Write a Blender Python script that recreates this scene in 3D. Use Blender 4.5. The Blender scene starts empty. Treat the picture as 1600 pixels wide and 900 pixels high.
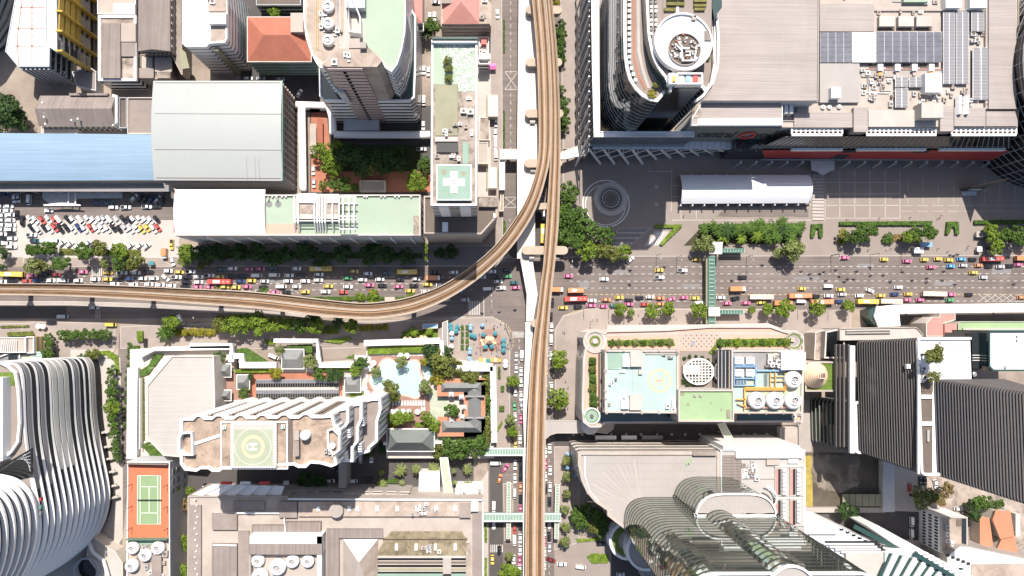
import bpy,bmesh,math,random
from math import pi,sin,cos,radians,hypot,atan2,floor
from mathutils import Vector,Matrix,Quaternion
random.seed(7)
S=bpy.context.scene
COL=S.collection
# ------------------------------------------------------------------ camera
CAM_H,FPX,NADIR=350.0,1066.67,(750,508)      # height in metres, focal length and plumb point in photo pixels
_n=Vector(((NADIR[0]-800)/FPX,-(NADIR[1]-450)/FPX,-1)).normalized()
ROT=_n.rotation_difference(Vector((0,0,-1))).to_matrix()
camd=bpy.data.cameras.new('camera');cam=bpy.data.objects.new('camera',camd);COL.objects.link(cam)
camd.sensor_width=36.0;camd.lens=24.0;camd.clip_start=1.0;camd.clip_end=6000.0
cam.location=(0,0,CAM_H);cam.rotation_euler=ROT.to_euler()
S.camera=cam
# ------------------------------------------------------------------ sky, sun, exposure
SUN_EL,SUN_AZ=radians(57),radians(1.0)            # azimuth measured from +Y (image up) towards +X
w=bpy.data.worlds.new('World');S.world=w;w.use_nodes=True
nt=w.node_tree;nt.nodes.clear()
sky=nt.nodes.new('ShaderNodeTexSky');sky.sky_type='NISHITA';sky.sun_disc=False
sky.sun_elevation=SUN_EL;sky.sun_rotation=SUN_AZ;sky.air_density=1.0;sky.dust_density=2.0
bg=nt.nodes.new('ShaderNodeBackground');bg.inputs[1].default_value=0.10
wo=nt.nodes.new('ShaderNodeOutputWorld')
nt.links.new(sky.outputs[0],bg.inputs[0]);nt.links.new(bg.outputs[0],wo.inputs[0])
sl=bpy.data.lights.new('sun','SUN');sl.energy=5.0;sl.angle=radians(0.53);sl.color=(1.0,0.94,0.865)
so=bpy.data.objects.new('sun',sl);COL.objects.link(so)
_sd=Vector((sin(SUN_AZ)*cos(SUN_EL),cos(SUN_AZ)*cos(SUN_EL),sin(SUN_EL)))
so.rotation_euler=(-_sd).to_track_quat('-Z','Y').to_euler();so.location=(0,200,600)
vs=S.view_settings;vs.view_transform='Standard';vs.look='None';vs.exposure=0.55;vs.gamma=1.0
S.render.engine='CYCLES';S.cycles.max_bounces=5;S.cycles.diffuse_bounces=3;S.cycles.glossy_bounces=3
S.cycles.transmission_bounces=3;S.cycles.transparent_max_bounces=6
S.cycles.sample_clamp_indirect=4.0;S.cycles.caustics_reflective=False;S.cycles.caustics_refractive=False
try:S.cycles.use_denoising=True
except Exception:pass
# ------------------------------------------------------------------ survey: photo pixel -> point on the level z = h
def P(u,v,h=0.0):
 d=ROT@Vector(((u-800)/FPX,-(v-450)/FPX,-1));t=(h-CAM_H)/d.z
 return Vector((d.x*t,d.y*t))
def PP(pts,h=0.0,o=None):          # list of points; o = (x0, y0) of an enlarged survey tile (3.75x)
 if o is not None:pts=[(o[0]+a/3.75,o[1]+b/3.75) for a,b in pts]
 return[P(u,v,h) for u,v in pts]
def T(o,a,b):return(o[0]+a/3.75,o[1]+b/3.75)
MPP=CAM_H/FPX                      # metres per pixel on the ground
def mpp(h):return(CAM_H-h)/FPX
def smooth(pts,n=4,closed=True):
 out=[];N=len(pts);rng=range(N) if closed else range(N-1)
 g=lambda i:pts[i%N] if closed else pts[max(0,min(N-1,i))]
 for i in rng:
  p0,p1,p2,p3=Vector(g(i-1)),Vector(g(i)),Vector(g(i+1)),Vector(g(i+2))
  for k in range(n):
   t=k/n
   out.append(0.5*((2*p1)+(p2-p0)*t+(2*p0-5*p1+4*p2-p3)*t*t+(3*p1-p0-3*p2+p3)*t**3))
 if not closed:out.append(Vector(pts[-1]))
 return out
def area(p):return 0.5*sum(p[i][0]*p[(i+1)%len(p)][1]-p[(i+1)%len(p)][0]*p[i][1] for i in range(len(p)))
def ccw(p):
 p=[Vector((a[0],a[1])) for a in p]
 return p if area(p)>0 else p[::-1]
def inset(poly,d):
 p=ccw(poly);n=len(p);out=[]
 for i in range(n):
  a,b,c=p[i-1],p[i],p[(i+1)%n]
  e1=(b-a);e2=(c-b)
  if e1.length<1e-6 or e2.length<1e-6:out.append(b.copy());continue
  e1.normalize();e2.normalize()
  n1=Vector((-e1.y,e1.x));n2=Vector((-e2.y,e2.x));m=n1+n2
  k=m.length_squared
  m=m*(2/k) if k>0.25 else n1
  if m.length>2.5:m=m*(2.5/m.length)
  out.append(b+m*d)
 return out
def ngon(cx,cy,r,n=24,ry=None,a0=0):return[Vector((cx+r*cos(a0+2*pi*i/n),cy+(ry or r)*sin(a0+2*pi*i/n))) for i in range(n)]
def rect(x0,y0,x1,y1):return[Vector((x0,y0)),Vector((x1,y0)),Vector((x1,y1)),Vector((x0,y1))]
def prect(u0,v0,u1,v1,h=0):return PP([(u0,v1),(u1,v1),(u1,v0),(u0,v0)],h)
# ------------------------------------------------------------------ mesh collector
class MB:
 def __init__(s):s.v=[];s.f=[];s.m=[];s.sm=[]
 def add(s,vs_,fs,m=0,smooth_=False):
  o=len(s.v);s.v+=[tuple(x) for x in vs_]
  for f in fs:s.f.append([i+o for i in f]);s.m.append(m);s.sm.append(smooth_)
  return s
 def prism(s,poly,z0,z1,m=0,mtop=None,top=True,bot=False,sides=True,poly1=None):
  p=ccw(poly);q=ccw(poly1) if poly1 is not None else p;n=len(p)
  vv=[(a.x,a.y,z0) for a in p]+[(a.x,a.y,z1) for a in q]
  fs=[(i,(i+1)%n,n+(i+1)%n,n+i) for i in range(n)] if sides else[]
  s.add(vv,fs,m)
  if top:s.add([(a.x,a.y,z1) for a in q],[tuple(range(n))],m if mtop is None else mtop)
  if bot:s.add([(a.x,a.y,z0) for a in p],[tuple(range(n-1,-1,-1))],m)
  return s
 def ring(s,outer,inner,z0,z1,m=0,closed=True,bot=True):   # wall between two outlines of equal count
  n=len(outer);rng=range(n) if closed else range(n-1)
  vv=[(a[0],a[1],z0) for a in outer]+[(a[0],a[1],z1) for a in outer]+[(a[0],a[1],z0) for a in inner]+[(a[0],a[1],z1) for a in inner]
  fs=[]
  for i in rng:
   j=(i+1)%n
   fs+=[(i,j,n+j,n+i),(n+i,n+j,3*n+j,3*n+i),(2*n+j,2*n+i,3*n+i,3*n+j)]
   if bot:fs.append((j,i,2*n+i,2*n+j))
  if not closed:fs+=[(0,n,3*n,2*n),(n-1,3*n-1,4*n-1,2*n-1)]
  return s.add(vv,fs,m)
 def parapet(s,poly,t,z0,z1,m=0):
  p=ccw(poly);return s.ring(p,inset(p,t),z0,z1,m)
 def box(s,c,size,rz=0,m=0):
  x,y,z=size[0]/2,size[1]/2,size[2];cr,sr=cos(rz),sin(rz)
  pts=[(-x,-y),(x,-y),(x,y),(-x,y)]
  poly=[Vector((c[0]+a*cr-b*sr,c[1]+a*sr+b*cr)) for a,b in pts]
  return s.prism(poly,c[2],c[2]+z,m,bot=True)
 def cyl(s,c,r,z0,z1,n=16,m=0,r1=None,bot=False):
  return s.prism(ngon(c[0],c[1],r,n),z0,z1,m,bot=bot,poly1=ngon(c[0],c[1],r if r1 is None else r1,n))
 def lathe(s,c,prof,n=20,m=0,cap=False,sm=True):      # prof = [(r, z)...]
  vv=[];fs=[]
  for r,z in prof:vv+=[(c[0]+r*cos(2*pi*i/n),c[1]+r*sin(2*pi*i/n),z) for i in range(n)]
  for k in range(len(prof)-1):
   for i in range(n):j=(i+1)%n;fs.append((k*n+i,k*n+j,(k+1)*n+j,(k+1)*n+i))
  s.add(vv,fs,m,sm)
  if cap:s.add(vv[-n:],[tuple(range(n))],m)
  return s
 def bar(s,a,b,wd,hg=None,m=0):                        # square bar between two 3-D points
  a,b=Vector(a),Vector(b);d=b-a
  if d.length<1e-6:return s
  d.normalize();up=Vector((0,0,1)) if abs(d.z)<0.95 else Vector((0,1,0))
  x=d.cross(up).normalized()*(wd/2);y=x.cross(d).normalized()*((hg or wd)/2)
  vv=[a-x-y,a+x-y,a+x+y,a-x+y,b-x-y,b+x-y,b+x+y,b-x+y]
  return s.add(vv,[(0,1,5,4),(1,2,6,5),(2,3,7,6),(3,0,4,7),(0,3,2,1),(4,5,6,7)],m)
 def tube(s,pts,r,n=8,m=0,sm=True,squash=1.0):
  pts=[Vector(p) for p in pts];vv=[];fs=[]
  for i,p in enumerate(pts):
   d=(pts[min(i+1,len(pts)-1)]-pts[max(i-1,0)]).normalized()
   up=Vector((0,0,1)) if abs(d.z)<0.9 else Vector((0,1,0))
   x=d.cross(up).normalized();y=x.cross(d).normalized();rr=r[i] if isinstance(r,(list,tuple)) else r
   vv+=[p+x*rr*cos(2*pi*k/n)+y*rr*squash*sin(2*pi*k/n) for k in range(n)]
  for i in range(len(pts)-1):
   for k in range(n):j=(k+1)%n;fs.append((i*n+k,(i+1)*n+k,(i+1)*n+j,i*n+j))
  fs+=[tuple(range(n)),tuple((len(pts)-1)*n+k for k in range(n-1,-1,-1))]
  return s.add(vv,fs,m,sm)
 def strip(s,left,right,z,m=0,th=None):                # flat band between two polylines (z = number or list)
  n=len(left);zz=z if isinstance(z,(list,tuple)) else[z]*n
  vv=[(a[0],a[1],c) for a,c in zip(left,zz)]+[(a[0],a[1],c) for a,c in zip(right,zz)]
  fs=[(i,n+i,n+i+1,i+1) for i in range(n-1)]
  a,b,c=[Vector(vv[k]) for k in fs[0][:3]]
  if(b-a).cross(c-b).z<0:fs=[f[::-1] for f in fs]
  s.add(vv,fs,m)
  if th:
   vv2=[(x,y,q-th) for x,y,q in vv];o=[f[::-1] for f in fs];s.add(vv2,o,m)
   N=2*n;al=vv+vv2
   s.add(al,[(i,i+1,N+i+1,N+i) for i in range(n-1)]+[(n+i+1,n+i,N+n+i,N+n+i+1) for i in range(n-1)]+[(0,N,N+n,n),(n-1,2*n-1,N+2*n-1,N+n-1)],m)
  return s
 def gable(s,poly4,z0,z1,m=0,mg=None,axis=0,over=0.0):   # ridge parallel to edge 0-1 (axis 0) or 1-2
  p=ccw(poly4)
  if axis:p=p[1:]+p[:1]
  r0,r1=(p[0]+p[3])/2,(p[1]+p[2])/2
  vv=[(a.x,a.y,z0) for a in p]+[(r0.x,r0.y,z1),(r1.x,r1.y,z1)]
  s.add(vv,[(0,1,5,4),(2,3,4,5)],m);s.add(vv,[(1,2,5),(3,0,4)],m if mg is None else mg)
  s.add([(a.x,a.y,z0) for a in p],[(3,2,1,0)],m)
  return s
 def hip(s,poly4,z0,z1,run=0.5,m=0,axis=0):
  p=ccw(poly4)
  if axis:p=p[1:]+p[:1]
  L=(p[1]-p[0]).length;W=(p[2]-p[1]).length;t=min(0.5,run*W/L)
  a,b=(p[0]+p[3])/2,(p[1]+p[2])/2;r0,r1=a.lerp(b,t),a.lerp(b,1-t)
  vv=[(q.x,q.y,z0) for q in p]+[(r0.x,r0.y,z1),(r1.x,r1.y,z1)]
  s.add(vv,[(0,1,5,4),(1,2,5),(2,3,4,5),(3,0,4),(3,2,1,0)],m)
  return s
 def barrel(s,poly4,z0,rise,n=10,m=0,axis=0,ends=True):   # arched roof, arch across edge 1-2 (axis 0)
  p=ccw(poly4)
  if axis:p=p[1:]+p[:1]
  vv=[]
  for k in range(n+1):
   t=k/n;a=p[0].lerp(p[3],t);b=p[1].lerp(p[2],t);z=z0+rise*sin(pi*t)
   vv+=[(a.x,a.y,z),(b.x,b.y,z)]
  s.add(vv,[(2*k,2*k+1,2*k+3,2*k+2) for k in range(n)],m,True)
  if ends:s.add(vv,[tuple(2*k for k in range(n,-1,-1)),tuple(2*k+1 for k in range(n+1))],m)
  return s
 def blob(s,c,r,m=0,n=7,rings=4,sq=0.8,jit=0.25,rnd=random):
  vv=[];
  for i in range(rings+1):
   th=pi*i/rings
   for k in range(n):
    q=r*(1+rnd.uniform(-jit,jit));ph=2*pi*k/n+i*0.4
    vv.append((c[0]+q*sin(th)*cos(ph),c[1]+q*sin(th)*sin(ph),c[2]+q*sq*cos(th)))
  fs=[(i*n+k,(i+1)*n+k,(i+1)*n+(k+1)%n,i*n+(k+1)%n) for i in range(rings) for k in range(n)]
  return s.add(vv,fs,m)
 def mesh(s,name,mats,org=(0,0,0)):
  me=bpy.data.meshes.new(name)
  ox,oy,oz=org[0],org[1],org[2]
  me.from_pydata([(x-ox,y-oy,z-oz) for x,y,z in s.v],[],s.f)
  for mt in(mats if isinstance(mats,(list,tuple)) else[mats]):me.materials.append(mt)
  me.polygons.foreach_set('material_index',s.m);me.polygons.foreach_set('use_smooth',s.sm);me.update()
  return me
def world_loc(o):
 v=Vector(o.location)
 while o.parent is not None:o=o.parent;v+=Vector(o.location)
 return v
def tag(o,label=None,cat=None,group=None,kind=None):
 if label:o['label']=label
 if cat:o['category']=cat
 if group:o['group']=group
 if kind:o['kind']=kind
 return o
def build(name,mb,mats,parent=None,**kw):                   # one mesh object, origin at its base centre (or at its parent)
 if parent is None:
  xs=[v[0] for v in mb.v];ys=[v[1] for v in mb.v];zs=[v[2] for v in mb.v]
  org=((min(xs)+max(xs))/2,(min(ys)+max(ys))/2,min(zs))
 else:org=world_loc(parent)
 o=bpy.data.objects.new(name,mb.mesh(name,mats,org));COL.objects.link(o)
 if parent is None:o.location=org
 else:o.parent=parent
 return tag(o,**kw)
def thing(name,loc,label,cat,group=None):
 o=bpy.data.objects.new(name,None);COL.objects.link(o);o.empty_display_size=0.5
 o.location=(loc[0],loc[1],loc[2] if len(loc)>2 else 0.0)
 return tag(o,label,cat,group)
def piece(name,mesh,parent,loc,rz=0,sc=None):              # a part that shares mesh data, at a world point
 o=bpy.data.objects.new(name,mesh);COL.objects.link(o);o.parent=parent
 o.location=Vector(loc)-world_loc(parent);o.rotation_euler=(0,0,rz)
 if sc:o.scale=sc
 return o
def setting(name,mb,mats,kind='structure'):
 return build(name,mb,mats,kind=kind)
def kids(o):
 return CH.get(o.name,[])
CH={}
def index_children():
 CH.clear()
 for o in COL.objects:
  if o.parent is not None:CH.setdefault(o.parent.name,[]).append(o)
def copy_tree(root,loc,rz,parent=None,scale=None):
 r=root.copy();COL.objects.link(r);r.parent=parent;r.location=loc
 if rz is not None:r.rotation_euler=(0,0,rz)
 if scale:r.scale=scale
 for c in kids(root):
  d=c.copy();COL.objects.link(d);d.parent=r
  for g in kids(c):
   e=g.copy();COL.objects.link(e);e.parent=d
 return r
# ------------------------------------------------------------------ materials
MATS={}
def mat(name,col,rough=0.7,var=0.12,scale=0.25,metal=0.0,stain=0.0,stain_col=None,seam=None,seam_axis='X',seam_amt=0.25,
  bump=0.0,spec=0.4,fine=2.5,emis=None,coat=0.0,obj_coords=False,streak=0.0):
 if name in MATS:return MATS[name]
 m=bpy.data.materials.new(name);m.use_nodes=True;nt=m.node_tree;N=nt.nodes;L=nt.links
 b=N['Principled BSDF'];b.inputs['Roughness'].default_value=rough;b.inputs['Metallic'].default_value=metal
 try:b.inputs['Specular IOR Level'].default_value=spec;b.inputs['Coat Weight'].default_value=coat
 except Exception:pass
 geo=N.new('ShaderNodeNewGeometry');pos=geo.outputs['Position']
 if obj_coords:pos=N.new('ShaderNodeTexCoord').outputs['Object']
 c=tuple(col)+(1,)
 n1=N.new('ShaderNodeTexNoise');n1.inputs['Scale'].default_value=scale;n1.inputs['Detail'].default_value=6;n1.inputs['Roughness'].default_value=0.65
 n2=N.new('ShaderNodeTexNoise');n2.inputs['Scale'].default_value=fine;n2.inputs['Detail'].default_value=3
 L.new(pos,n1.inputs['Vector']);L.new(pos,n2.inputs['Vector'])
 ad=N.new('ShaderNodeMath');ad.operation='MULTIPLY_ADD';L.new(n2.outputs[0],ad.inputs[0]);ad.inputs[1].default_value=0.4;L.new(n1.outputs[0],ad.inputs[2])
 mr=N.new('ShaderNodeMapRange');mr.inputs[1].default_value=0.45;mr.inputs[2].default_value=0.95
 mr.inputs[3].default_value=1-var;mr.inputs[4].default_value=1+var;L.new(ad.outputs[0],mr.inputs[0])
 mx=N.new('ShaderNodeVectorMath');mx.operation='SCALE';mx.inputs[0].default_value=c[:3];L.new(mr.outputs[0],mx.inputs['Scale'])
 out=mx.outputs[0]
 if stain:
  n3=N.new('ShaderNodeTexNoise');n3.inputs['Scale'].default_value=scale*0.7;n3.inputs['Detail'].default_value=10;n3.inputs['Roughness'].default_value=0.7;n3.inputs['Distortion'].default_value=0.6
  mp=N.new('ShaderNodeVectorMath');mp.operation='ADD';mp.inputs[1].default_value=(13.1,7.7,3.3);L.new(pos,mp.inputs[0]);L.new(mp.outputs[0],n3.inputs['Vector'])
  r3=N.new('ShaderNodeMapRange');r3.inputs[1].default_value=0.46;r3.inputs[2].default_value=0.66;r3.inputs[3].default_value=0;r3.inputs[4].default_value=stain;L.new(n3.outputs[0],r3.inputs[0])
  mm=N.new('ShaderNodeMix');mm.data_type='RGBA';L.new(r3.outputs[0],mm.inputs[0]);L.new(out,mm.inputs[6])
  mm.inputs[7].default_value=tuple(stain_col or[x*0.45 for x in col])+(1,);out=mm.outputs[2]
 if streak:
  n4=N.new('ShaderNodeTexNoise');n4.inputs['Scale'].default_value=1.0;n4.inputs['Detail'].default_value=4
  mp=N.new('ShaderNodeVectorMath');mp.operation='MULTIPLY';mp.inputs[1].default_value=(1.3,0.03,0.1) if seam_axis=='X' else(0.03,1.3,0.1);L.new(pos,mp.inputs[0]);L.new(mp.outputs[0],n4.inputs['Vector'])
  r4=N.new('ShaderNodeMapRange');r4.inputs[1].default_value=0.35;r4.inputs[2].default_value=0.65;r4.inputs[3].default_value=1-streak;r4.inputs[4].default_value=1+streak*0.3;L.new(n4.outputs[0],r4.inputs[0])
  sc=N.new('ShaderNodeVectorMath');sc.operation='SCALE';L.new(out,sc.inputs[0]);L.new(r4.outputs[0],sc.inputs['Scale']);out=sc.outputs[0]
 if seam:                                                    # fine relief of standing seams / tile joints, `seam` metres apart
  sp=N.new('ShaderNodeSeparateXYZ');L.new(pos,sp.inputs[0]);hs=[]
  for ax in seam_axis:
   dv=N.new('ShaderNodeMath');dv.operation='DIVIDE';dv.inputs[1].default_value=seam;L.new(sp.outputs['XYZ'.index(ax)],dv.inputs[0])
   fr=N.new('ShaderNodeMath');fr.operation='FRACT';L.new(dv.outputs[0],fr.inputs[0])
   lt=N.new('ShaderNodeMath');lt.operation='LESS_THAN';lt.inputs[1].default_value=0.16;L.new(fr.outputs[0],lt.inputs[0]);hs.append(lt.outputs[0])
  h=hs[0]
  if len(hs)>1:
   mxm=N.new('ShaderNodeMath');mxm.operation='MAXIMUM';L.new(hs[0],mxm.inputs[0]);L.new(hs[1],mxm.inputs[1]);h=mxm.outputs[0]
  k=N.new('ShaderNodeMath');k.operation='MULTIPLY_ADD';k.inputs[1].default_value=-seam_amt;k.inputs[2].default_value=1.0;L.new(h,k.inputs[0])
  sc=N.new('ShaderNodeVectorMath');sc.operation='SCALE';L.new(out,sc.inputs[0]);L.new(k.outputs[0],sc.inputs['Scale']);out=sc.outputs[0]
 L.new(out,b.inputs['Base Color'])
 if bump:
  bp=N.new('ShaderNodeBump');bp.inputs['Strength'].default_value=bump;bp.inputs['Distance'].default_value=0.3;L.new(n2.outputs[0],bp.inputs['Height']);L.new(bp.outputs[0],b.inputs['Normal'])
 if emis:b.inputs['Emission Color'].default_value=c;b.inputs['Emission Strength'].default_value=emis
 MATS[name]=m;return m
def glass(name,col,rough=0.08,spec=1.0,metal=0.0):
 if name in MATS:return MATS[name]
 m=mat(name,col,rough,0.25,0.12,metal=metal,spec=spec,fine=0.6);return m
M={}
M['asphalt']=mat('asphalt',(0.18,0.15,0.136),0.9,0.16,0.06,stain=0.5,stain_col=(0.12,0.1,0.09),streak=0.22,seam_axis='Y')
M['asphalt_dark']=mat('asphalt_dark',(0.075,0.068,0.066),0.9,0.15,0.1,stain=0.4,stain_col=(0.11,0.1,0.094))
M['pave']=mat('paving',(0.315,0.265,0.235),0.9,0.14,0.09,stain=0.45,stain_col=(0.22,0.185,0.165),seam=1.2,seam_axis='XY',seam_amt=0.07)
M['pave_grey']=mat('paving_grey',(0.265,0.222,0.195),0.85,0.08,0.1,stain=0.3,stain_col=(0.2,0.165,0.145),seam=0.9,seam_axis='XY',seam_amt=0.06)
M['pave_dark']=mat('paving_dark',(0.20,0.19,0.19),0.85,0.08,0.1,seam=1.0,seam_axis='Y',seam_amt=0.12)
M['pave_light']=mat('paving_light',(0.42,0.37,0.335),0.85,0.08,0.1,stain=0.2)
M['earth']=mat('earth',(0.30,0.245,0.20),0.95,0.25,0.06,stain=0.6,stain_col=(0.15,0.12,0.10))
M['conc']=mat('concrete',(0.36,0.32,0.29),0.85,0.14,0.1,stain=0.4,stain_col=(0.25,0.205,0.175))
M['conc_stain']=mat('stained_concrete',(0.4,0.325,0.27),0.9,0.2,0.12,stain=0.75,stain_col=(0.2,0.15,0.115))
M['conc_dirty']=mat('dirty_concrete',(0.36,0.30,0.255),0.95,0.3,0.18,stain=0.9,stain_col=(0.10,0.08,0.065))
M['conc_light']=mat('light_concrete',(0.44,0.4,0.365),0.8,0.1,0.1,stain=0.3,stain_col=(0.34,0.29,0.255))
M['white']=mat('white_paint',(0.78,0.765,0.75),0.6,0.05,0.15,stain=0.12,stain_col=(0.62,0.59,0.55))
M['white2']=mat('white_sheet',(0.74,0.735,0.725),0.45,0.03,0.1)
M['cream']=mat('cream_render',(0.58,0.52,0.46),0.8,0.1,0.15,stain=0.3)
M['pinkwall']=mat('pink_tile',(0.5,0.38,0.35),0.6,0.08,0.3)
M['grey_wall']=mat('grey_wall',(0.48,0.48,0.49),0.7,0.1,0.2,stain=0.25)
M['bluegrey']=mat('blue_grey_panel',(0.45,0.48,0.5),0.6,0.1,0.2)
M['darkwin']=glass('dark_window',(0.025,0.03,0.034))
M['glass']=glass('green_glass',(0.05,0.075,0.07),0.06)
M['glass_teal']=glass('teal_glass',(0.03,0.065,0.06),0.1)
M['glass_blue']=glass('blue_glass',(0.10,0.13,0.17),0.1)
M['black_glass']=glass('black_glass',(0.008,0.009,0.010),0.12,0.6)
M['blueroof']=mat('blue_roof',(0.205,0.3,0.4),0.55,0.06,0.05,seam=0.9,seam_axis='Y',seam_amt=0.04,streak=0.12)
M['greenwhite']=mat('pale_sheet_roof',(0.335,0.35,0.335),0.5,0.04,0.05,stain=0.15,stain_col=(0.32,0.335,0.31),seam=2.6,seam_axis='X',seam_amt=0.015)
M['greenroof']=mat('green_roof_paint',(0.3,0.375,0.285),0.7,0.08,0.08,stain=0.35,stain_col=(0.38,0.41,0.33))
M['oliveroof']=mat('olive_roof',(0.25,0.25,0.165),0.8,0.15,0.1,stain=0.6,stain_col=(0.32,0.27,0.19))
M['turq']=mat('turquoise_roof',(0.34,0.44,0.41),0.7,0.1,0.08,stain=0.45,stain_col=(0.42,0.47,0.44),seam=3.0,seam_axis='Y',seam_amt=0.04)
M['green_paint']=mat('green_paint',(0.27,0.375,0.205),0.7,0.1,0.1,stain=0.3,stain_col=(0.36,0.47,0.25))
M['heligreen']=mat('helipad_green',(0.235,0.33,0.265),0.75,0.1,0.1,stain=0.3,stain_col=(0.21,0.33,0.26))
M['helipale']=mat('pale_helipad',(0.4,0.43,0.33),0.75,0.1,0.2,stain=0.3)
M['redroof']=mat('red_tile_roof',(0.36,0.125,0.08),0.8,0.14,0.2,seam=0.7,seam_axis='Y',seam_amt=0.12)
M['pinkroof']=mat('faded_red_roof',(0.50,0.235,0.20),0.8,0.12,0.2,seam=0.7,seam_axis='Y',seam_amt=0.08)
M['orange_roof']=mat('orange_roof',(0.46,0.2,0.115),0.8,0.08,0.2,seam=0.6,seam_axis='X',seam_amt=0.08)
M['redpave']=mat('red_paving',(0.38,0.155,0.095),0.85,0.12,0.15,stain=0.3)
M['pinkpave']=mat('pink_paving',(0.52,0.33,0.25),0.8,0.07,0.15)
M['deckpave']=mat('red_brown_deck',(0.3,0.175,0.14),0.85,0.12,0.2,seam=1.0,seam_axis='XY',seam_amt=0.08)
M['brownroof']=mat('brown_sheet_roof',(0.245,0.205,0.185),0.75,0.12,0.1,stain=0.4,stain_col=(0.17,0.135,0.115),seam=0.9,seam_axis='X',seam_amt=0.1,streak=0.2)
M['brownflat']=mat('brown_flat_roof',(0.27,0.225,0.2),0.85,0.15,0.1,stain=0.5,stain_col=(0.17,0.135,0.115))
M['beige']=mat('beige_roof',(0.405,0.35,0.305),0.85,0.12,0.1,stain=0.4,stain_col=(0.28,0.225,0.19))
M['darkbrown']=mat('dark_brown_roof',(0.14,0.11,0.09),0.85,0.18,0.08,stain=0.4,stain_col=(0.09,0.07,0.06))
M['mallroof']=mat('mall_sheet_roof',(0.345,0.3,0.28),0.65,0.05,0.04,seam=1.1,seam_axis='Y',seam_amt=0.1,streak=0.14,stain=0.3,stain_col=(0.24,0.2,0.18))
M['greyroof']=mat('grey_roof',(0.28,0.265,0.26),0.7,0.08,0.08,stain=0.2)
M['fanroof']=mat('grey_deck_roof',(0.35,0.32,0.3),0.7,0.05,0.05,stain=0.2)
M['solar']=glass('solar_cell',(0.14,0.143,0.165),0.3,0.6)
M['solar_light']=mat('grey_panel',(0.22,0.215,0.225),0.4,0.06,0.3)
M['slate']=mat('slate_roof',(0.2,0.205,0.2),0.75,0.12,0.3,seam=0.5,seam_axis='Y',seam_amt=0.15)
M['slate_dark']=mat('green_slate_roof',(0.16,0.175,0.165),0.75,0.12,0.3,seam=0.5,seam_axis='Y',seam_amt=0.15)
M['steel']=mat('galvanised_steel',(0.45,0.45,0.45),0.45,0.1,0.6,metal=0.3)
M['greysteel']=mat('painted_steel',(0.33,0.35,0.37),0.5,0.1,0.4)
M['track']=mat('track_bed',(0.31,0.175,0.085),0.9,0.14,0.12,stain=0.5,stain_col=(0.15,0.09,0.05),seam=0.9,seam_axis='Y',seam_amt=0.06)
M['rail']=mat('rail_steel',(0.4,0.29,0.19),0.5,0.1,0.5)
M['viaconc']=mat('viaduct_concrete',(0.43,0.345,0.27),0.85,0.12,0.15,stain=0.45,stain_col=(0.27,0.21,0.165))
M['walkroof']=mat('walkway_roof',(0.62,0.585,0.54),0.7,0.05,0.08,stain=0.35,stain_col=(0.52,0.47,0.41))
M['paint']=mat('road_paint',(0.52,0.50,0.47),0.7,0.25,0.6)
M['yellow_paint']=mat('yellow_road_paint',(0.50,0.38,0.17),0.7,0.2,0.6)
M['orange']=mat('orange_metal',(0.72,0.34,0.07),0.5)
M['bluepipe']=mat('blue_pipe',(0.22,0.38,0.58),0.5)
M['yellow']=mat('yellow_panel',(0.5,0.34,0.06),0.55,0.15,0.3)
M['teal']=mat('teal_cloth',(0.05,0.22,0.26),0.7,0.1,1.0)
M['bluecloth']=mat('blue_cloth',(0.22,0.38,0.58),0.7,0.1,1.0)
M['pool']=mat('pool_water',(0.4,0.545,0.52),0.08,0.06,0.2,spec=0.6,bump=0.05)
M['court_red']=mat('court_red',(0.5,0.15,0.075),0.85,0.06,0.2)
M['court_green']=mat('court_green',(0.215,0.305,0.165),0.85,0.06,0.2)
M['grass']=mat('lawn',(0.10,0.16,0.025),0.95,0.35,0.5,stain=0.4,stain_col=(0.17,0.20,0.05))
M['redpanel']=mat('red_panel',(0.36,0.045,0.045),0.5,0.1,0.2)
M['greenmetal']=mat('green_metal',(0.09,0.22,0.17),0.5,0.15,0.4)
M['orangering']=mat('faded_orange_paint',(0.55,0.42,0.28),0.75,0.1,0.3)
M['logo_red']=mat('red_sign',(0.55,0.06,0.05),0.5)
M['black']=mat('black_metal',(0.02,0.02,0.022),0.5)
M['mud']=mat('mud_pond',(.14,.118,.095),.9,.3,.12,stain=.8,stain_col=(0.34,0.28,0.22))
M['mud_dark']=mat('shade_toned_mud',(.085,.07,.052),.8,.35,.1,stain=.8,stain_col=(.13,.105,.075))  # lot mud darkened to stand in for the tower shade missing there
M['drygrass']=mat('dry_grass',(0.32,0.25,0.06),0.95,0.3,0.4)
M['skin']=mat('skin',(0.35,0.2,0.13),0.7)
M['domecream']=mat('cream_dome',(0.58,0.44,0.31),0.7,0.04,0.2)
M['tent']=mat('tent_sheet',(.7,.7,.715),0.5,0.04,0.15)
M['pale_roof']=mat('pale_podium_roof',(.40,.375,.35),.7,.05,.05,stain=.15,seam=2.4,seam_axis='Y',seam_amt=.05)
M['padgreen']=mat('helipad_pale_green',(0.31,0.34,0.245),.75,.1,.2,stain=.4,stain_col=(.38,.40,.28))
M['hotel_roof']=mat('weathered_roof',(0.36,0.275,0.21),.9,.28,.22,stain=.95,stain_col=(0.15,0.11,0.085))
M['sign_grey']=mat('sign_wall_grey',(.13,.15,.15),.6)
M['bed_soil']=mat('bed_soil',(.055,.05,.03),.95,.4,.4)
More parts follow.
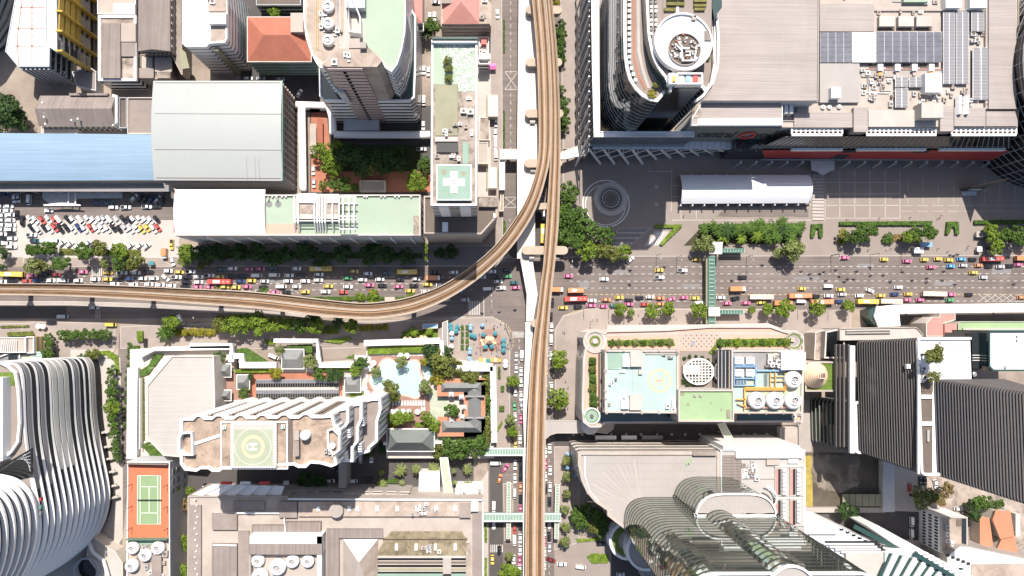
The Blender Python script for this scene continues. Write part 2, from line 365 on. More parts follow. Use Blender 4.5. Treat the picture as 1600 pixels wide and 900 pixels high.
# ================================================================== THE SETTING: ground, roads, pavements, markings
def sheet(name,px,z,m,raw=False):
 p=ccw(px if raw else PP(px,z));b=MB();b.add([(a.x,a.y,z) for a in p],[tuple(range(len(p)))]);return setting(name,b,m)
def raised(name,px,m,h=0.13,z0=0.0,kerb='conc_light',raw=False):
 p=ccw(px if raw else PP(px,h));o=setting(name,MB().prism(inset(p,0.3),z0,h,sides=False),m)
 k=build('kerb',MB().ring(p,inset(p,0.3),z0-0.02,h+0.02),M[kerb],o);return o
g=MB();g.add([(-2500,-2500,0),(2500,-2500,0),(2500,2500,0),(-2500,2500,0)],[(0,1,2,3)])
setting('ground',g,M['earth'])
# roads (one sheet per street, the crossing in one piece with the avenue)
sheet('avenue_road',[(-200,417),(760,417),(786,404),(880,404),(905,402),(1900,400),(1900,485),(920,481),(880,492),(866,515),(790,515),(770,494),(-200,500)],0.02,M['asphalt'])
sheet('upper_road',[(784,-120),(874,-120),(880,404),(786,404)],0.012,M['asphalt'])
sheet('lower_road',[(797,515),(866,515),(866,1000),(762,1000),(762,715),(797,712)],0.012,M['asphalt'])
sheet('hospital_lane',[(746,60),(784,60),(784,330),(746,330)],0.006,M['conc_light'])
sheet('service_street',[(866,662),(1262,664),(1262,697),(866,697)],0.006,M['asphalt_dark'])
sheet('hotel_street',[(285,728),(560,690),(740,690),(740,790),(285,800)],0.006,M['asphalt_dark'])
sheet('hotel_lane',[(186,520),(204,520),(204,720),(186,900),(176,760)],0.006,M['asphalt'])
sheet('forecourt_road',[(880,845),(960,845),(985,1000),(866,1000),(866,860)],0.012,M['pave_grey'])
sheet('back_street',[(1255,792),(1440,800),(1440,845),(1255,830)],0.012,M['asphalt_dark'])
sheet('alley',[(1385,700),(1440,700),(1460,980),(1400,980)],0.006,M['conc_light'])
sheet('alley_yard',[(1440,740),(1700,780),(1700,980),(1460,980)],0.004,M['conc_dirty'])
sheet('car_park',[(-60,296),(280,296),(280,402),(-60,402)],0.012,M['conc_light'])
sheet('car_park_shade',[(-60,290),(272,290),(272,344),(20,344),(20,332),(-60,332)],0.018,M['asphalt'])  # shade of the awning building laid in as a darker sheet
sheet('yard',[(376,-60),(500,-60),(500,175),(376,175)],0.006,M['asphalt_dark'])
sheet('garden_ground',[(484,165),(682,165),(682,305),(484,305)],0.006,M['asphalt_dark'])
sheet('red_path',[(486,176),(510,176),(520,262),(680,262),(680,300),(486,300)],0.02,M['redpave'])
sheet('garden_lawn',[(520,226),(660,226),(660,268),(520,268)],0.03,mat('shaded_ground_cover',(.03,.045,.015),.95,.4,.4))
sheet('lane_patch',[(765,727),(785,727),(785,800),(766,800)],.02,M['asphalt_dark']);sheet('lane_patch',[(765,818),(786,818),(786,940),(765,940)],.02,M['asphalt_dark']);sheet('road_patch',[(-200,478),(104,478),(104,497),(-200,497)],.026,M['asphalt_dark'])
for i,(u,v,a,b) in enumerate(((960,422,22,6),(1240,433,40,4),(1340,412,26,7),(1065,444,30,5),(1460,440,34,6),(1180,466,26,5),(610,426,30,5),(420,436,26,6),(835,470,14,9),(815,442,16,8),(1550,420,30,7),(905,440,16,10))):sheet('road_patch',[(u,v),(u+a,v),(u+a-1,v+b),(u,v+b)],.027,M['pave_dark'])
# pavements, each with its kerb
raised('car_park_pavement',[(36,402),(250,402),(272,417),(36,417)],M['pave'])
raised('hospital_pavement',[(272,384),(770,384),(776,404),(752,416),(300,416)],M['pave_dark'])
raised('west_pavement',[(766,-100),(784,-100),(786,385),(776,400),(766,380)],M['pave'])
raised('mall_side_pavement',[(874,-100),(920,-100),(920,246),(880,246)],M['pave'])
raised('plaza',[(880,232),(1900,232),(1900,399),(905,401),(880,403)],M['pave_grey'])
raised('gaysorn_pavement',[(920,482),(1330,484),(1330,520),(905,530),(905,664),(868,664),(867,515),(880,494)],M['pave'])
raised('gaysorn_side_pavement',[(866,698),(905,698),(905,848),(866,860)],M['pave'])
raised('shrine_pavement',[(660,500),(770,495),(788,506),(797,528),(797,712),(770,712),(770,570),(690,570)],M['pave'])
raised('hotel_pavement',[(188,510),(300,506),(660,500),(690,540),(500,545),(188,545)],M['pave'])
raised('wave_pavement',[(-60,507),(92,503),(180,505),(180,528),(178,560),(-60,560)],M['pave'])
raised('junction_island',[(790,394),(798,380),(812,352),(836,330),(850,326),(872,330),(880,392),(876,404),(800,404)],M['asphalt_dark'])
raised('parking_island',[(786,755),(802,755),(802,845),(788,845)],M['pave_grey'])
raised('corner_kerb',[(740,770),(763,735),(763,1000),(740,1000)],M['pave_light'])
raised('median_strip',[(-200,470),(110,470.5),(230,474),(320,480),(480,490),(600,492),(600,496.5),(480,496),(320,487),(230,481.5),(110,477),(-200,476)],M['conc'],0.16)
# markings: dashes, stop lines, zebra bars
mk=MB();my=MB()
def dash(b,u0,v0,u1,v1,wpx=1.0,z=0.034):
 a,c=P(u0,v0),P(u1,v1);d=(c-a);L=d.length;d.normalize();n=Vector((-d.y,d.x))*(wpx*MPP/2)
 b.add([(*(a-n),z),(*(c-n),z),(*(c+n),z),(*(a+n),z)],[(0,1,2,3)])
for v in(416.3,427.6,438.8,449.6):
 u=890
 while u<1650:dash(mk,u,v+(1-(u-890)/700)*0.6,u+5.2,v+(1-(u-890)/700)*0.6,0.8);u+=11.2
u=905
while u<1650:dash(my,u,460,u+4.5,460,0.9);u+=8.2
for v in(470.5,):
 u=900
 while u<1640:dash(mk,u,v,u+5,v,0.8);u+=11.2
for v in(431.5,441.5,451.5):
 u=6
 while u<735:dash(mk,u,v+(1.5 if u>300 else 0),u+5,v+(1.5 if u>300 else 0),0.8);u+=11.2
for u in(150,152.9,156):dash(mk,u,478,u,498,0.8)
for k in range(7):dash(mk,733+k*2.7,470,733+k*2.7,492,1.2)
for k in range(6):dash(mk,144+k*2.9,418.6,144+k*2.9,431,1.3)
for k in range(9):dash(mk,800,519+k*1.9,820,519+k*1.9,0.9) if k<5 else None
for k in range(7):dash(mk,767+k*3,851,767+k*3,863,1.4,0.026)
for(a,b,c,d) in[(789,112,809,140),(809,112,789,140),(789,112,809,112),(789,140,809,140),(788,308,808,324),(808,308,788,324),(788,308,808,308),(788,324,808,324)]:dash(mk,a,b,c,d,0.7,0.026)
for v in range(-10,240,12):dash(mk,798,v,798,v+5,0.7,0.026)
for v in(342,354,366):dash(mk,797,v,797,v+5,0.7,0.026)
for k in range(5):dash(mk,777+k*3.4,414-k*2.5,781+k*3.4,407-k*2.5,0.9);dash(mk,781+k*3.4,407-k*2.5,786+k*3.4,410-k*2.5,0.9)
dash(mk,756,464,756,494,1.0);dash(mk,768,460,768,482,1.0);dash(mk,706,496.5,727,495,1.2)
for k in range(20):
 a=radians(-85+k*9.3);dash(my,765+37*cos(a),533+36*sin(a),765+37*cos(a+0.1),533+36*sin(a+0.1),0.9)
for k in range(16):
 a=radians(180+k*5.6);dash(my,912+44*cos(a),527+43*sin(a),912+44*cos(a+0.07),527+43*sin(a+0.07),0.9)
for v in range(530,900,11):dash(mk,811,v,811,v+5,0.7,0.026);dash(mk,858,v,858,v+5,0.7,0.026) if v>500 else None
for k in range(6):dash(mk,1528+k*12,459,1546+k*12,472,0.6);dash(mk,1546+k*12,459,1528+k*12,472,0.6)
for u in range(380,470,9):dash(mk,u,454,u+6,459,0.7)
setting('white_road_marking',mk,M['paint'],'stuff');setting('yellow_road_marking',my,M['yellow_paint'],'stuff')
# plaza pattern: joints and bands of lighter stone
pl=MB()
for u in(1041,1064,1088):dash(pl,u,327,u,344,1.2,0.138)
dash(pl,1050,344,1290,344,1.4,0.138)
for u in(1289,1312,1335.5,1359,1383,1406):dash(pl,u,266,u,341,1.3,0.138)
for v in(285,303,321,341):dash(pl,1289,v,1406,v,1.2,0.138)
for u in range(1418,1600,24):dash(pl,u,280,u,300,0.8,0.138);dash(pl,u,305,u,318,0.8,0.138)
for v in(321,330):
 for u in range(1406,1600,24):dash(pl,u+3,v,u+20,v,0.9,0.138)
for(a,b,c,d) in[(1049,266,1049,330),(1014,268,1049,268),(1014,258,1014,268),(1049,290,1062,290),(1049,307,1062,307)]:dash(pl,a,b,c,d,1.2,0.138)
for u,v in((1025.6,292),(1025.6,319.5)):dash(pl,u-2.6,v,u+2.6,v,5,0.138)
setting('plaza_stone_band',pl,M['pave_light'],'stuff')
# fountain rings in the plaza
c0,c1=P(951,316),P(954,311)
def annulus(b,c,r0,r1,z0,z1,n=48):return b.ring(ngon(c.x,c.y,r1,n),ngon(c.x,c.y,r0,n),z0,z1)
rb=MB();annulus(rb,P(947,318),36.5*MPP,37.8*MPP,0.132,0.14);annulus(rb,P(946,320),31.6*MPP,32.6*MPP,0.132,0.142);setting('plaza_ring_band',rb,M['white'])
f=thing('fountain',(c1.x,c1.y,0.13),'round dark fountain of concentric basins on the mall plaza','fountain')
build('outer_basin',MB().lathe(c1,[(27.5*MPP,0.13),(27.5*MPP,0.5),(26*MPP,0.55),(19*MPP,0.35)],48),M['conc_light'],f)
build('step_ring',MB().lathe(c1,[(19*MPP,0.35),(19*MPP,0.9),(17*MPP,0.9),(17*MPP,0.6)],48),M['greyroof'],f)
build('pool',MB().lathe(c1,[(17*MPP,0.6),(0.1,0.62)],48),M['black_glass'],f)
build('inner_ring',MB().lathe(c1,[(14*MPP,0.6),(14*MPP,0.85),(12.6*MPP,0.85),(12.6*MPP,0.6)],48),M['steel'],f)
for k in range(14):build('nozzle',MB().cyl((c1.x+9*MPP*cos(k*2*pi/14),c1.y+9*MPP*sin(k*2*pi/14)),0.25,0.6,1.0,6),M['steel'],f)
# stairs beside the tent, pool strip, ramp
for k in range(14):
 v=272+k*5.2;s_=MB().box((*P(1277.5,v+2.6),0.13),(19*MPP,4.2*MPP,0.16+0.02*k));build('stair_tread',s_,M['pave_light'],None,kind='structure')
sheet('reflecting_pool',[(1132,327),(1263,327),(1263,339),(1118,339)],0.14,M['mud'])
sheet('water_court',[(1132,328.2),(1262,328.2),(1262,338),(1122,338)],0.16,M['asphalt'])
sheet('ramp_floor',[(1024,360),(1046,362),(1030,384),(1006,384)],0.14,M['pave_light'])
for k in range(4):sheet('ramp_stripe',[(1027+k*4-k*1,363),(1028.4+k*4-k,363),(1014+k*5,382),(1012.6+k*5,382)],0.15,M['white'])
for k in range(4):raised('entrance_step',[(968+k*4-9*k,356+k*8),(1016+k*0-9*k,356+k*8),(1009-9*k,363.5+k*8),(961+k*4-9*k,363.5+k*8)],M['pave_dark'],0.30-0.04*k,0.0)
sheet('palm_bed',[(1068,384),(1096,355),(1256,354),(1250,380)],.16,M['bed_soil'])
# mud lot
sheet('vacant_lot',[(1258,707),(1380,707),(1380,792),(1258,792)],0.02,M['mud_dark'])
sheet('grass_verge',[(1255,712),(1269,712),(1270,793),(1258,793)],0.03,M['drygrass'])
b=MB();pr=random.Random(3)
p=PP([(1270,712),(1290,709),(1335,710),(1344,722),(1340,740),(1341,757),(1328,765),(1318,768),(1308,772),(1295,765),(1280,763),(1272,752),(1268,735)])
p=[q+Vector((pr.uniform(-.8,.8),pr.uniform(-.8,.8))) for q in smooth(ccw(p),4)]
b.add([(a.x,a.y,0.045) for a in p],[tuple(range(len(p)))]);setting('dried_mud',b,M['mud'])
# ================================================================== ELEVATED RAILWAY
def resample(pts,n):
 pts=[Vector(p) for p in pts];L=[0]
 for a,b in zip(pts,pts[1:]):L.append(L[-1]+(b-a).length)
 out=[];j=0
 for i in range(n):
  s=L[-1]*i/(n-1)
  while j<len(L)-2 and L[j+1]<s:j+=1
  t=(s-L[j])/max(1e-6,L[j+1]-L[j]);out.append(pts[j].lerp(pts[j+1],t))
 return out
def lane(A,B,t):return[a.lerp(b,t) for a,b in zip(A,B)]
def viaduct(label,ea,eb,h,n,tracks,mid=True,parap=True):
 A=resample(smooth(PP(ea,h),5,False),n);B=resample(smooth(PP(eb,h),5,False),n)
 c=(A[n//2]+B[n//2])/2;r=thing('railway_viaduct',(c.x,c.y,0),label,'viaduct','elevated railway viaducts')
 b=MB().strip(A,B,h,th=1.6);build('deck',b,M['viaconc'],r)
 g=MB().strip(lane(A,B,.22),lane(A,B,.78),h-1.6,th=1.2);build('girder',g,M['viaconc'],r)
 step=9
 for t0,t1 in((0.0,.055),(.945,1.0)):
  for k in range(0,n-1,step):
   e=min(n,k+step+1);q=MB()
   q.strip(lane(A,B,t0)[k:e],lane(A,B,t1)[k:e],h+1.5,th=1.5);build('parapet_panel',q,M['viaconc'],r)
 for(t0,t1) in tracks:
  build('track_bed',MB().strip(lane(A,B,t0),lane(A,B,t1),h+0.12),M['track'],r)
  w_=t1-t0
  build('dark_strip',MB().strip(lane(A,B,t0+w_*.30),lane(A,B,t0+w_*.72),h+.2,th=.08),mat('dark_track_brown',(.135,.08,.045),.9,.3,.3,stain=.5),r)  # darker brown strip between the rails
  for t in(.22,.74):build('rail',MB().strip(lane(A,B,t0+w_*t),lane(A,B,t0+w_*(t+.05)),h+0.34,th=.2),M['rail'],r)
  build('conductor_rail',MB().strip(lane(A,B,t0+w_*.93),lane(A,B,t0+w_*.985),h+.5,th=.3),M['walkroof'],r)
 if mid:build('central_walkway',MB().strip(lane(A,B,.475),lane(A,B,.525),h+.6,th=.6),M['viaconc'],r)
 return r,A,B
# straight line running up the picture and through the crossing
HV=15.0
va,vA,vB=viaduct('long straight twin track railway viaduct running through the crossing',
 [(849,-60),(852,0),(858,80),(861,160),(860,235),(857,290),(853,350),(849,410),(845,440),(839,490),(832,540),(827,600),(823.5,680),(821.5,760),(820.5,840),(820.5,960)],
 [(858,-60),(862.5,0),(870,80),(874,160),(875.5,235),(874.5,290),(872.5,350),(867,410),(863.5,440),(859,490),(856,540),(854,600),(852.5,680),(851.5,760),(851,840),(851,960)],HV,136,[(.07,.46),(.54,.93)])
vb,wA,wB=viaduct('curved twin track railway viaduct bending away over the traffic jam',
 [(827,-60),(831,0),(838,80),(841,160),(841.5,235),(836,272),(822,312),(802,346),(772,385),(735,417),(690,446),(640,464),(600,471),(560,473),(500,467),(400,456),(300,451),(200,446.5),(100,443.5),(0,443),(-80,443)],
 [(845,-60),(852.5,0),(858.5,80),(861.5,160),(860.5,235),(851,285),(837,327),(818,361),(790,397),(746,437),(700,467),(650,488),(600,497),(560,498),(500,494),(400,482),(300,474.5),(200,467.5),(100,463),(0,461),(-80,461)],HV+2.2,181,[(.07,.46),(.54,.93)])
# piers with round-ended crossheads
def pier(u0,u1,v,h,label,wd=4.2):
 a,b=P(u0,v,h),P(u1,v,h);c=(a+b)/2;r=thing('viaduct_pier',(c.x,c.y,0),label,'viaduct pier','piers carrying the railway')
 n=10;d=(b-a).normalized();nn=Vector((-d.y,d.x));out=[]
 for k in range(n+1):t=pi*k/n;out.append(b+d*(sin(t)*wd/2)+nn*(-cos(t)*wd/2))
 for k in range(n+1):t=pi*k/n;out.append(a-d*(sin(t)*wd/2)+nn*(cos(t)*wd/2))
 build('crosshead',MB().prism(out,h-2.4,h,bot=True),M['viaconc'],r)
 q=P((u0+u1)/2,v,h);build('column',MB().box((q.x,q.y,0),(2.4,2.4,h-2.4)),M['viaconc'],r)
 return r
pier(828,872,15,12.2,'topmost concrete crosshead of the railway beside the skywalk')
pier(828,872,97,12.2,'second concrete crosshead from the top, beside the skywalk')
pier(827,874,177,12.2,'concrete crosshead by the yellow stall above the skywalk link')
pier(826,872,255,12.2,'concrete crosshead where the two railway lines split')
pier(822,881,391,12.2,'long round ended concrete crosshead above the crossing')
pier(838,858,322,12.2,'short concrete beam tying the two railway lines together',3.2)
for i,u in enumerate((20,120,220,330,430,520)):
 v=[452,453,457.5,464.5,472,482][i];pier(u-1,u+1,v,13.5,['first','second','third','fourth','fifth','sixth'][i]+' railway column along the traffic jam from the car park side',3)
pier(640,646,478,13.5,'railway column at the zebra crossing beside the flower stalls',3);pier(706,712,448,13.5,'slanted railway column where the line bends over the avenue',3)
for i,v in enumerate((505,590,672,752,832)):
 pier(836,840,v,12.2,['railway column at the shrine corner','railway column beside the shrine garden','railway column by the curved white walkway','railway column above the green footbridge','railway column below the green footbridge'][i],4)
# covered skywalk below the railway
def elevated(name,label,px,h,m,th=0.9,cols=(),cat='skywalk',rim=True,edge=None):
 p=ccw(PP(px,h));c=sum(p,Vector((0,0)))/len(p);r=thing(name,(c.x,c.y,0),label,cat)
 build('roof',MB().prism(p,h-th,h,bot=True),m,r)
 if rim:build('edge_beam',MB().ring(p,inset(p,0.35),h-th-.3,h+.25),edge or M['walkroof'],r)
 for(u,v) in cols:q=P(u,v,h);build('column',MB().cyl(q,0.5,0,h-th,10),M['viaconc'],r)
 return r
elevated('skywalk','wide pale skywalk roof running under the railway above the crossing',[(811,-60),(845,-60),(850,60),(853,200),(852,262),(836,300),(836,404),(808,404),(808,240)],8.5,M['walkroof'],1.0,[(822,40),(822,130),(822,215),(822,330)])
elevated('skywalk','narrow pale skywalk roof crossing the junction',[(813,405),(832,405),(840,460),(833,502),(822,502),(823,460)],8.0,M['walkroof'],0.8,[(820,425),(828,490)])
elevated('skywalk','thin pale skywalk running along the railway past the shrine',[(821,503),(834,503),(829,560),(823,640),(821,700),(819,700),(817,640),(820,560)],7.6,M['walkroof'],0.8,[(824,560)])
elevated('skywalk','pale skywalk edge beside the railway above the green footbridges',[(817,701),(823,701),(823,960),(817,960)],7.6,M['walkroof'],0.8,[(819,800)])
elevated('skywalk','short pale skywalk link to the hospital side of the road',[(781,233),(808.5,233),(808.5,249),(781,249)],7.9,M['walkroof'],0.8,[(786,241)])
elevated('skywalk','pale stair canopy beside the hospital car park strip',[(780,250),(789,250),(789,297),(780,297)],6.5,M['walkroof'],0.7,[(784,290)])
elevated('skywalk','pale skywalk link from the railway to the mall',[(875,238),(905,227),(918,229),(918,243),(900,245),(884,249),(875,249)],8.2,M['walkroof'],0.8,[(890,241)])
# hoods under the crossheads
for(u,v) in((833,103),(832,190),(833,266),(831,402)):
 p=prect(u-4,v-3.5,u+4,v+3.5,10);build('stair_hood',MB().barrel(p,9.6,1.0,6),M['walkroof'],None,label='small pale hood beside the crosshead on the skywalk %s'%{103:'second from the top',190:'by the yellow stall',266:'where the lines split',402:'above the crossing'}[v],cat='hood',group='small hoods on the skywalk')
# green footbridges
def footbridge(label,px_a,px_b,wpx,h,m_roof,nseg,edge='white',frames=True):
 a,b=P(*px_a,h),P(*px_b,h);d=(b-a);L=d.length;d.normalize();n=Vector((-d.y,d.x));wd=wpx*mpp(h);c=(a+b)/2
 r=thing('footbridge',(c.x,c.y,0),label,'footbridge');ang=atan2(d.y,d.x)
 build('deck',MB().box((c.x,c.y,h-3.0),(L,wd*.8,.5),ang),M['conc'],r)
 for s in(-1,1):
  q=c+n*s*(wd/2-.25);build('edge_beam',MB().box((q.x,q.y,h-.35),(L,.5,.6),ang),M[edge],r)
  build('railing',MB().box((q.x,q.y,h-2.5),(L,.12,1.2),ang),M['greenmetal'],r)
 sl=L/nseg;me=MB().box((0,0,0),(sl-.28,wd-1.1,.12)).mesh('roof_panel',m_roof)
 for k in range(nseg):q=a+d*(sl*(k+.5));piece('roof_panel',me,r,(q.x,q.y,h-.1),ang)
 fm=MB().box((0,0,0),(.22,wd,.3)).mesh('cross_beam',M['walkroof'])
 for k in range(nseg+1):q=a+d*(sl*k);piece('cross_beam',fm,r,(q.x,q.y,h-.2),ang)
 for t in(.12,.88):
  q=a+d*(L*t);build('column',MB().cyl(q,.45,0,h-3),M['viaconc'],r)
 return r
GD=mat('dark_green_panel',(.05,.13,.10),.5,.15,.5)
GP=mat('green_roof_panel',(0.20,0.32,0.26),0.5,0.12,0.5)
footbridge('green panelled footbridge over the avenue beside the mall palms',(1112,400),(1112,508),10.5,7.5,GD,18,'greenmetal')
for lab,a,b in(('green stair flight of the avenue footbridge on the mall pavement',(1128,391.5),(1163,391.5)),('green stair flight of the avenue footbridge on the terrace pavement',(1124,487.5),(1161,487.5))):
 footbridge(lab,a,b,6.5,5.2,GD,8,'greenmetal')
elevated('stair_hood','white stair head of the avenue footbridge on the mall pavement',[(1113,378),(1129,378),(1128,397),(1108,397),(1108,394),(1113,392)],8.6,M['walkroof'],.8,[(1116,390)],'stair hood')
elevated('stair_hood','white crossed stair head of the avenue footbridge by the terrace',[(1107,480),(1124,480),(1125,494),(1107,494)],8.8,M['walkroof'],.8,[(1115,487)],'stair hood')
build('side_planter',MB().prism(prect(1103,400,1106,506,6),4.5,6.2,bot=True),M['oliveroof'],None,label='narrow olive planted trough along the avenue footbridge',cat='planter')
footbridge('green roofed footbridge between the pavilion garden and the railway',(757,706),(822,706),12,7.5,GP,16)
footbridge('green footbridge from the lower complex across to the railway',(756,808.5),(820,808.5),13,7.5,GP,14)
footbridge('short green footbridge from the railway to the fan roofed block',(850,808.5),(876,808.5),13,7.5,GP,6)
footbridge('long narrow green stair flight between the lanes below the garden',(795,754),(794.5,842),7,5.6,GP,20,'cream')
footbridge('long narrow green stair flight beside the fan roofed block',(871,757),(869.5,842),7,5.6,GP,20,'cream')
# ================================================================== BUILDING KIT
def block(label,cat,px,h,wall,roof,z0=0.0,par=0.9,pw=0.4,parm=None,name='building',floors=0,band='darkwin',bandf=.5,parent=None,group=None,slab=None,o=None,proud=.06,wname='window_band',ztop=0,raw=False):
 """walls, roof, parapet and the window bands of one storeyed volume; px is the roof outline as the photo shows it"""
 p=ccw(px if raw else PP(px,h,o));c=sum(p,Vector((0,0)))/len(p)
 r=parent or thing(name,(c.x,c.y,z0),label,cat,group)
 build('wall',MB().prism(p,z0,h-par,top=False),M[wall],r)
 build('roof',MB().prism(inset(p,pw*.5),h-par-.3,h-par,sides=False),M[roof],r)
 if par>0:build('parapet',MB().ring(p,inset(p,pw),h-par,h),M[parm or wall],r)
 if floors:
  fh=(h-par-z0-ztop)/floors
  for k in range(floors):
   a=z0+fh*(k+(1-bandf)/2);q=MB().ring(inset(p,-proud),inset(p,.1),a,a+fh*bandf);build(wname,q,M[band],r)
   if slab:q=MB().ring(inset(p,-proud-.35),inset(p,.1),a+fh*bandf,a+fh);build('floor_slab',q,M[slab],r)
 return r
def pbox(root,u0,v0,u1,v1,h0,h1,m,name='roof_unit',o=None):
 if o:u0,v0=T(o,u0,v0);u1,v1=T(o,u1,v1)
 return build(name,MB().prism(prect(u0,v0,u1,v1,h1),h0,h1),M[m] if isinstance(m,str) else m,root)
def patch(root,px,h,m,name='roof_patch',o=None,dz=.03):
 p=ccw(PP(px,h,o));return build(name,MB().add([(a.x,a.y,h+dz) for a in p],[tuple(range(len(p)))]),M[m],root)
def line(root,pts,h,wpx,m,name='painted_line',th=.05,closed=False):
 w_=PP(pts,h);b=MB()
 L,R=[],[]
 for i,q in enumerate(w_):
  d=(w_[min(i+1,len(w_)-1)]-w_[max(i-1,0)]).normalized();n=Vector((-d.y,d.x))*wpx*mpp(h)/2;L.append(q+n);R.append(q-n)
 b.strip(L,R,h+th,th=th if th>.1 else None);return build(name,b,M[m],root)
def windows_on(root,a,b,z0,z1,rows,cols,fw,fh,m='darkwin',name='window',depth=.16,frame=None):
 """window pieces, one object each, on the wall from a to b (ground-plan points)"""
 d=b-a;L=d.length;d.normalize();n=Vector((-d.y,d.x));c=world_loc(root).xy
 if n.dot((a+b)/2-c)<0:n=-n
 cw,rh=L/cols,(z1-z0)/rows;ang=atan2(d.y,d.x)
 me=MB().box((0,0,0),(cw*fw,depth,rh*fh)).mesh(name,M[m])
 for i in range(rows):
  for j in range(cols):
   q=a+d*(cw*(j+.5))+n*(depth*.3);piece(name,me,root,(q.x,q.y,z0+rh*(i+(1-fh)/2)),ang)
def fins_on(root,a,b,z0,z1,count,wd,depth,m,name='fin'):
 d=b-a;L=d.length;d.normalize();n=Vector((-d.y,d.x));c=world_loc(root).xy
 if n.dot((a+b)/2-c)<0:n=-n
 me=MB().box((0,0,0),(wd,depth,z1-z0)).mesh(name,M[m]);ang=atan2(d.y,d.x)
 for k in range(count):
  q=a+d*(L*(k+.5)/count)+n*(depth*.45);piece(name,me,root,(q.x,q.y,z0),ang)
def slats(root,px,h,n,m,name='roof_panel',axis=0,gap=.12,th=.18):
 """a roof or deck laid as n separate panels across a four-cornered outline"""
 p=ccw(PP(px,h))
 if axis:p=p[1:]+p[:1]
 for k in range(n):
  a,b=(k+gap/2)/n,(k+1-gap/2)/n
  build(name,MB().prism([p[0].lerp(p[1],a),p[0].lerp(p[1],b),p[3].lerp(p[2],b),p[3].lerp(p[2],a)],h,h+th),M[m],root)
def clutter(root,px,h,n,seed,mats=('white','conc','steel'),smin=1.0,smax=2.6,pipes=0):
 """air-conditioning boxes, hatches and pipe runs fixed to a roof"""
 rr=random.Random(seed);p=PP(px,h);x0,x1=min(q.x for q in p),max(q.x for q in p);y0,y1=min(q.y for q in p),max(q.y for q in p)
 def inside(x,y):
  c=False
  for i in range(len(p)):
   a,b=p[i],p[i-1]
   if(a.y>y)!=(b.y>y) and x<(b.x-a.x)*(y-a.y)/(b.y-a.y)+a.x:c=not c
  return c
 k=t=0
 while k<n and t<n*30:
  t+=1;x,y=rr.uniform(x0,x1),rr.uniform(y0,y1)
  if not inside(x,y):continue
  a,b=rr.uniform(smin,smax),rr.uniform(smin,smax);hh=rr.uniform(.6,1.6)
  mb=MB().box((x,y,h),(a,b,hh));mb.cyl((x,y),min(a,b)*.33,h+hh,h+hh+.12,10,1);build('roof_unit',mb,[M[rr.choice(mats)],M['darkbrown']],root);k+=1
 for _ in range(pipes):
  x,y=rr.uniform(x0,x1),rr.uniform(y0,y1)
  if rr.random()<.5:q=(rr.uniform(x0,x1),y)
  else:q=(x,rr.uniform(y0,y1))
  if inside(x,y) and inside(*q):build('pipe',MB().bar((x,y,h+.35),(q[0],q[1],h+.35),.28),M[rr.choice(mats)],root)
CT={}
def cooling_tower(u,v,h,rpx,label,group=None,m='white'):
 if m not in CT:
  t=thing('cooling_tower',(0,0,0),label,'cooling tower')
  build('casing',MB().lathe((0,0),[(.82,0),(1,.12),(1.04,.5),(.98,.85),(.72,1.0),(.5,1.02),(.47,1.25),(.42,1.25),(.42,.9)],24),M[m],t)
  f=build('fan',MB().cyl((0,0),.42,.85,.9,16),M['conc_dirty'],t)
  b=MB()
  for k in range(6):a=k*pi/3;b.bar((.05*cos(a),.05*sin(a),1.0),(.4*cos(a+.25),.4*sin(a+.25),1.06),.12,.02)
  build('blade_wheel',b,M['steel'],f);build('hub',MB().cyl((0,0),.09,.9,1.12,10),M['steel'],f)
  CT[m]=t;first=True
 else:first=False
 r=rpx*mpp(h);q=P(u,v,h+r*.6)
 if first:t=CT[m];t.location=(q.x,q.y,h);t.scale=(r,r,r*1.0);index_children()
 else:t=copy_tree(CT[m],(q.x,q.y,h),(u*7+v)%6.28,scale=(r,r,r))
 tag(t,label,'cooling tower',group)
 return t
def letters(root,text,pos,size,mat_,rot,name='lettering',ext=.08,align='CENTER'):
 cu=bpy.data.curves.new(name,'FONT');cu.body=text;cu.size=size;cu.extrude=ext;cu.offset=size*.018;cu.align_x=align;cu.align_y='CENTER';cu.materials.append(M[mat_])
 c0=bpy.data.objects.new(name,cu);o=bpy.data.objects.new(name,bpy.data.meshes.new_from_object(c0));bpy.data.objects.remove(c0);COL.objects.link(o)
 if root:o.parent=root;o.location=Vector(pos)-world_loc(root)
 else:o.location=pos
 o.rotation_euler=rot;return o
def helipad_marks(root,u,v,h,r_out,r_in,ring,hsize,mring,mh,hrot=0):
 c=P(u,v,h);k=mpp(h)
 build('ring_mark',MB().ring(ngon(c.x,c.y,r_out*k,40),ngon(c.x,c.y,r_in*k,40),h+.02,h+.07),M[mring],root)
 if hsize:
  b=MB();s_=hsize*k
  f=lambda x,y,a,e:b.box((c.x+(y if hrot else x)*s_,c.y+(x if hrot else y)*s_,h+.03),((e if hrot else a)*s_,(a if hrot else e)*s_,.05))
  for dx in(-.32,.32):f(dx,0,.2,1)
  f(0,0,.44,.2)
  if hrot:f(0,-.75,.6,.14)
  build('letter_mark',b,M[mh],root)
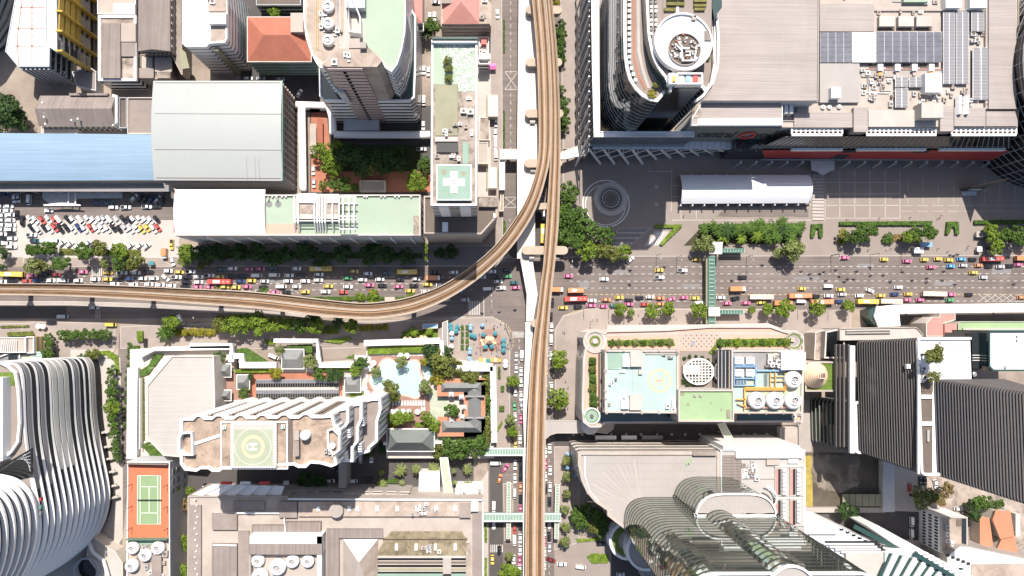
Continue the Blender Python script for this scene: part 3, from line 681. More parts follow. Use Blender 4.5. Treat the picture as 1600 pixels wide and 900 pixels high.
# ================================================================== HOSPITAL SIDE (upper part of the picture, beside the traffic jam)
r=block('curved glass block with stacked green and grey bands beside the yellow finned slab','building',[(-18,-44),(-24,-22),(-35,5),(-54,34),(-66,43),(-200,43),(-200,-160),(-18,-160)],28,'glass_teal','conc',floors=7,band='glass',bandf=.45,slab='bluegrey',proud=.3)
r=block('terrace block with white tiles and red joints beside the yellow finned slab','building',[(8,80),(28,104),(77,104),(80,-40),(30,-40)],22,'bluegrey','white',floors=5,band='darkwin',bandf=.6,par=.5)
for pts in([(29,104),(27,60),(40,-40)],[(50,104),(50,-40)],[(20,72),(70,72)],[(24,45),(70,45)],[(30,12),(70,12)]):line(r,pts,21.5,2.0,'pinkroof','tile_band')
for v in(8,20,30,40,56):line(r,[(32,v),(68,v)],21.5,.5,'darkbrown','tile_joint')
a,b=P(28,104,22),P(77,104,22);fins_on(r,a,b,0,21,7,.8,1.2,'greysteel','column')
r=block('narrow white roofed slab with yellow fins and panels down its long face','building',[(70,-60),(88,-60),(89,82),(70,68)],31,'bluegrey','white',floors=7,band='darkwin',bandf=.6)
a,b=P(89,-60,31),P(89,80,31);n=Vector((1,0))
for k in range(5):
 v=-45+k*31;q=P(88.5,v,31);build('yellow_fin',MB().box((q.x+1.0,q.y,0),(3.2,.8,31.2)),M['yellow'],r)
 q2=P(88.5,v+15,31)
 if v+15<62:
  for z in(13,17.5,22,26.5):build('yellow_panel',MB().box((q2.x+.55,q2.y,z),(.4,8.6,3.6)),M['yellow'],r)
for j,v in enumerate((64,72)):
 for z in(4,10,16,22,27):q=P(88.5,v,31);build('window',MB().box((q.x+.2,q.y,z),(.3,2.2,3.2)),M['darkwin'],r)
block('small domed grey wing with curved wall between the yellow finned slab and the brown court','building',[(112,112),(140,104),(150,112),(150,142),(120,135)],7,'grey_wall','brownflat')
# brown court
r=block('white framed old court building with brown and beige flat roofs inside its walls','building',[(153,24),(213,24),(213,126),(153,126)],13,'white','conc_dirty',par=.7,pw=1.2,floors=3)
pbox(r,159,36,188,122,12.3,14.2,'brownroof','roof_section');pbox(r,188.3,36,212,65,12.3,13.6,'beige','roof_section');pbox(r,188.3,65.3,212,88,12.3,13.2,'brownflat','roof_section')
r=block('pale beige flat block at the top edge above the brown court','building',[(152,-60),(212,-60),(212,22),(152,22)],12,'white','beige',floors=3);pbox(r,177,6,211,22,11,13,'white','roof_section')
r=thing('building',(*P(241,30,18),0),'long brown ribbed gable roofed block beside the pale tower','building');p=PP([(216,80),(266,80),(266,-70),(216,-70)],18)
build('wall',MB().prism(inset(p,.5),0,18),M['beige'],r);build('roof',MB().gable(p,18,20.5,axis=1),M['brownroof'],r);windows_on(r,P(214,80,18),P(266,80,18),2,17,4,8,.6,.5)
for v in range(-50,80,12):pbox(r,266.5,v,268.5,v+3,15,16.5,'white')
r=block('weathered low roofs with patched sheets beside the pale tower','building',[(188,85),(238,85),(262,100),(268,122),(240,124),(188,124)],9,'beige','conc_dirty',par=.4)
for i,(a,b,c,d) in enumerate([(197,86,220,104),(221,88,238,108),(242,83,268,112),(204,106,240,122),(245,112,266,122)]):pbox(r,a,b,c,d,8.6,9.4+i*.3,['oliveroof','beige','beige','brownflat','conc_dirty'][i],'roof_section')
r=block('narrow pale block of dark shutters beside the pale tower','building',[(270,-60),(284,-60),(284,118),(270,90)],12,'beige','brownflat',floors=4);patch(r,[(279,72),(290,82),(296,106),(284,108)],12.1,'oliveroof')
r=thing('building',(*P(120,172,9),0),'brown gable roofed hall with a white end wall above the blue roof','building');p=PP([(58,196),(178,196),(178,148),(60,148)],10)
build('wall',MB().prism(inset(p,.4),0,8.6),M['cream'],r);build('roof',MB().gable(p,8.6,12.4),M['brownroof'],r)
build('end_wall',MB().prism(PP([(177,198),(185,192),(185,150),(177,148)],8),0,9),M['white'],r);windows_on(r,P(58,197,9),P(178,197,9),1,7,2,14,.5,.5)
pbox(r,108,145.5,168,149,8,10,'brownroof','dormer_roof')
for(u,v) in((66,160),(68,175),(68,182),(70,193),(111,187),(121,185)):pbox(r,u-1,v-1,u+1.3,v+1.5,10,12.4 if v>180 else 11.5,'white')
r=block('flat brown sheet roof between the gabled hall and the white vault','building',[(199,152),(240,152),(240,209),(199,209)],9,'cream','brownflat',floors=2)
block('low pale shed in the shade beside the blue roof','building',[(64,197),(120,197),(120,210),(64,210)],5,'cream','conc_light',par=.3)
r=block('stair block of dark louvred floors behind the gabled hall','building',[(186,152),(198,152),(198,200),(186,200)],7,'greysteel','darkbrown',floors=3)
# blue roof, louvred awning
r=thing('building',(*P(110,245,14),0),'long hall under a pale sky blue ribbed roof beside the car park','building');p=PP([(-120,283),(250,281),(237,209),(-120,206)],14)
build('wall',MB().prism(inset(p,.6),0,13),M['bluegrey'],r);build('roof',MB().barrel(p,13,1.0,12),M['blueroof'],r);build('gutter',MB().prism(PP([(-120,285.5),(252,284),(250,281.5),(-120,283)],13.4),12.7,13.4),M['black'],r)
r=thing('awning',(*P(130,291,8),0),'grey louvred awning along the blue roof above the car park','awning')
for k in range(5):build('louvre',MB().prism(PP([(-60,286.5+k*2.6),(262+k*2.5,286.5+k*2.6),(264+k*2.5,288.7+k*2.6),(-60,288.7+k*2.6)],9.5),9.1,9.5,bot=True),M['greyroof'],r)
for u in range(0,272,22):q=P(u,297,9);build('post',MB().box((q.x,q.y,0),(.4,.4,9.1)),M['greysteel'],r)
r=thing('loading_platform',(*P(120,312,0),0),'shaded platform with an arched white canopy in the car park','platform')
build('platform',MB().prism(PP([(66,298),(190,298),(190,309),(118,310),(116,318),(78,318),(66,310)],1.5),0,1.5),M['grey_wall'],r)
cv=[(68+k*5.8,320-3.2*sin(pi*k/10),3) for k in range(11)];build('canopy',MB().strip(PP([(a,b) for a,b,_ in cv],4),PP([(68+k*5.8,321.5) for k in range(11)],4),4,th=.3),M['white'],r)
for u in(105,116):build('canopy_beam',MB().prism(prect(u,297,u+1.6,320,4),3.2,3.6,bot=True),M['white'],r)
for u in(72,94,122):q=P(u,320,2);build('post',MB().box((q.x,q.y,0),(.3,.3,4)),M['steel'],r)
# white vault
r=thing('building',(*P(345,205,20),0),'large car park block under a pale vaulted sheet roof','building');p=PP([(239,281),(441,282),(440,125),(238,125)],27)
build('wall',MB().prism(inset(p,.9),0,26.2),M['darkbrown'],r);build('roof',MB().barrel(p,26.0,2.4,14,axis=0),M['greenwhite'],r)
a,b=P(440,126,27),P(440,281,27);fins_on(r,a+Vector((-.8,0)),b+Vector((-.8,0)),0,25.4,14,.45,1.1,'beige','fin')
for k in range(6):build('floor_slab',MB().ring(inset(p,.15),inset(p,1.0),3+k*3.8,3.7+k*3.8),M['beige'],r)
build('brown_panel',MB().box((a.x-.5,a.y-8,16),(.5,14,9.6)),M['redroof'],r)
build('gutter',MB().prism(prect(440.3,125,442,282,26.6),26,26.6,bot=True),M['greenmetal'],r)
for v in(176,232):line(r,[(241,v),(439,v+1)],28.3+(.3 if v==176 else.15),.5,'conc_light','roof_seam',.12)
for u in(385,398,404):line(r,[(u,236),(u,279)],27.6,.35,'conc_light','roof_seam',.12)
# pale tower with bands
px=[(285,-60),(322,-60),(350,-40),(355,5),(355,60),(352,66),(327,68),(322,73),(290,73),(285,68)]
r=block('pale concrete tower with rounded white parapet and ribbon windows beside the red hipped roof','building',px,35,'white','white2',floors=9,band='darkwin',bandf=.2,pw=.8,par=1.4)
pbox(r,325,-30,353,17,33.6,35.5,'conc_stain','roof_section');pbox(r,325,20,353,37,33.6,37,'white','roof_section');pbox(r,329,39,352,64,33.6,34.6,'conc_stain','roof_section')
a,b=P(330,72,35),P(337,72,35);build('dark_panel',MB().box(((a.x+b.x)/2,a.y-.3,1),(2.4,1.2,31)),M['oliveroof'],r)
line(r,[(289,-20),(289,68)],33.7,.6,'conc','roof_rail',.3);clutter(r,[(328,-20),(352,-20),(352,12),(328,12)],35.5,6,5)
# red hipped roof block
r=thing('building',(*P(437,60,21),0),'green banded block under a red tiled hipped roof','building');p=PP([(387,96),(486,96),(486,27),(387,27)],20)
build('wall',MB().prism(inset(p,.7),0,19.7),M['brownflat'],r);build('roof',MB().hip(p,20,25,.42),M['redroof'],r)
build('gutter',MB().ring(inset(p,-.35),inset(p,.05),19.6,20.1),M['cream'],r)
for k in range(5):build('floor_slab',MB().ring(inset(p,-.1),inset(p,.8),2+k*3.7,3.2+k*3.7),M['heligreen'],r)
pbox(r,454,20,474,50,18,25.6,'beige','stair_head')
block('dark flat roofed block in the shade behind the red hipped roof','building',[(400,-60),(470,-60),(470,8),(400,8)],9,'greysteel','darkbrown',floors=2)
# hospital tower
r=block('tall hospital tower with pink tiled shaft, rooftop cooling towers and banded curved wings','building',[(480,-80),(474,-10),(474,25),(477,55),(484,78),(493,97),(500,106),(512,103),(590,103),(597,96),(602,106),(612,112),(621,100),(628,78),(633,50),(634,20),(630,-80)],66,'white','conc_light',floors=15,band='darkwin',bandf=.24,par=1.2,ztop=3)
patch(r,[(563,-60),(628,-60),(631,20),(630,50),(625,76),(616,106),(606,102),(596,90),(570,72)],64.85,'greenroof','roof_section')
patch(r,[(482,-60),(537,-60),(537,50),(530,75),(505,96),(490,84),(479,40)],64.85,'conc_stain','roof_section')
build('shaft_cap',MB().prism(PP([(503,101),(511,104.3),(589,104.3),(597,95),(578,76),(530,76)],75),0,75),M['conc_stain'],r)
p=PP([(511,104.5),(566,104.5),(566,95),(511,95)],75);build('shaft',MB().prism([q+Vector((0,-.6)) for q in p],0,74.4),M['pinkwall'],r)
for k in range(19):build('joint_band',MB().box(((p[0].x+p[1].x)/2,p[0].y-.62 if p[0].y<p[2].y else p[2].y-.62,3+k*3.8),(abs(p[1].x-p[0].x),.12,.35)),M['darkbrown'],r)
for k in range(18):build('window',MB().box(((p[0].x*.55+p[1].x*.45),min(q.y for q in p)-.7,5+k*3.8),(1.3,.3,1.5)),M['black_glass'],r)
px=[(544,-20),(544,49),(564,52),(563,25),(556,8)];q=PP(px,70);build('curved_screen',MB().ring(ccw(q),inset(q,.5),64.8,70),M['white'],r)
for pts in([(494,-40),(494,78)],[(497,-40),(497,78)]):line(r,pts,65,.5,'yellow','pipe',.4)
line(r,[(526,-40),(528,72)],65,.5,'bluepipe','pipe',.4);line(r,[(531,-40),(532,70)],65,.5,'steel','pipe',.4)
pbox(r,540,-10,570,12,64.8,69,'bluegrey');pbox(r,562,66,572,75,64,77,'conc');pbox(r,545,60,562,75,64,75.4,'beige')
clutter(r,[(500,20),(540,20),(540,70),(500,80)],65,9,8,pipes=5);clutter(r,[(520,80),(575,80),(575,100),(520,100)],75,4,9)
px=[(498,100),(499,150),(505,158),(640,158),(648,152),(650,100),(650,25),(642,12),(620,12),(600,100)]
block('','',px,34,'white','glass_teal',parent=r,floors=7,band='darkwin',bandf=.36,par=.9,pw=.8)
p=PP([(499,104),(512,108),(538,143),(530,143),(518,130)],52);build('fin_wall',MB().prism(p,34,50),M['grey_wall'],r)
for k,(u,v) in enumerate(((513,10.5),(513,37),(513,63))):cooling_tower(u,v,65,9.2,['topmost','middle','lowest'][k]+' of three white cooling towers on the hospital tower','cooling towers on the hospital tower')
block('low grey podium at the foot of the hospital tower','building',[(537,184),(592,184),(592,203),(537,203)],6,'grey_wall','bluegrey',par=.4)
# white tubes of covered walkway in the garden
def tube_walk(label,pts,rpx,h):
 c=P(*pts[0],h);r=thing('covered_walkway',(c.x,c.y,0),label,'walkway');w_=smooth(PP(pts,h),5,False) if len(pts)>2 else PP(pts,h)
 build('vault',MB().tube([(q.x,q.y,h-.4) for q in w_],rpx*mpp(h),12,squash=.6),M['white'],r)
 for i in range(0,len(w_),max(1,len(w_)//4)):build('post',MB().box((w_[i].x,w_[i].y,0),(.3,.3,h-.6)),M['steel'],r)
tube_walk('white vaulted walkway crossing the yard below the red hipped roof',[(462,163),(515,165)],5.5,5)
tube_walk('white vaulted walkway running down beside the car park block',[(471,166),(472,230),(473,298)],6,5);tube_walk('white vaulted walkway bend beside the red path',[(514,166),(519,185),(520,210)],6,5)
tube_walk('white vaulted walkway below the hospital tower',[(522,210),(600,210.5),(672,210)],6,5)
r=thing('walkway_roof',(*P(500,205,3),0),'narrow red roofed walkway in the hospital garden','walkway');build('roof',MB().gable(prect(495,185,504,232,3.2),2.8,3.6,axis=1),M['redroof'],r);build('side_roof',MB().prism(prect(484,193,494,240,3),2.5,2.8,bot=True),M['beige'],r)
for v in(190,208,226):q=P(499.5,v,2);build('post',MB().box((q.x,q.y,0),(.25,.25,2.9)),M['steel'],r)
block('low beige hut in the hospital garden','hut',[(562,282),(602,282),(602,299),(562,299)],4,'cream','brownflat',name='hut',par=.3)
# pink roofs at the top edge
r=thing('building',(*P(642,10,14),0),'pink roofed block at the top edge beside the hospital tower','building');p=PP([(628,36),(660,36),(660,-60),(628,-60)],15);build('wall',MB().prism(inset(p,.4),0,15),M['white'],r);build('roof',MB().hip(p,15,18,.5,axis=1),M['pinkroof'],r);windows_on(r,P(650,36.6,15),P(660,36.6,15),2,14,4,4,.7,.6)
block('narrow white block with floors of windows below the pink roof','building',[(651,36),(662,36),(662,48),(651,48)],10,'white','conc',floors=3)
r=thing('building',(*P(730,15,14),0),'pale block under a faded red hipped roof at the top of the hospital lane','building');p=PP([(692,34),(749,34),(749,-50),(692,-50)],20);q=PP([(690,38),(766,38),(766,-60),(690,-60)],17)
build('wall',MB().prism(q,0,17),M['beige'],r);build('roof_terrace',MB().prism(inset(q,.2),16.9,17.3),M['conc_stain'],r);build('roof',MB().hip(p,17.4,22.5,.5,axis=1),M['pinkroof'],r)
for k in range(4):build('floor_slab',MB().ring(inset(q,-.5),inset(q,.2),3+k*4,4+k*4),M['conc_stain'],r)
pbox(r,690,-8,709,5,17.3,20,'brownflat');clutter(r,[(752,-20),(764,-20),(764,30),(752,30)],17.3,6,11)
# hospital slab with cross helipad
H_=62
r=block('long hospital slab with a white cross helipad, olive roof and drained pool terrace','building',[(674,62),(746,62),(745.5,321),(673,321)],H_,'white','conc_dirty',floors=16,band='darkwin',bandf=.4,par=1.3,pw=.8)
patch(r,[(677,66),(745,66),(745,143),(716,143),(716,132),(677,132)],H_-1.25,'greenroof','pool_terrace')
pbox(r,680,133,715,212,H_-1.3,H_+.6,'oliveroof','roof_section');patch(r,[(717,145),(738,145),(738,219),(717,219)],H_-1.2,'conc_dirty','roof_section')
pbox(r,680,212.5,715,221,H_-1.3,H_+.2,'pinkwall','louvre_screen');pbox(r,682,223,716,238,H_-1.3,H_-.2,'black','roof_section');pbox(r,723,222,732,256,H_-1.3,H_-.6,'heligreen','gangway')
rr=random.Random(5);b=MB()
for k in range(170):
 u,v=rr.uniform(690,742),rr.uniform(68,141)
 if u<706 and v>90:continue
 if u<716 and v>104:continue
 c=P(u,v,H_-1.2);a0=rr.uniform(0,6.3);rad=rr.uniform(.6,1.5);n=7;sp=rr.uniform(2.2,5)
 L=[c+Vector((cos(a0+sp*i/n),sin(a0+sp*i/n)))*(rad+.1) for i in range(n+1)];R=[c+Vector((cos(a0+sp*i/n),sin(a0+sp*i/n)))*(rad-.1) for i in range(n+1)];b.strip(L,R,H_-1.16)
o_=build('white_squiggle',b,M['white'],r);o_['kind']='stuff'
pbox(r,682,257,737,313,H_-1.3,H_+1.6,'heligreen','helipad');hp=H_+1.62
p=PP([(682,313),(737,313),(737,257),(682,257)],hp);build('helipad_border',MB().ring(ccw(p),inset(p,.45),hp,hp+.08),M['white'],r)
c=P(709.3,284.5,hp);k=mpp(hp)
build('cross_mark',MB().prism([c+Vector((x*k,y*k)) for x,y in[(-5.5,-17),(5.5,-17),(5.5,-6),(17,-6),(17,6),(5.5,6),(5.5,17),(-5.5,17),(-5.5,6),(-17,6),(-17,-6),(-5.5,-6)]],hp,hp+.06),M['white'],r)
b=MB()
for dy in(-1,1):b.box((c.x,c.y+dy*2.4*k,hp+.07),(8*k,.9*k,.04))
b.box((c.x,c.y,hp+.07),(1*k,4.8*k,.04));build('letter_mark',b,M['logo_red'],r)
for(u,v,rad) in((693,269,4.5),(724,271,4),(710,302,2.2)):c2=P(u,v,hp);build('stain',MB().cyl(c2,rad*k,hp,hp+.02,18),M['oliveroof'],r)
pbox(r,675,57.5,747,60.5,40,H_+1.5,'glass_teal','screen_wall');pbox(r,674,64.4,746,66,H_-1.3,H_+1.2,'white','screen_wall')
p=PP([(673,321),(745.5,321)],H_);windows_on(r,p[0].lerp(p[1],.42),p[0].lerp(p[1],.60),36,60,7,4,.6,.7,'conc_dirty','balcony')
for t0,t1 in((.16,.38),(.62,.86)):q0,q1=p[0].lerp(p[1],t0),p[0].lerp(p[1],t1);build('blank_panel',MB().box(((q0.x+q1.x)/2,q0.y-.1,34),((q1-q0).length,.5,26)),M['white'],r)
clutter(r,[(676,240),(720,240),(720,255),(676,255)],H_-1.2,5,21);clutter(r,[(718,146),(738,146),(738,218),(718,218)],H_-1.2,7,22);clutter(r,[(684,195),(714,195),(714,210),(684,210)],H_+.6,4,23)
# podium of the slab
r=block('dark brown roofed podium with a slanted end below the helipad slab','building',[(662,306),(776,306),(777,338),(752,366),(662,365)],33.5,'beige','darkbrown',floors=5,band='cream',bandf=.25,par=.9,pw=.7)
pbox(r,691,347,700,362,32.6,33.2,'white','sign_board');pbox(r,748,309,778,323,30,35,'conc_dirty','annex_roof');pbox(r,771,333,774,340,32.6,34,'white')
sb=r
# small buildings of the hospital lane
r=block('small white clinic annex with roof tanks beside the helipad slab','building',[(748,57),(764,57),(764,100),(748,100)],9,'white','conc_light',floors=2);pbox(r,752,62,760,69,8,11,'logo_red');pbox(r,748,84,766,92,8,10.5,'white');clutter(r,[(749,70),(763,70),(763,96),(749,96)],8.2,6,31)
r=thing('market_stall',(*P(769,104,0),0),'small stall with a bright pink awning in the hospital lane','stall');build('awning',MB().gable(prect(763,99,775,108,3),2.6,3.4),mat('pink_cloth',(.72,.18,.42),.7),r)
for u in(764,774):build('post',MB().box((*P(u,104,1),0),(.2,.2,2.7)),M['steel'],r)
for lab,a,b,c,d,h in(('white roofed kiosk by the hospital lane above the skywalk link',763,148,778,182,6),('white roofed kiosk by the hospital lane below the skywalk link',763,261,776,294,6)):
 rk=block(lab,'kiosk',[(a,b),(c,b),(c,d),(a,d)],h,'cream','white2',name='kiosk',par=.2)
 pbox(rk,a-3,b,a-1.5,d,0,2.2,'oliveroof','planter')
block('brown flat shed in the hospital lane','shed',[(747,222),(763,222),(763,256),(747,256)],5,'cream','beige',name='shed',par=.3);block('stained low roof in the hospital lane','shed',[(749,183),(765,183),(765,219),(749,219)],4,'cream','conc_dirty',name='shed',par=.3)
block('slim pale gatehouse by the podium corner','kiosk',[(782,301),(787,301),(787,330),(780,330)],4,'cream','conc_dirty',name='kiosk',par=.2)
# green roofed block with pergolas
h=29
r=block('long green roofed block with white pergola beams and a white vault beside the avenue trees','building',[(272,304),(657,304),(657,368),(272,368)],h,'grey_wall','greenroof',floors=6,band='bluegrey',bandf=.5,par=1.0,pw=.6,parm='cream')
p=PP([(272,367),(414,367),(413,295),(272,295)],h+1);build('vault',MB().barrel(p,h-.5,2.2,12),M['white2'],r)
build('red_edge',MB().box(((p[0].x+p[3].x)/2-.2,(p[0].y+p[3].y)/2,h-6),(.4,abs(p[0].y-p[3].y)*.9,6)),M['logo_red'],r)
pbox(r,416,350,466,367,h-1,h-.4,'pinkpave','roof_section');pbox(r,462,303,530,342,h-1,h+2.4,'conc_light','plant_room');pbox(r,467,302,494,317,h+2.4,h+3.4,'white','roof_section');pbox(r,511,305,529,317,h+2.4,h+3.4,'white','roof_section')
patch(r,[(464,318.5),(489,318.5),(489,334),(464,334)],h+2.45,'conc_dirty');patch(r,[(511,319),(528,319),(528,334),(511,334)],h+2.45,'conc_dirty')
for u in(459.5,466,491.5,495.5,499.5,503.5,508,519.5,530,536,545,553):
 f=MB();q0,q1,q2=P(u,305,h+3.6),P(u,348,h+3.6),P(u+1.5,361,h+.4);f.bar((*q0,h+3.6),(*q1,h+3.6),.5,.6);f.bar((*q1,h+3.6),(*q2,h),.5,.6);build('pergola_beam',f,M['white'],r)
for v in(307.5,318,337.5,343,357.5):q0,q1=P(530,v,h+3.7),P(557,v,h+3.7);build('pergola_rail',MB().bar((*q0,h+3.7),(*q1,h+3.7),.5,.4),M['white'],r)
for v in(340,345):q0,q1=P(458,v,h+3.9),P(530,v,h+3.9);build('pergola_rail',MB().bar((*q0,h+3.9),(*q1,h+3.9),.4,.4),M['white'],r)
line(r,[(556,305),(556,366)],h-.9,.8,'white','kerb_line',.4);pbox(r,646,337,655,368,h-1,h+.6,'conc_dirty','roof_section')
for u in(424,430,439,445,568,572,594,600,616,622,641):pbox(r,u,305,u+2.6,308,h-1,h+.2,'white')
for u in(545,552,560,570,596,600,641):pbox(r,u,365,u+2.8,367.5,h-1,h+.2,'white')
for u,v in((420.5,319),(434.5,319)):c=P(u,v,h-.9);build('stain',MB().cyl(c,1.5,h-.95,h-.88,16),M['slate'],r);pbox(r,u-2.5,v-12,u-.5,v-6,h-1,h+.4,'conc')
a,b=P(272,368,h),P(657,368,h);fins_on(r,a,b,4,27,12,.6,1.2,'white','buttress');windows_on(r,P(657,306,h),P(657,367,h),4,26,4,6,.6,.5)
# ================================================================== SHOPPING MALL SIDE (upper right)
MIR=glass('mirror_glass',(0.30,0.33,0.31),0.03,0.8,metal=0.85);M['mirror']=MIR
M['mirror_dark']=glass('dark_mirror_glass',(0.055,0.065,0.06),0.05,0.8,metal=0.6)
h=34
r=block('mall block with white parapet and a sloping lattice glass face along the railway pavement','building',[(923,-80),(936,-80),(938,205),(1085,205),(1085,214),(928,214),(925,100)],h,'glass_blue','white',par=.4,pw=.5,parm='white')
a,b=P(923,-80,h),P(928,214,h)
for k in range(13):
 v=-70+k*23.5;q0,q1=P(923.5,v,h),P(926,v+22,h);x=q0.x-.7
 build('lattice_bar',MB().bar((x,q0.y,33),(x-2.2,q1.y,0),.8,.6),M['white'],r)
 for j in range(3):
  y0,y1=q0.y-j*(q0.y-q1.y)/3-.5,q0.y-(j+1)*(q0.y-q1.y)/3+.4
  build('window_panel',MB().box((x+.35,(y0+y1)/2,2),(.3,abs(y0-y1),29)),M['solar_light'] if j==1 else M['darkwin'],r)
line(r,[(935,-60),(938,214)],h,.8,'darkbrown','gutter',.1)
# office tower, curved part
HU=78
px=[(974,-90),(974,0),(974,50),(975,85),(978,108),(983,125),(992,139),(1003,150),(1016,157),(1028,159),(1046,137),(1097,137),(1104,147),(1113,130),(1119,105),(1120,60),(1120,-90)]
p=ccw(PP(px,HU))
r=block('curved office tower of dark mirrored bands with a planted terrace behind its white rim','building',p,HU,'mirror_dark','pave_grey',z0=0,par=1.2,pw=1.2,parm='white',raw=True)
for k in range(19):build('floor_slab',MB().ring(inset(p,-.14),inset(p,.2),4+k*3.9,4.3+k*3.9),M['greysteel'],r)
for v in range(-40,130,9):
 pbox(r,981+(0 if v<95 else(v-95)*.35),v,986+(0 if v<95 else(v-95)*.35),v+5,HU-1.2,HU+.2,['white','conc','steel'][v%3],'terrace_table')
line(r,[(989,-60),(991,90),(998,118),(1008,140)],HU-1.1,3.2,'redpave','paved_strip');line(r,[(996,-60),(998,80),(1005,112),(1014,138)],HU-1.1,5,'pave_light','paved_strip')
px=[(1010,-90),(1010,30),(1014,70),(1022,98),(1038,122),(1052,130),(1060,-90)];q=[Vector(a) for a in smooth(ccw(PP(px,83)),3)]
build('inner_wall',MB().prism(q,HU-1.2,83),M['glass_teal'],r);build('inner_rim',MB().ring(q,inset(q,1.0),82.6,83.8),M['white'],r);build('inner_deck',MB().prism(inset(q,.9),82.8,83.1),M['pave_grey'],r)
for u in(1016,1023):
 for v in range(-20,56,7):pbox(r,u,v,u+4,v+4,83,84.4,['slate','white','steel'][(v+20)//7%3],'roof_unit')
# round penthouse and its black core
r2=thing('building',(*P(1068,65,85),0),'round white rooftop lounge with a maze of white units above a sheer black face','building')
c=P(1067,66,86);k=mpp(86)
core=PP([(1046,136),(1097,136),(1100,100),(1046,100)],85);build('core',MB().prism(core,0,83.4),M['black_glass'],r2)
build('drum',MB().cyl(c,44*k,40,84,48),M['glass_teal'],r2);build('deck',MB().cyl(c,46*k,84,86,48),M['white2'],r2);build('rim',MB().ring(ngon(c.x,c.y,47.5*k,48),ngon(c.x,c.y,45*k,48),84,87),M['white'],r2)
pbox(r2,1045,114,1058,131,83,86.5,'white','terrace');pbox(r2,1058,115,1097,131,83,86.3,'pave_light','terrace');p=PP([(1057,132),(1098,132),(1098,114),(1057,114)],87);build('terrace_parapet',MB().ring(ccw(p),inset(p,.6),83,87.4),M['white'],r2)
for i,u in enumerate((1061,1072,1083.5)):pbox(r2,u,118.5,u+7,127.5,86.3,87,['bluegrey','bluepipe','logo_red'][i],'daybed')
pbox(r2,1051,118,1056,127,86.5,87.2,'orange','daybed')
c2=P(1069,78,86);build('sunken_bar',MB().lathe(c2,[(27*k,86.05),(27*k,86.8),(25.5*k,86.8),(25.5*k,86.1)],36),M['conc'],r2);build('bar_floor',MB().cyl(c2,25.5*k,86,86.08,36),M['darkbrown'],r2)
for pts in([(1054,70),(1064,80),(1065,96),(1084,96),(1086,80)],[(1059,67),(1066,77),(1076,77)],[(1070,82),(1077,82),(1077,88),(1070,88)],[(1062,84),(1062,92)]):line(r2,pts,86.2,2.2,'white','counter',1.2)
pbox(r2,1057,55,1080,65,86,72.5,'conc_light','bar_roof')
for a in range(9):build('pergola_rib',MB().bar((*P(1050+a*3.4,40+abs(a-4)*1.2,72),72.5),(*P(1052+a*3,56,72),72.5),.3),M['conc_dirty'],r2)
rr=random.Random(4)
for a in range(40):
 t=rr.uniform(0,6.28);q=c2+Vector((cos(t),sin(t)))*rr.uniform(12,25)*k;build('bar_seat',MB().box((q.x,q.y,86.1),(rr.uniform(.5,1.3),rr.uniform(.5,1),.7),t),M[rr.choice(['white','conc','redpave','greysteel','brownroof'])],r2)
pbox(r2,1101,48,1112,63,86,86.6,'brownroof','terrace_mat');pbox(r2,1081,24,1088,31,86,87,'conc','roof_unit')
M['mossbed']=mat('roof_planting',(.17,.155,.05),.95,.4,.5,stain=.5)
def bed(root,pts,h,m='grass',name='planting_bed'):build(name,MB().prism(PP(pts,h+.5),h-.2,h+.5),M[m],root)
for(a,b_,c_,d) in((1042,-10,1070,0),(1042,3,1070,8),(1038,12,1056,17),(1084,-2,1105,3),(1084,6,1104,10),(1085,12,1102,16)):bed(r2,[(a,b_),(c_,b_),(c_,d),(a,d)],84,'mossbed')
build('garden_deck',MB().prism(PP([(1036,-60),(1112,-60),(1112,60),(1036,60)],83.5),80,83.5),M['pave_grey'],r2)
# big sheet roof
h2=46
r=block('huge grey ribbed sheet roof of the mall beside the round rooftop lounge','building',[(1121,-80),(1281,-80),(1279,157),(1098,157),(1112,138),(1120,112)],h2,'grey_wall','mallroof',par=.5,pw=.5,parm='conc')
for u in(1159,1223):line(r,[(u,-70),(u,156)],h2-.5,.7,'conc','roof_joint')
px=[(1119,30),(1121,60),(1120,105),(1112,130),(1098,150),(1085,160)];line(r,px,HU+.4,3.6,'white','curved_parapet',1.2);line(r,[(1111,-40),(1113,60),(1115,100),(1110,125)],79,1.4,'cream','curved_rail',.6)
p=PP([(1116,28),(1120,22),(1128,12),(1128,-60),(1113,-60),(1113,12)],84);build('glass_prow',MB().prism(p,40,84),M['glass_teal'],r)
r=block('lower strip of the mall roof carrying the dark lettered sign on its shaded face','building',[(1098,158),(1223,158),(1223,196),(1078,196),(1080,186)],43,'grey_wall','mallroof',par=.6,pw=.4,parm='white')
pbox(r,1090,185,1222.5,195.6,41,43.3,'white2','white_fascia');pbox(r,1226,158,1231.5,177,35.4,40,'white2');pbox(r,1234,158,1239.5,177,35.4,40,'white2');pbox(r,1081,160,1096,184,42.2,42.7,'conc_dirty','roof_section');pbox(r,1223.5,159,1247,196,0,35.5,'mallroof','lower_wing')
yw=P(1150,196,43).y;build('sign_wall',MB().box(((P(1078,196,43).x+P(1223,196,43).x)/2,yw-.15,12),(P(1223,196,43).x-P(1078,196,43).x,.4,29)),M['sign_grey'],r)
for k in range(18):q=P(1092+k*7.4,190,43.3);build('fascia_joint',MB().box((q.x,q.y,43.3),(.2,3.2,.06)),M['conc'],r)
for txt,u in(('central',1121),('world',1200)):letters(r,txt,(P(u,203,30).x,yw-.45,29),14.0,'black',(pi/2,0,0)).scale=(.46,1,1)
q=P(1168,203,30);b=MB();b.tube([(q.x+3.4*cos(t*pi/12),yw-.7,29.5+4.6*sin(t*pi/12)) for t in range(25)],.6,6);build('sign_ring',b,M['logo_red'],r)
for(u,v) in((1239.5,162),):pbox(r,1241,160,1276,172,30,35,'darkbrown','plant_pit')
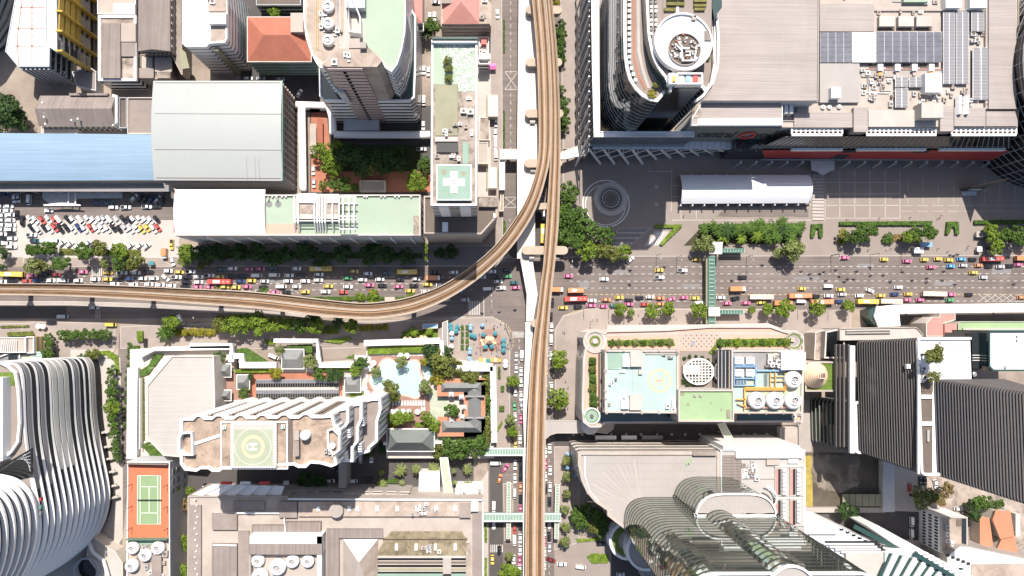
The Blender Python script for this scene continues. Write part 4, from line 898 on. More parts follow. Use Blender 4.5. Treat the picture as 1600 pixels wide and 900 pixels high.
for k in range(5):line(r,[(1242+k*6,162+k%3*2),(1252+k*5,168-k%2*3)],35.2,1.2,'orange','pipe',.5)
# right-hand roofs
h3=37
r=block('sprawling mall roof of plant rooms, solar panels and ducts next to the big sheet roof','building',[(1281,-80),(1592,-80),(1593,170),(1590,199),(1222,199),(1222,188),(1246,188),(1246,160),(1281,158)],h3,'grey_wall','beige',par=.6,pw=.4,parm='conc')
Hb=h3-.6
for(u0,v0,u1,v1,dz,m,nm) in[(1281,6,1366,49,2.4,'mallroof','roof_section'),(1281,99,1343,160,1.6,'fanroof','roof_section'),(1545,-60,1588,170,2.2,'mallroof','roof_section'),(1540,-60,1545,170,1.4,'conc','roof_section'),(1241,176,1333,199,1.0,'mallroof','roof_section'),(1334,168,1356,206,2.2,'mallroof','roof_section'),(1357,172,1466,198,1.2,'conc_light','roof_section'),(1469,166,1490,205,2.4,'mallroof','roof_section'),(1491,168,1540,197,1.4,'mallroof','roof_section'),(1541,174,1590,197,1.2,'mallroof','roof_section'),(1299,136,1314,153,4.5,'white','roof_hatch'),(1446,114,1472,144,4.5,'white2','roof_hatch'),(1440,160,1474,184,6.5,'conc_light','plant_room'),(1250,162,1334,175,-3,'darkbrown','roof_gap'),(1478,-40,1502,12,4,'white','plant_room'),(1516,-40,1542,12,4,'white','plant_room'),(1412,-40,1450,3,2,'greenroof','roof_section'),(1364,14,1540,17,.8,'conc','duct')]:
 pbox(r,u0,v0,u1,v1,Hb-3.5,Hb+dz,m,nm)
for u0,n in((1374,0),(1404,0),(1432,0)):pbox(r,u0,25,u0+24,41,Hb,Hb+2.2,'conc_light','cooling_unit');pbox(r,u0,41,u0+24,47,Hb,Hb+.4,'darkbrown','unit_grille')
def panel_field(root,u0,v0,u1,v1,h,nx,ny,m,name='solar_panel',g=.05):
 p=prect(u0,v0,u1,v1,h);a,b_,c_,d=p[0],p[1],p[2],p[3];w_,hh=(b_-a).length/nx,(d-a).length/ny
 build('panel_frame',MB().prism(p,h-.4,h),M['white'],root)
 me=MB().box((0,0,0),(w_*(1-g),hh*(1-g),.12)).mesh(name,M[m])
 for i in range(nx):
  for j in range(ny):q=a+(b_-a)*((i+.5)/nx)+(d-a)*((j+.5)/ny);piece(name,me,root,(q.x,q.y,h))
panel_field(r,1281.5,50.5,1330.5,97.5,Hb+2.0,4,6,'solar');panel_field(r,1331.5,50.5,1368,97.5,Hb+2.1,4,6,'white2','white_roof_panel',.04);panel_field(r,1369,49.5,1472,97,Hb+2.4,8,6,'solar')
for(u0,v0,u1,v1,nx,ny) in[(1474,18,1492.5,131,2,22),(1494.5,18,1514,131,2,22),(1518,18,1538,49,2,6),(1520,74,1532,156,1,16),(1533,74,1545,156,1,16),(1399,120,1419,136,2,3),(1421,120,1442,136,2,3),(1399,138,1419,168,2,6)]:panel_field(r,u0,v0,u1,v1,Hb+1.8,nx,ny,'solar_light','louvre_panel',.12)
clutter(r,[(1346,104),(1398,104),(1398,165),(1346,165)],Hb,26,41,pipes=9);clutter(r,[(1420,142),(1475,142),(1475,165),(1420,165)],Hb,16,42,pipes=4);clutter(r,[(1478,134),(1540,134),(1540,168),(1478,168)],Hb,18,43,pipes=5);clutter(r,[(1366,17),(1540,17),(1540,24),(1366,24)],Hb,8,44);clutter(r,[(1516,50),(1542,50),(1542,72),(1516,72)],Hb,9,45);clutter(r,[(1300,-40),(1470,-40),(1470,5),(1300,5)],Hb,22,46,pipes=5)
for u in(1372,1399,1425.5,1452):pbox(r,u,100,u+8,110,Hb,Hb+2.5,'white');pbox(r,u+1,111,u+6,118,Hb,Hb+1.5,['beige','orange'][u%2<1],'duct');pbox(r,u-14,100,u-1,106,Hb-.5,Hb+.3,'darkbrown','roof_gap')
pbox(r,1346,109,1472,120,Hb,Hb+.6,'conc','duct');line(r,[(1346,108.5),(1472,108.5)],Hb+.8,.8,'pinkroof','pipe',.3)
for(u,v) in((1286,167.5),(1296,167.5),(1311.5,167)):cooling_tower(u,v,Hb,3.6,{1286:'first of three small white fan drums in the mall roof gap, beside the pipes',1296:'middle one of three small white fan drums in the mall roof gap',1311.5:'third of the white fan drums in the mall roof gap, furthest from the pipes'}[u],'fan drums in the mall roof gap')
for u in(1497,1508):p=prect(u,149,u+8,178,Hb+3);build('white_tank',MB().barrel(p,Hb+1,2.5,8,axis=1),M['white2'],r)
# terraced front: pergola grids, glass slope, red wall, white lips, struts
r=block('terraced glass front of the mall with red panels and white trellis ledges facing the plaza','building',[(1150,205),(1590,205),(1570,232),(1150,232)],22,'darkwin','darkwin',par=.2)
a,b=P(1226,213,34),P(1580,213,34);c,d=P(1186,232,22.4),P(1580,232,22.4);build('sloped_glazing',MB().add([(a.x,a.y,34),(b.x,b.y,34),(d.x,d.y,22.4),(c.x,c.y,22.4)],[(0,3,2,1)]),M['black_glass'],r)
for k in range(46):t=(k+.5)/46;q0,q1=a.lerp(b,t),c.lerp(d,t);build('mullion',MB().bar((q0.x,q0.y-.1,34.05),(q1.x,q1.y-.1,22.5),.22),M['greysteel'],r)
for(u0,u1) in((1237,1316),(1354,1463),(1487,1588)):
 zt=36;p=prect(u0,200.5,u1,211.5,zt);build('trellis_frame',MB().ring(ccw(p),inset(p,.5),zt-.6,zt),M['white'],r);n=int((u1-u0)/6.8)
 build('trellis_ledge',MB().prism(prect(u0,208.8,u1,212.4,zt),zt-.8,zt+.1,bot=True),M['white'],r);build('trellis_soffit',MB().prism(prect(u0,200.6,u1,209,zt-1),zt-1.5,zt-1.1),M['brownroof'],r)
 for k in range(n+1):u=u0+(u1-u0)*k/n;q0,q1=P(u,200.5,zt),P(u,209.5,zt);build('trellis_bar',MB().bar((*q0,zt-.1),(*q1,zt-.1),.7,.5),M['white'],r)
 build('trellis_bar',MB().prism(prect(u0,204,u1,205,zt),zt-.5,zt+.02),M['white'],r)
for(u0,u1) in((1237,1316),(1339,1446),(1468,1570)):build('white_lip',MB().prism(prect(u0,231,u1,235.6,22),20.8,22.8,bot=True),M['white'],r)
q0,q1=P(1190,235,20),P(1575,235,20);q2=P(1190,249,3)
build('red_wall',MB().add([(q0.x,q0.y,20.5),(q1.x,q1.y,20.5),(P(1565,249,6).x,q2.y,6),(q2.x,q2.y,6)],[(0,3,2,1)]),M['redpanel'],r)
for u in(1320,1430):q0,q1,q2,q3=P(u,235,20.6),P(u+24,235,20.6),P(u-3,249,6.2),P(u-24,249,6.2);build('dark_stair_panel',MB().add([(*q0,20.75),(*q1,20.75),(*q2,6.3),(*q3,6.3)],[(0,3,2,1)]),M['darkwin'],r)
build('ledge',MB().prism(prect(1190,248.4,1560,250.2,6),5.4,6,bot=True),M['greysteel'],r)
for k in range(19):
 u=1157+k*24.2
 if 1265<u<1310:continue
 q0,q1,q2=P(u,251,6),P(u,255,5),P(u-12,262,.2);b=MB();b.bar((*q0,6),(*q1,5.4),.9);b.bar((*q1,5.4),(*q2,.2),.7);build('strut',b,M['steel'],r)
p=PP([(1267,251),(1304,251),(1304,266),(1297,268),(1286,274),(1276,268),(1268,266)],5.5);build('entrance_canopy',MB().prism(p,5.2,5.5,bot=True),M['steel'],r)
# lattice canopy at the corner
r=thing('canopy',(*P(1050,228,15),0),'long translucent grey canopy on slanting white lattice struts above the shaded plaza','canopy')
p=PP([(925,233),(1184,233),(1184,214.5),(934,214.5)],16);slats(r,[(925,233),(1184,233),(1184,214.5),(934,214.5)],16,26,'tent','canopy_panel',0,.05,.15)
build('fascia',MB().ring(ccw(p),inset(p,.5),15.4,16.1),M['steel'],r)
for k in range(12):
 u=920+k*22.5;L=258-k*2.2 if k>3 else 256
 q0,q1=P(u,233,15),P(u+18-k*.5,L,.2);build('strut',MB().bar((*q0,15.2),(*q1,.2),.9),M['white'],r)
 if k<10:
  for t in(.3,.6):a0=Vector((*q0,15.2)).lerp(Vector((*q1,.2)),t);b0=Vector((*P(u+22.5,233,15),15.2)).lerp(Vector((*P(u+40-k*.5,L,.2),.2)),t-.25);build('tie',MB().bar(a0,b0,.35),M['white'],r)
  q3=P(u+9,233,15);build('tie',MB().bar((*q3,15.1),tuple(Vector((*q0,15.2)).lerp(Vector((*q1,.2)),.55)),.4),M['steel'],r)
build('mall_glass_front',MB().prism(PP([(930,225),(1190,225),(1190,212),(930,212)],15),0,15),M['black_glass'],r)
# dark ribbed tower at the right edge
e=[(1624+127*cos(a),146+150*sin(a)) for a in[2*pi*i/48 for i in range(48)]]
p=[P(u,v,0) for u,v in e]
r=thing('building',(*P(1610,146),0),'dark latticed oval tower with a white rim at the edge of the plaza','building')
build('wall',MB().prism(p,0,46,top=False),M['black_glass'],r);p=ccw(p);build('roof',MB().prism(inset(p,1),45,45.6,sides=False),M['greyroof'],r);build('white_rim',MB().ring(inset(p,-1.0),inset(p,1.4),45,47),M['white'],r)
for k in range(11):build('floor_band',MB().ring(inset(p,-.12),inset(p,.1),3+k*3.9,3.35+k*3.9),M['greysteel'],r)
for i in range(0,len(p),1):q=p[i];build('lattice_rib',MB().box((q.x,q.y,0),(.35,.35,45)),M['greysteel'],r)
# white screen, plus an added blade shaped only to cast the pointed plaza shadow
r=thing('shadow_caster',(*P(1515,296),0),'added dark blade casting a pointed shadow, white screen at its foot, on the shaded plaza','shadow_caster')
a,b=P(1499,297),P(1531,297);zt=27.5;mx=(a+b)/2
build('blade',MB().add([(a.x,a.y,.1),(b.x,b.y,.1),(mx.x,mx.y,zt),(a.x,a.y+.6,.1),(b.x,b.y+.6,.1),(mx.x,mx.y+.6,zt)],[(0,1,2),(4,3,5),(0,2,5,3),(1,4,5,2),(0,3,4,1)]),M['asphalt_dark'],r)
pbox(r,1504,299,1526,305,.13,1.2,'bluegrey','screen_base');pbox(r,1518,293.5,1534,296,.13,3.2,'white','white_screen')
# event tent
hT=5
r=thing('event_tent',(*P(1165,296,hT),.13),'long white barrel vaulted event tent half in the shade of the mall','tent')
p=ccw(PP([(1064,318),(1266,317),(1266,273),(1063,273)],hT));n=20
for k in range(n):
 t0,t1=k/n,(k+1)/n;q=[p[0].lerp(p[1],t0),p[0].lerp(p[1],t1),p[3].lerp(p[2],t1),p[3].lerp(p[2],t0)];build('tent_panel',MB().barrel(q,hT-.6,3.2,10,ends=False),M['tent'],r)
for i,t in enumerate([k/11 for k in range(12)]):q=p[0].lerp(p[1],t);build('post',MB().box((q.x,q.y-.8,.13),(.7,.9,4.6)),M['steel'],r);q=p[3].lerp(p[2],t);build('post',MB().box((q.x,q.y+.4,.13),(.4,.4,4.4)),M['steel'],r)
for t in(0.003,.997):q=p[0].lerp(p[1],t);q2=p[3].lerp(p[2],t);build('end_frame',MB().tube([(q.lerp(q2,s/8).x,q.lerp(q2,s/8).y,hT-.6+3.3*sin(pi*s/8)) for s in range(9)],.3,6),M['white'],r)
# ================================================================== HOTEL SIDE (lower left)
# ---- flowing white-ribbed building
base=[(36,562),(70,560),(110,558.5),(140,557.5),(151,561),(157,575),(159,605),(161,645),(166,685),(172,722),(176,752),(176,780),(170,806),(156,832),(132,855),(100,878),(60,900),(10,922),(-60,950)]
r=thing('building',(*P(60,700),0),'flowing curved building wrapped in white ribs with bright and dark glass between them','building')
cur=[Vector(q) for q in smooth([P(u,v,0) for u,v in base],5,False)]
zs=[6+4.3*k for k in range(13)]
def offs(curve,fn):
 out=[]
 for i,q in enumerate(curve):
  d=(curve[min(i+1,len(curve)-1)]-curve[max(i-1,0)]).normalized();n=Vector((-d.y,d.x))
  if n.x<0 and i>20:n=n
  out.append(q+n*fn(i/(len(curve)-1)))
 return out
sgn=1
_t=offs(cur,lambda t:1.0)
if(_t[30]-P(60,700)).length<(cur[30]-P(60,700)).length:sgn=-1
def wav(t):return.25+1.35*max(0,min(1,(t-.42)/.16))*(1-.65*max(0,min(1,(t-.72)/.2)))
back=[P(-160,960),P(-160,562)]
mb=MB().prism(cur+back,0,58.5,top=False);build('glass_skin',mb,mat('matt_dark_glazing',(.03,.033,.036),.55,.2,.3,spec=.15),r)
def rib(c_,f,z,lo,hi,closed=False):                       # white band whose face leans outwards and up
 n=len(c_);rows=[(offs(c_,lambda t:sgn*f(t)),z-lo),(offs(c_,lambda t:sgn*f(t)*.3),z+hi),(offs(c_,lambda t:-sgn*.6),z+hi),(offs(c_,lambda t:-sgn*.6),z-lo)];vv=[(q.x,q.y,zz) for c2,zz in rows for q in c2]
 m_=MB().add(vv,[(r_*n+i,r_*n+i+1,(r_+1)%4*n+i+1,(r_+1)%4*n+i) for r_ in range(4) for i in range(n-1)]);return m_
for k,z in enumerate(zs):build('floor_rib',rib(cur,wav,z,.3,.75),M['white2'],r)
for k in(5,6,7):
 i0,i1=16,44;out=offs(cur,lambda t:sgn*.35)[i0:i1];ins=cur[i0:i1]
 build('reflection_glazing',MB().ring(out,ins,zs[k]+.56,zs[k+1]-1.0,closed=False),mat('reflection_glazing',(.5,.49,.45),.25,.12,.2,spec=.7),r)  # pale panels with the bright glass reflections put into their colour
for k in(0,3,9,11):
 out=offs(cur,lambda t:sgn*.3)[14:46];build('grey_glazing',MB().ring(out,cur[14:46],zs[k]+.56,zs[k]+3.0,closed=False),M['solar_light'] if k else M['conc_light'],r)
hR=58.5
rf=ccw(cur+back);build('roof',MB().prism(inset(rf,.4),hR-.5,hR,sides=False),M['pave_grey'],r)
px=[(-10,560),(14,572),(26,582),(31,610),(33,660),(30,690),(20,705),(0,722),(-20,735)]
line(r,px,hR+1,3.4,'white','rounded_rim',1.2);pbox(r,-80,590,4,720,hR,hR+5,'white','roof_block');build('roof_lawn',MB().prism(PP([(-20,582),(20,582),(23,590),(23,602),(-20,602)],hR+.3),hR,hR+.3),M['grass'],r)
build('atrium_roof',MB().prism(PP([(-10,735),(50,700),(50,745),(20,752),(-10,745)],hR+.4),hR-.2,hR+.4),M['black_glass'],r)
for k in range(6):line(r,[(-5,741),(20+k*4,722-k*2.5),(48,706+k*6)],hR+.6,.8,'greysteel','atrium_rib',.3)
bx=[(-40,742),(0,745),(28,752),(46,768),(55,795),(56,830),(48,865),(30,900),(0,940),(-120,940),(-120,742)]
q=[Vector(a) for a in smooth(ccw(PP(bx,hR)),4)]
build('upper_wall',MB().prism(q,hR,100),MATS['matt_dark_glazing'],r);build('upper_roof',MB().prism(inset(q,.5),100,100.4,sides=False),M['pave_grey'],r)
for k in range(10):build('upper_rib',MB().ring(inset(q,-1.7),inset(q,.3),hR+1.5+k*4.3,hR+2.6+k*4.3),M['white2'],r);build('rib_soffit',MB().ring(inset(q,-.8),inset(q,.3),hR+.8+k*4.3,hR+1.49+k*4.3),M['greysteel'],r)
for i,(v,m) in enumerate(((778,'redpanel'),(790,'greenmetal'),(800,'slate_dark'))):pbox(r,61,v,64,v+5,hR,hR+1.5,m,'roof_panel')
# grounds of the ribbed building
sheet('ribbed_building_apron',[(110,546),(176,546),(188,560),(192,740),(192,840),(150,905),(60,920),(60,880),(130,850),(160,800),(160,600),(110,580)],.15,M['conc_light'])
r=block('low white curved canopy at the foot of the ribbed building','canopy',[(140,835),(160,850),(180,862),(192,880),(192,960),(150,960),(150,890),(135,870)],8,'cream','conc_light',name='canopy',par=.3);c=P(133,892,9);build('round_well',MB().lathe(c,[(19*MPP,.2),(19*MPP,8.8),(16*MPP,8.8),(16*MPP,4)],32),M['greysteel'],r);build('well_glass',MB().cyl(c,16*MPP,3.5,5,32),M['black_glass'],r)
line(r,[(138,842),(146,862),(163,876),(170,900)],9,4,'white','rim',.8)
for v in(675,698,717,738,760,778):q0,q1=P(157+(v-675)*.13,v+2,3),P(172+(v-675)*.12,v-3,3);build('concrete_beam',MB().bar((*q0,3),(*q1,3),1.0),M['conc_light'],r)
# buildings at the left edge beside the avenue
r=block('small white roofed block with slatted terrace at the left edge of the avenue','building',[(-60,527),(40,527),(40,551),(-60,551)],9,'cream','beige',floors=2,par=.5,parm='white');
for k in range(8):line(r,[(5+k*3,531),(2+k*3.4,549)],9.2,.9,'white','roof_slat',.4)
block('narrow yellow windowed stair block at the left edge','building',[(40,526),(53,526),(53,552),(40,552)],8,'white','conc',floors=2,band='yellow')
r=block('dark glass roofed pavilion beside the ribbed building','pavilion',[(-60,552),(30,549),(33,575),(-60,578)],7,'greysteel','solar_light',name='pavilion',par=.3,parm='white');line(r,[(-20,565),(12,553),(30,549)],7.2,2,'white','roof_edge',.5);pbox(r,13,555,26,573,7,7.4,'darkwin','roof_light')
r=block('pale teal glass canopy beside the ribbed building','canopy',[(31,553),(66,549),(66,572),(31,573)],6,'glass_teal','helipale',name='canopy',par=.2)
slats(r,[(50,572),(66,572),(66,549),(50,549)],6,6,'turq','glass_panel',1)
# ---- tennis block
h=20
r=block('narrow block with a red and green tennis court on its roof and grey windowed side','building',[(199,721),(265,722),(266,990),(197,990)],h,'grey_wall','beige',par=.9,parm='white')
patch(r,[(201,724),(264,724),(264,840),(200,840)],h-.88,'court_red','court_surround');patch(r,[(215,743),(251,743),(250.5,819),(214.5,819)],h-.85,'court_green','court_floor')
for pts in([(215,743),(251,743),(250.5,819),(214.5,819),(215,743)],[(219,743),(219,819)],[(246.5,743),(246.5,819)],[(219,760.5),(246.5,760.5)],[(219,801.5),(246.5,801.5)],[(233,760.5),(233,801.5)]):line(r,pts,h-.8,.75,'white','court_line')
b=MB();a,c=P(214,781,h),P(252,781,h);b.bar((*a,h),(*c,h),.08,1.0);build('tennis_net',b,M['black'],r)
for(u,v) in((205,757),(205,791),(205,825),(261,758),(261,792),(261,826)):q=P(u,v,h);build('lamp_post',MB().cyl(q,.14,h-.9,h+4,6),M['black'],r)
build('fence_panel',MB().bar((*P(200,841,h),h+1),(*P(264,841,h),h+1),.1,4),M['greenmetal'],r);build('fence_panel',MB().bar((*P(200,723.5,h),h+1),(*P(264,725,h),h+1),.1,3),M['brownroof'],r)
pbox(r,200,842,247,851,h-.9,h-.6,'heligreen','walkway');clutter(r,[(215,848),(262,848),(262,900),(215,900)],h-.9,16,51,pipes=6);pbox(r,237,868,252,905,h-.9,h+1,'brownflat','shed');pbox(r,213,848,240,880,h-.9,h-.7,'conc_dirty','roof_section')
for k,(u,v,rad) in enumerate(((207,856,9),(247,856,9.6),(227,867.5,9),(206,884,9.5))):cooling_tower(u,v,h-.8,rad,['white cooling tower closest to the court fence, on the apron side','white cooling tower closest to the grey windowed side, below the tennis court','middle white cooling tower of the tennis block','lowest white cooling tower of the tennis block'][k],'cooling towers of the tennis block')
a,b_=P(265,735,h),P(266,860,h)
for i in range(8):
 y=a.y-(a.y-b_.y)*(i+.3)/8
 for z,hh in((3,3.4),(9.5,4.5),(15,3)):build('window',MB().box((a.x+.15,y,z),(.4,(a.y-b_.y)/8*.62,hh*.8)),M['slate'] if z!=9.5 or i!=2 else M['darkwin'],r)
# ---- hotel podium and tower
hp=20
r=block('wide white octagonal podium roof at the end of the hotel','building',[(268,556),(334,556),(336,625),(336,660),(300,716),(255,712),(229,684),(229,602)],hp,'cream','pale_roof',par=.6,pw=.6)
for v in range(575,700,12):line(r,[(232,v),(330,v)],hp-.55,.5,'cream','roof_seam')
for(a,b_,c_,d,m,lab) in[(208,553,222,705,'white',''),]:pass
H_=70
px=[(281,655),(287,653),(300,653),(306,647),(313,647),(320,652),(330,652),(337,646.5),(346,646.5),(352,651.5),(364,651.5),(371,646),(380,646),(386,651),(398,651),(405,645.5),(414,645.5),(420,650.5),(432,650.5),(439,645),(448,645),(454,650),(466,650),(473,644.5),(482,644.5),(488,649.5),(504,649.5),(520,648),(524,664),(532,672),(532,704),(524,712),(527,726),(518,730),(500,725),(485,724),(478,731),(466,731),(458,727),(348,733),(343,737),(331,737),(325,733),(313,733),(307,737),(288,735),(281,725),(281,712),(277,704),(277,684),(281,676)]
r=block('white hotel tower with sawtooth bays, stained roof and a round helipad on top','building',px,H_,'white2','hotel_roof',z0=0,par=1.3,pw=1.0,parm='white2')
# window columns in the sawtooth bays facing the avenue
pc=ccw(PP(px,H_))
for k in range(6):
 for(u,v) in((325+34.0*k-2.5,651.8-.5*k),(325+34.0*k+3.5,651.8-.5*k)):
  if u>515:continue
  q=P(u,v,H_);me=None
  for f in range(12):build('window',MB().box((q.x,q.y+.1,22+f*3.9),(2.3,.6,1.3)),M['darkbrown'],r)
# helipad platform
hz=H_+1.5
pbox(r,345,657,450,733,H_-1.3,H_-.2,'hotel_roof','roof_section');pbox(r,450.5,653,457,727,H_-1.3,H_-.9,'darkbrown','roof_gap');pbox(r,460,672,467,688,H_-1,H_+1,'conc');pbox(r,459,689,467,713,H_-1,H_+1.4,'brownflat')
pbox(r,360,661,432,731,H_-.2,hz,'conc_light','helipad_deck');patch(r,[(366,671),(426,671),(426,728),(366,728)],hz,'padgreen','helipad')
for i in range(16):
 u=361+i*4.4
 for v in(662.5,730):pbox(r,u,v-1.2,u+2.2,v+1.2,hz,hz+.25,'white','net_bar')
 if i<15:v=665+i*4.3;pbox(r,360.6,v-1,364.5,v+1,hz,hz+.25,'white','net_bar');pbox(r,428,v-1,432,v+1,hz,hz+.25,'white','net_bar')
helipad_marks(r,395.5,698,hz,17.5,12.5,'orangering',12,'orangering','white',1);helipad_marks(r,395.5,698,hz,27.5,26.6,'orangering',0,'cream','white')
p=PP([(345,733),(450,733),(450,658),(345,658)],H_);build('roof_kerb',MB().ring(ccw(p),inset(p,.5),H_-1.3,H_+.4),M['white'],r);line(r,[(305,693),(344,680)],H_-1,4.5,'white','walkway',.3)
p=PP([(283,676),(300,675),(302,712),(287,712),(279,704),(279,684)],H_+1.6);build('turret_parapet',MB().ring(ccw(p),inset(p,.6),H_-1.3,H_+1.6),M['white2'],r)
p=PP([(511,672),(520,669),(531,680),(531,704),(520,712),(511,700)],H_+1);build('turret_parapet',MB().ring(ccw(p),inset(p,.6),H_-1.3,H_+1),M['white'],r)
c=P(476,681,H_+2);build('water_tank',MB().lathe(c,[(1.9,H_-1.2),(1.9,H_+2.2),(1.2,H_+2.7),(.1,H_+2.8)],20),M['white2'],r);c=P(519,696,H_+1);build('dish',MB().lathe(c,[(.2,H_),(1.3,H_+.9)],16),M['white2'],r)
for(u,v) in((350,668),(442,667)):pbox(r,u-3,v-3,u+2.5,v+3,H_-.2,H_+.8,'white');pbox(r,u,v-2,u+1.6,v+4,H_-.2,H_+.9,'greenmetal')
clutter(r,[(510,690),(525,690),(525,712),(510,712)],H_-1.2,5,61)
# stepped wings at the garden end
for(pp,hh) in(([(521,640),(545,636),(545,660),(537,672),(537,690),(530,700),(530,725),(521,720)],60),([(545,632),(566,629),(566,655),(560,668),(560,690),(552,700),(552,722),(537,722),(537,660)],50),([(566,626),(582,622),(595,622),(596,640),(590,660),(590,690),(578,700),(578,706),(560,712),(560,660)],40)):
 block('','',pp,hh,'white2','brownflat',parent=r,par=1.3,pw=1.1,parm='white2')
 w_=ccw(PP(pp,hh))
 for a,b in zip(w_,w_[1:]+w_[:1]):
  if b.y>a.y+.8:fins_on(r,a,b,hh-34,hh-2,max(1,int((b-a).length/2.2)),.75,.3,'slate','window_strip')
w_=ccw(PP(px,H_))
for a,b in zip(w_,w_[1:]+w_[:1]):
 if b.y>a.y+.8 and a.x>P(500,690,H_).x:fins_on(r,a,b,38,68,max(1,int((b-a).length/2.0)),.75,.3,'slate','window_strip')
for(u,v,h0,h1) in((533,690,60,69),(527,655,60,69),(549,668,50,59),(541,705,50,59),(570,650,40,49),(566,690,40,49)):
 for k in range(4):q=P(u+k*.2,v+k*3.6,h0);build('fin',MB().box((q.x,q.y,h0-12),(1.6,.5,h1-h0+10)),M['white2'],r)
block('pale slab wall standing in the hotel street','wall',[(529,716),(542,716),(541,763),(529,763)],12,'conc','conc',name='wall_tower',par=.2)
# ---- hotel terrace: garden level with white walls
TZ=5.0
p=PP([(203,546),(300,540),(365,540),(365,578),(440,580),(498,578),(498,566),(572,562),(572,540),(690,540),(694,560),(770,568),(772,716),(604,716),(598,640),(300,700),(203,716)],TZ)
g=setting('garden_terrace',MB().prism(p,0,TZ),M['cream'])
def tsheet(name,pts,m,dz=.05,o=None):return sheet_t(name,pts,m,dz)
def sheet_t(name,pts,m,dz):q=ccw(PP(pts,TZ));b=MB();b.add([(a.x,a.y,TZ+dz) for a in q],[tuple(range(len(q)))]);return setting(name,b,m)
sheet_t('pool_deck_paving',[(580,556),(668,556),(672,640),(672,690),(596,690),(596,640),(572,610)],M['deckpave'],.03)
sheet_t('stone_court',[(672,606),(700,606),(700,660),(690,690),(672,690)],M['helipale'],.035)
sheet_t('terrace_paving',[(336,580),(398,580),(398,625),(336,625)],M['deckpave'],.03);sheet_t('garden_paving',[(398,575),(560,575),(560,625),(398,625)],M['conc_light'],.02);sheet_t('red_terrace_paving',[(392,582),(535,582),(535,622),(392,622)],M['redpave'],.04)
pw=[(581,602),(577,592),(583,582),(592,578),(594,569),(600,562),(610,561),(617,566),(624,566),(640,564),(650,563),(656,570),(655,580),(660,590),(662,600),(656,610),(655,619),(648,622),(640,619),(626,616),(612,610),(604,604),(596,610),(586,609)]
q=[Vector(a) for a in smooth(ccw(PP(pw,TZ)),4)]
setting('pool_edge',MB().ring(inset(q,-.7),q,TZ+.02,TZ+.2),M['pinkpave']);b=MB();b.add([(a.x,a.y,TZ+.1) for a in q],[tuple(range(len(q)))]);setting('swimming_pool_water',b,M['pool'])
q=[Vector(a) for a in smooth(ccw(PP([(660,572),(672,572),(676,580),(674,588),(664,588),(660,580)],TZ)),4)];b=MB();b.add([(a.x,a.y,TZ+.1) for a in q],[tuple(range(len(q)))]);setting('small_pool_water',b,M['pool'])
walls=[[(211,574),(210,715)],[(222,590),(222,700)],[(300,540),(364,540),(364,565)],[(222,556),(244,545),(362,543)],[(366,556),(380,556),(380,566)],[(377,570),(434,570)],[(430,532),(497,532),(500,566)],[(497,570),(556,570)],[(556,560),(574,560)],[(570,536),(688,532)],[(690,532),(692,562)],[(770,572),(772,690)],[(690,575),(770,575)],[(600,692),(640,690),(690,690)]]
for k,pts in enumerate(walls):
 r=line(None,pts,TZ+1.2,[15,1.6,8,6,9,9,6,8,10,9,6,9,9,4][k],'white2','garden_wall',2.6)
 tag(r,['white wall beside the hotel lane','white planter wall below the podium roof','white wall of the hotel entrance turn','white wall along the avenue hedge beside the podium roof','short white wall above the small grey pavilion','white wall under the drive hedge','white wall round the entrance drive','white wall below the entrance drive','white step wall beside the pool umbrellas','long white wall above the pool hedge','white wall beside the flower stall roof','white wall along the lane by the corner garden','white wall below the shrine','low white wall below the sun loungers'][k],'wall')
# entrance drive
sheet('entrance_drive',[(393,530),(420,520),(500,535),(560,520),(572,530),(540,560),(500,562),(430,562)],.14,M['pave_grey'])
# pavilions of the garden
def pavilion(label,u0,v0,u1,v1,h,split=.55,rooflight=False):
 r=thing('pavilion',(*P((u0+u1)/2,(v0+v1)/2,h),TZ),label,'pavilion','grey roofed garden pavilions');p=ccw(prect(u0,v0,u1,v1,h))
 build('roof',MB().hip(p,h-.5,h+3.0,.25),M['slate'],r);q=inset(p,.8);build('wall',MB().prism(q,TZ,h-.55),M['cream'],r);build('eaves',MB().ring(inset(p,-.3),inset(p,.5),h-.85,h-.52),M['white'],r)
 return r
for i,a in enumerate([(336.5,569,360,589),(337.5,610,360,626),(370,586,389,608),(440,546,474,576),(538.5,588,563,613)]):pavilion(['small grey roofed pavilion at the corner of the white podium roof','grey roofed pavilion half hidden by the hotel tower','grey roofed pavilion beside the long glass roof','larger grey roofed pavilion at the entrance drive','grey roofed pavilion beside the pool umbrellas'][i],*a,TZ+4)
r=thing('glass_roof',(*P(464,608,9),TZ),'long gridded dark glass roof in the hotel garden','roof');pbox(r,400,593,529,622,TZ,TZ+3.2,'conc','roof_wall')
for j,(v0,v1,m) in enumerate(((593.5,599,'solar'),(599,605,'black_glass'),(605.2,609.5,'conc_light'),(609.7,615,'solar'),(615,621.5,'black_glass'))):
 n=34;a,b_=P(400,v0,TZ+3.4),P(529,v1,TZ+3.4);me=MB().box((0,0,0),((b_.x-a.x)/n*.86,abs(a.y-b_.y)*.88,.12)).mesh('glass_pane',M[m])
 for k in range(n):piece('glass_pane',me,r,(a.x+(b_.x-a.x)*(k+.5)/n,(a.y+b_.y)/2,TZ+3.25))
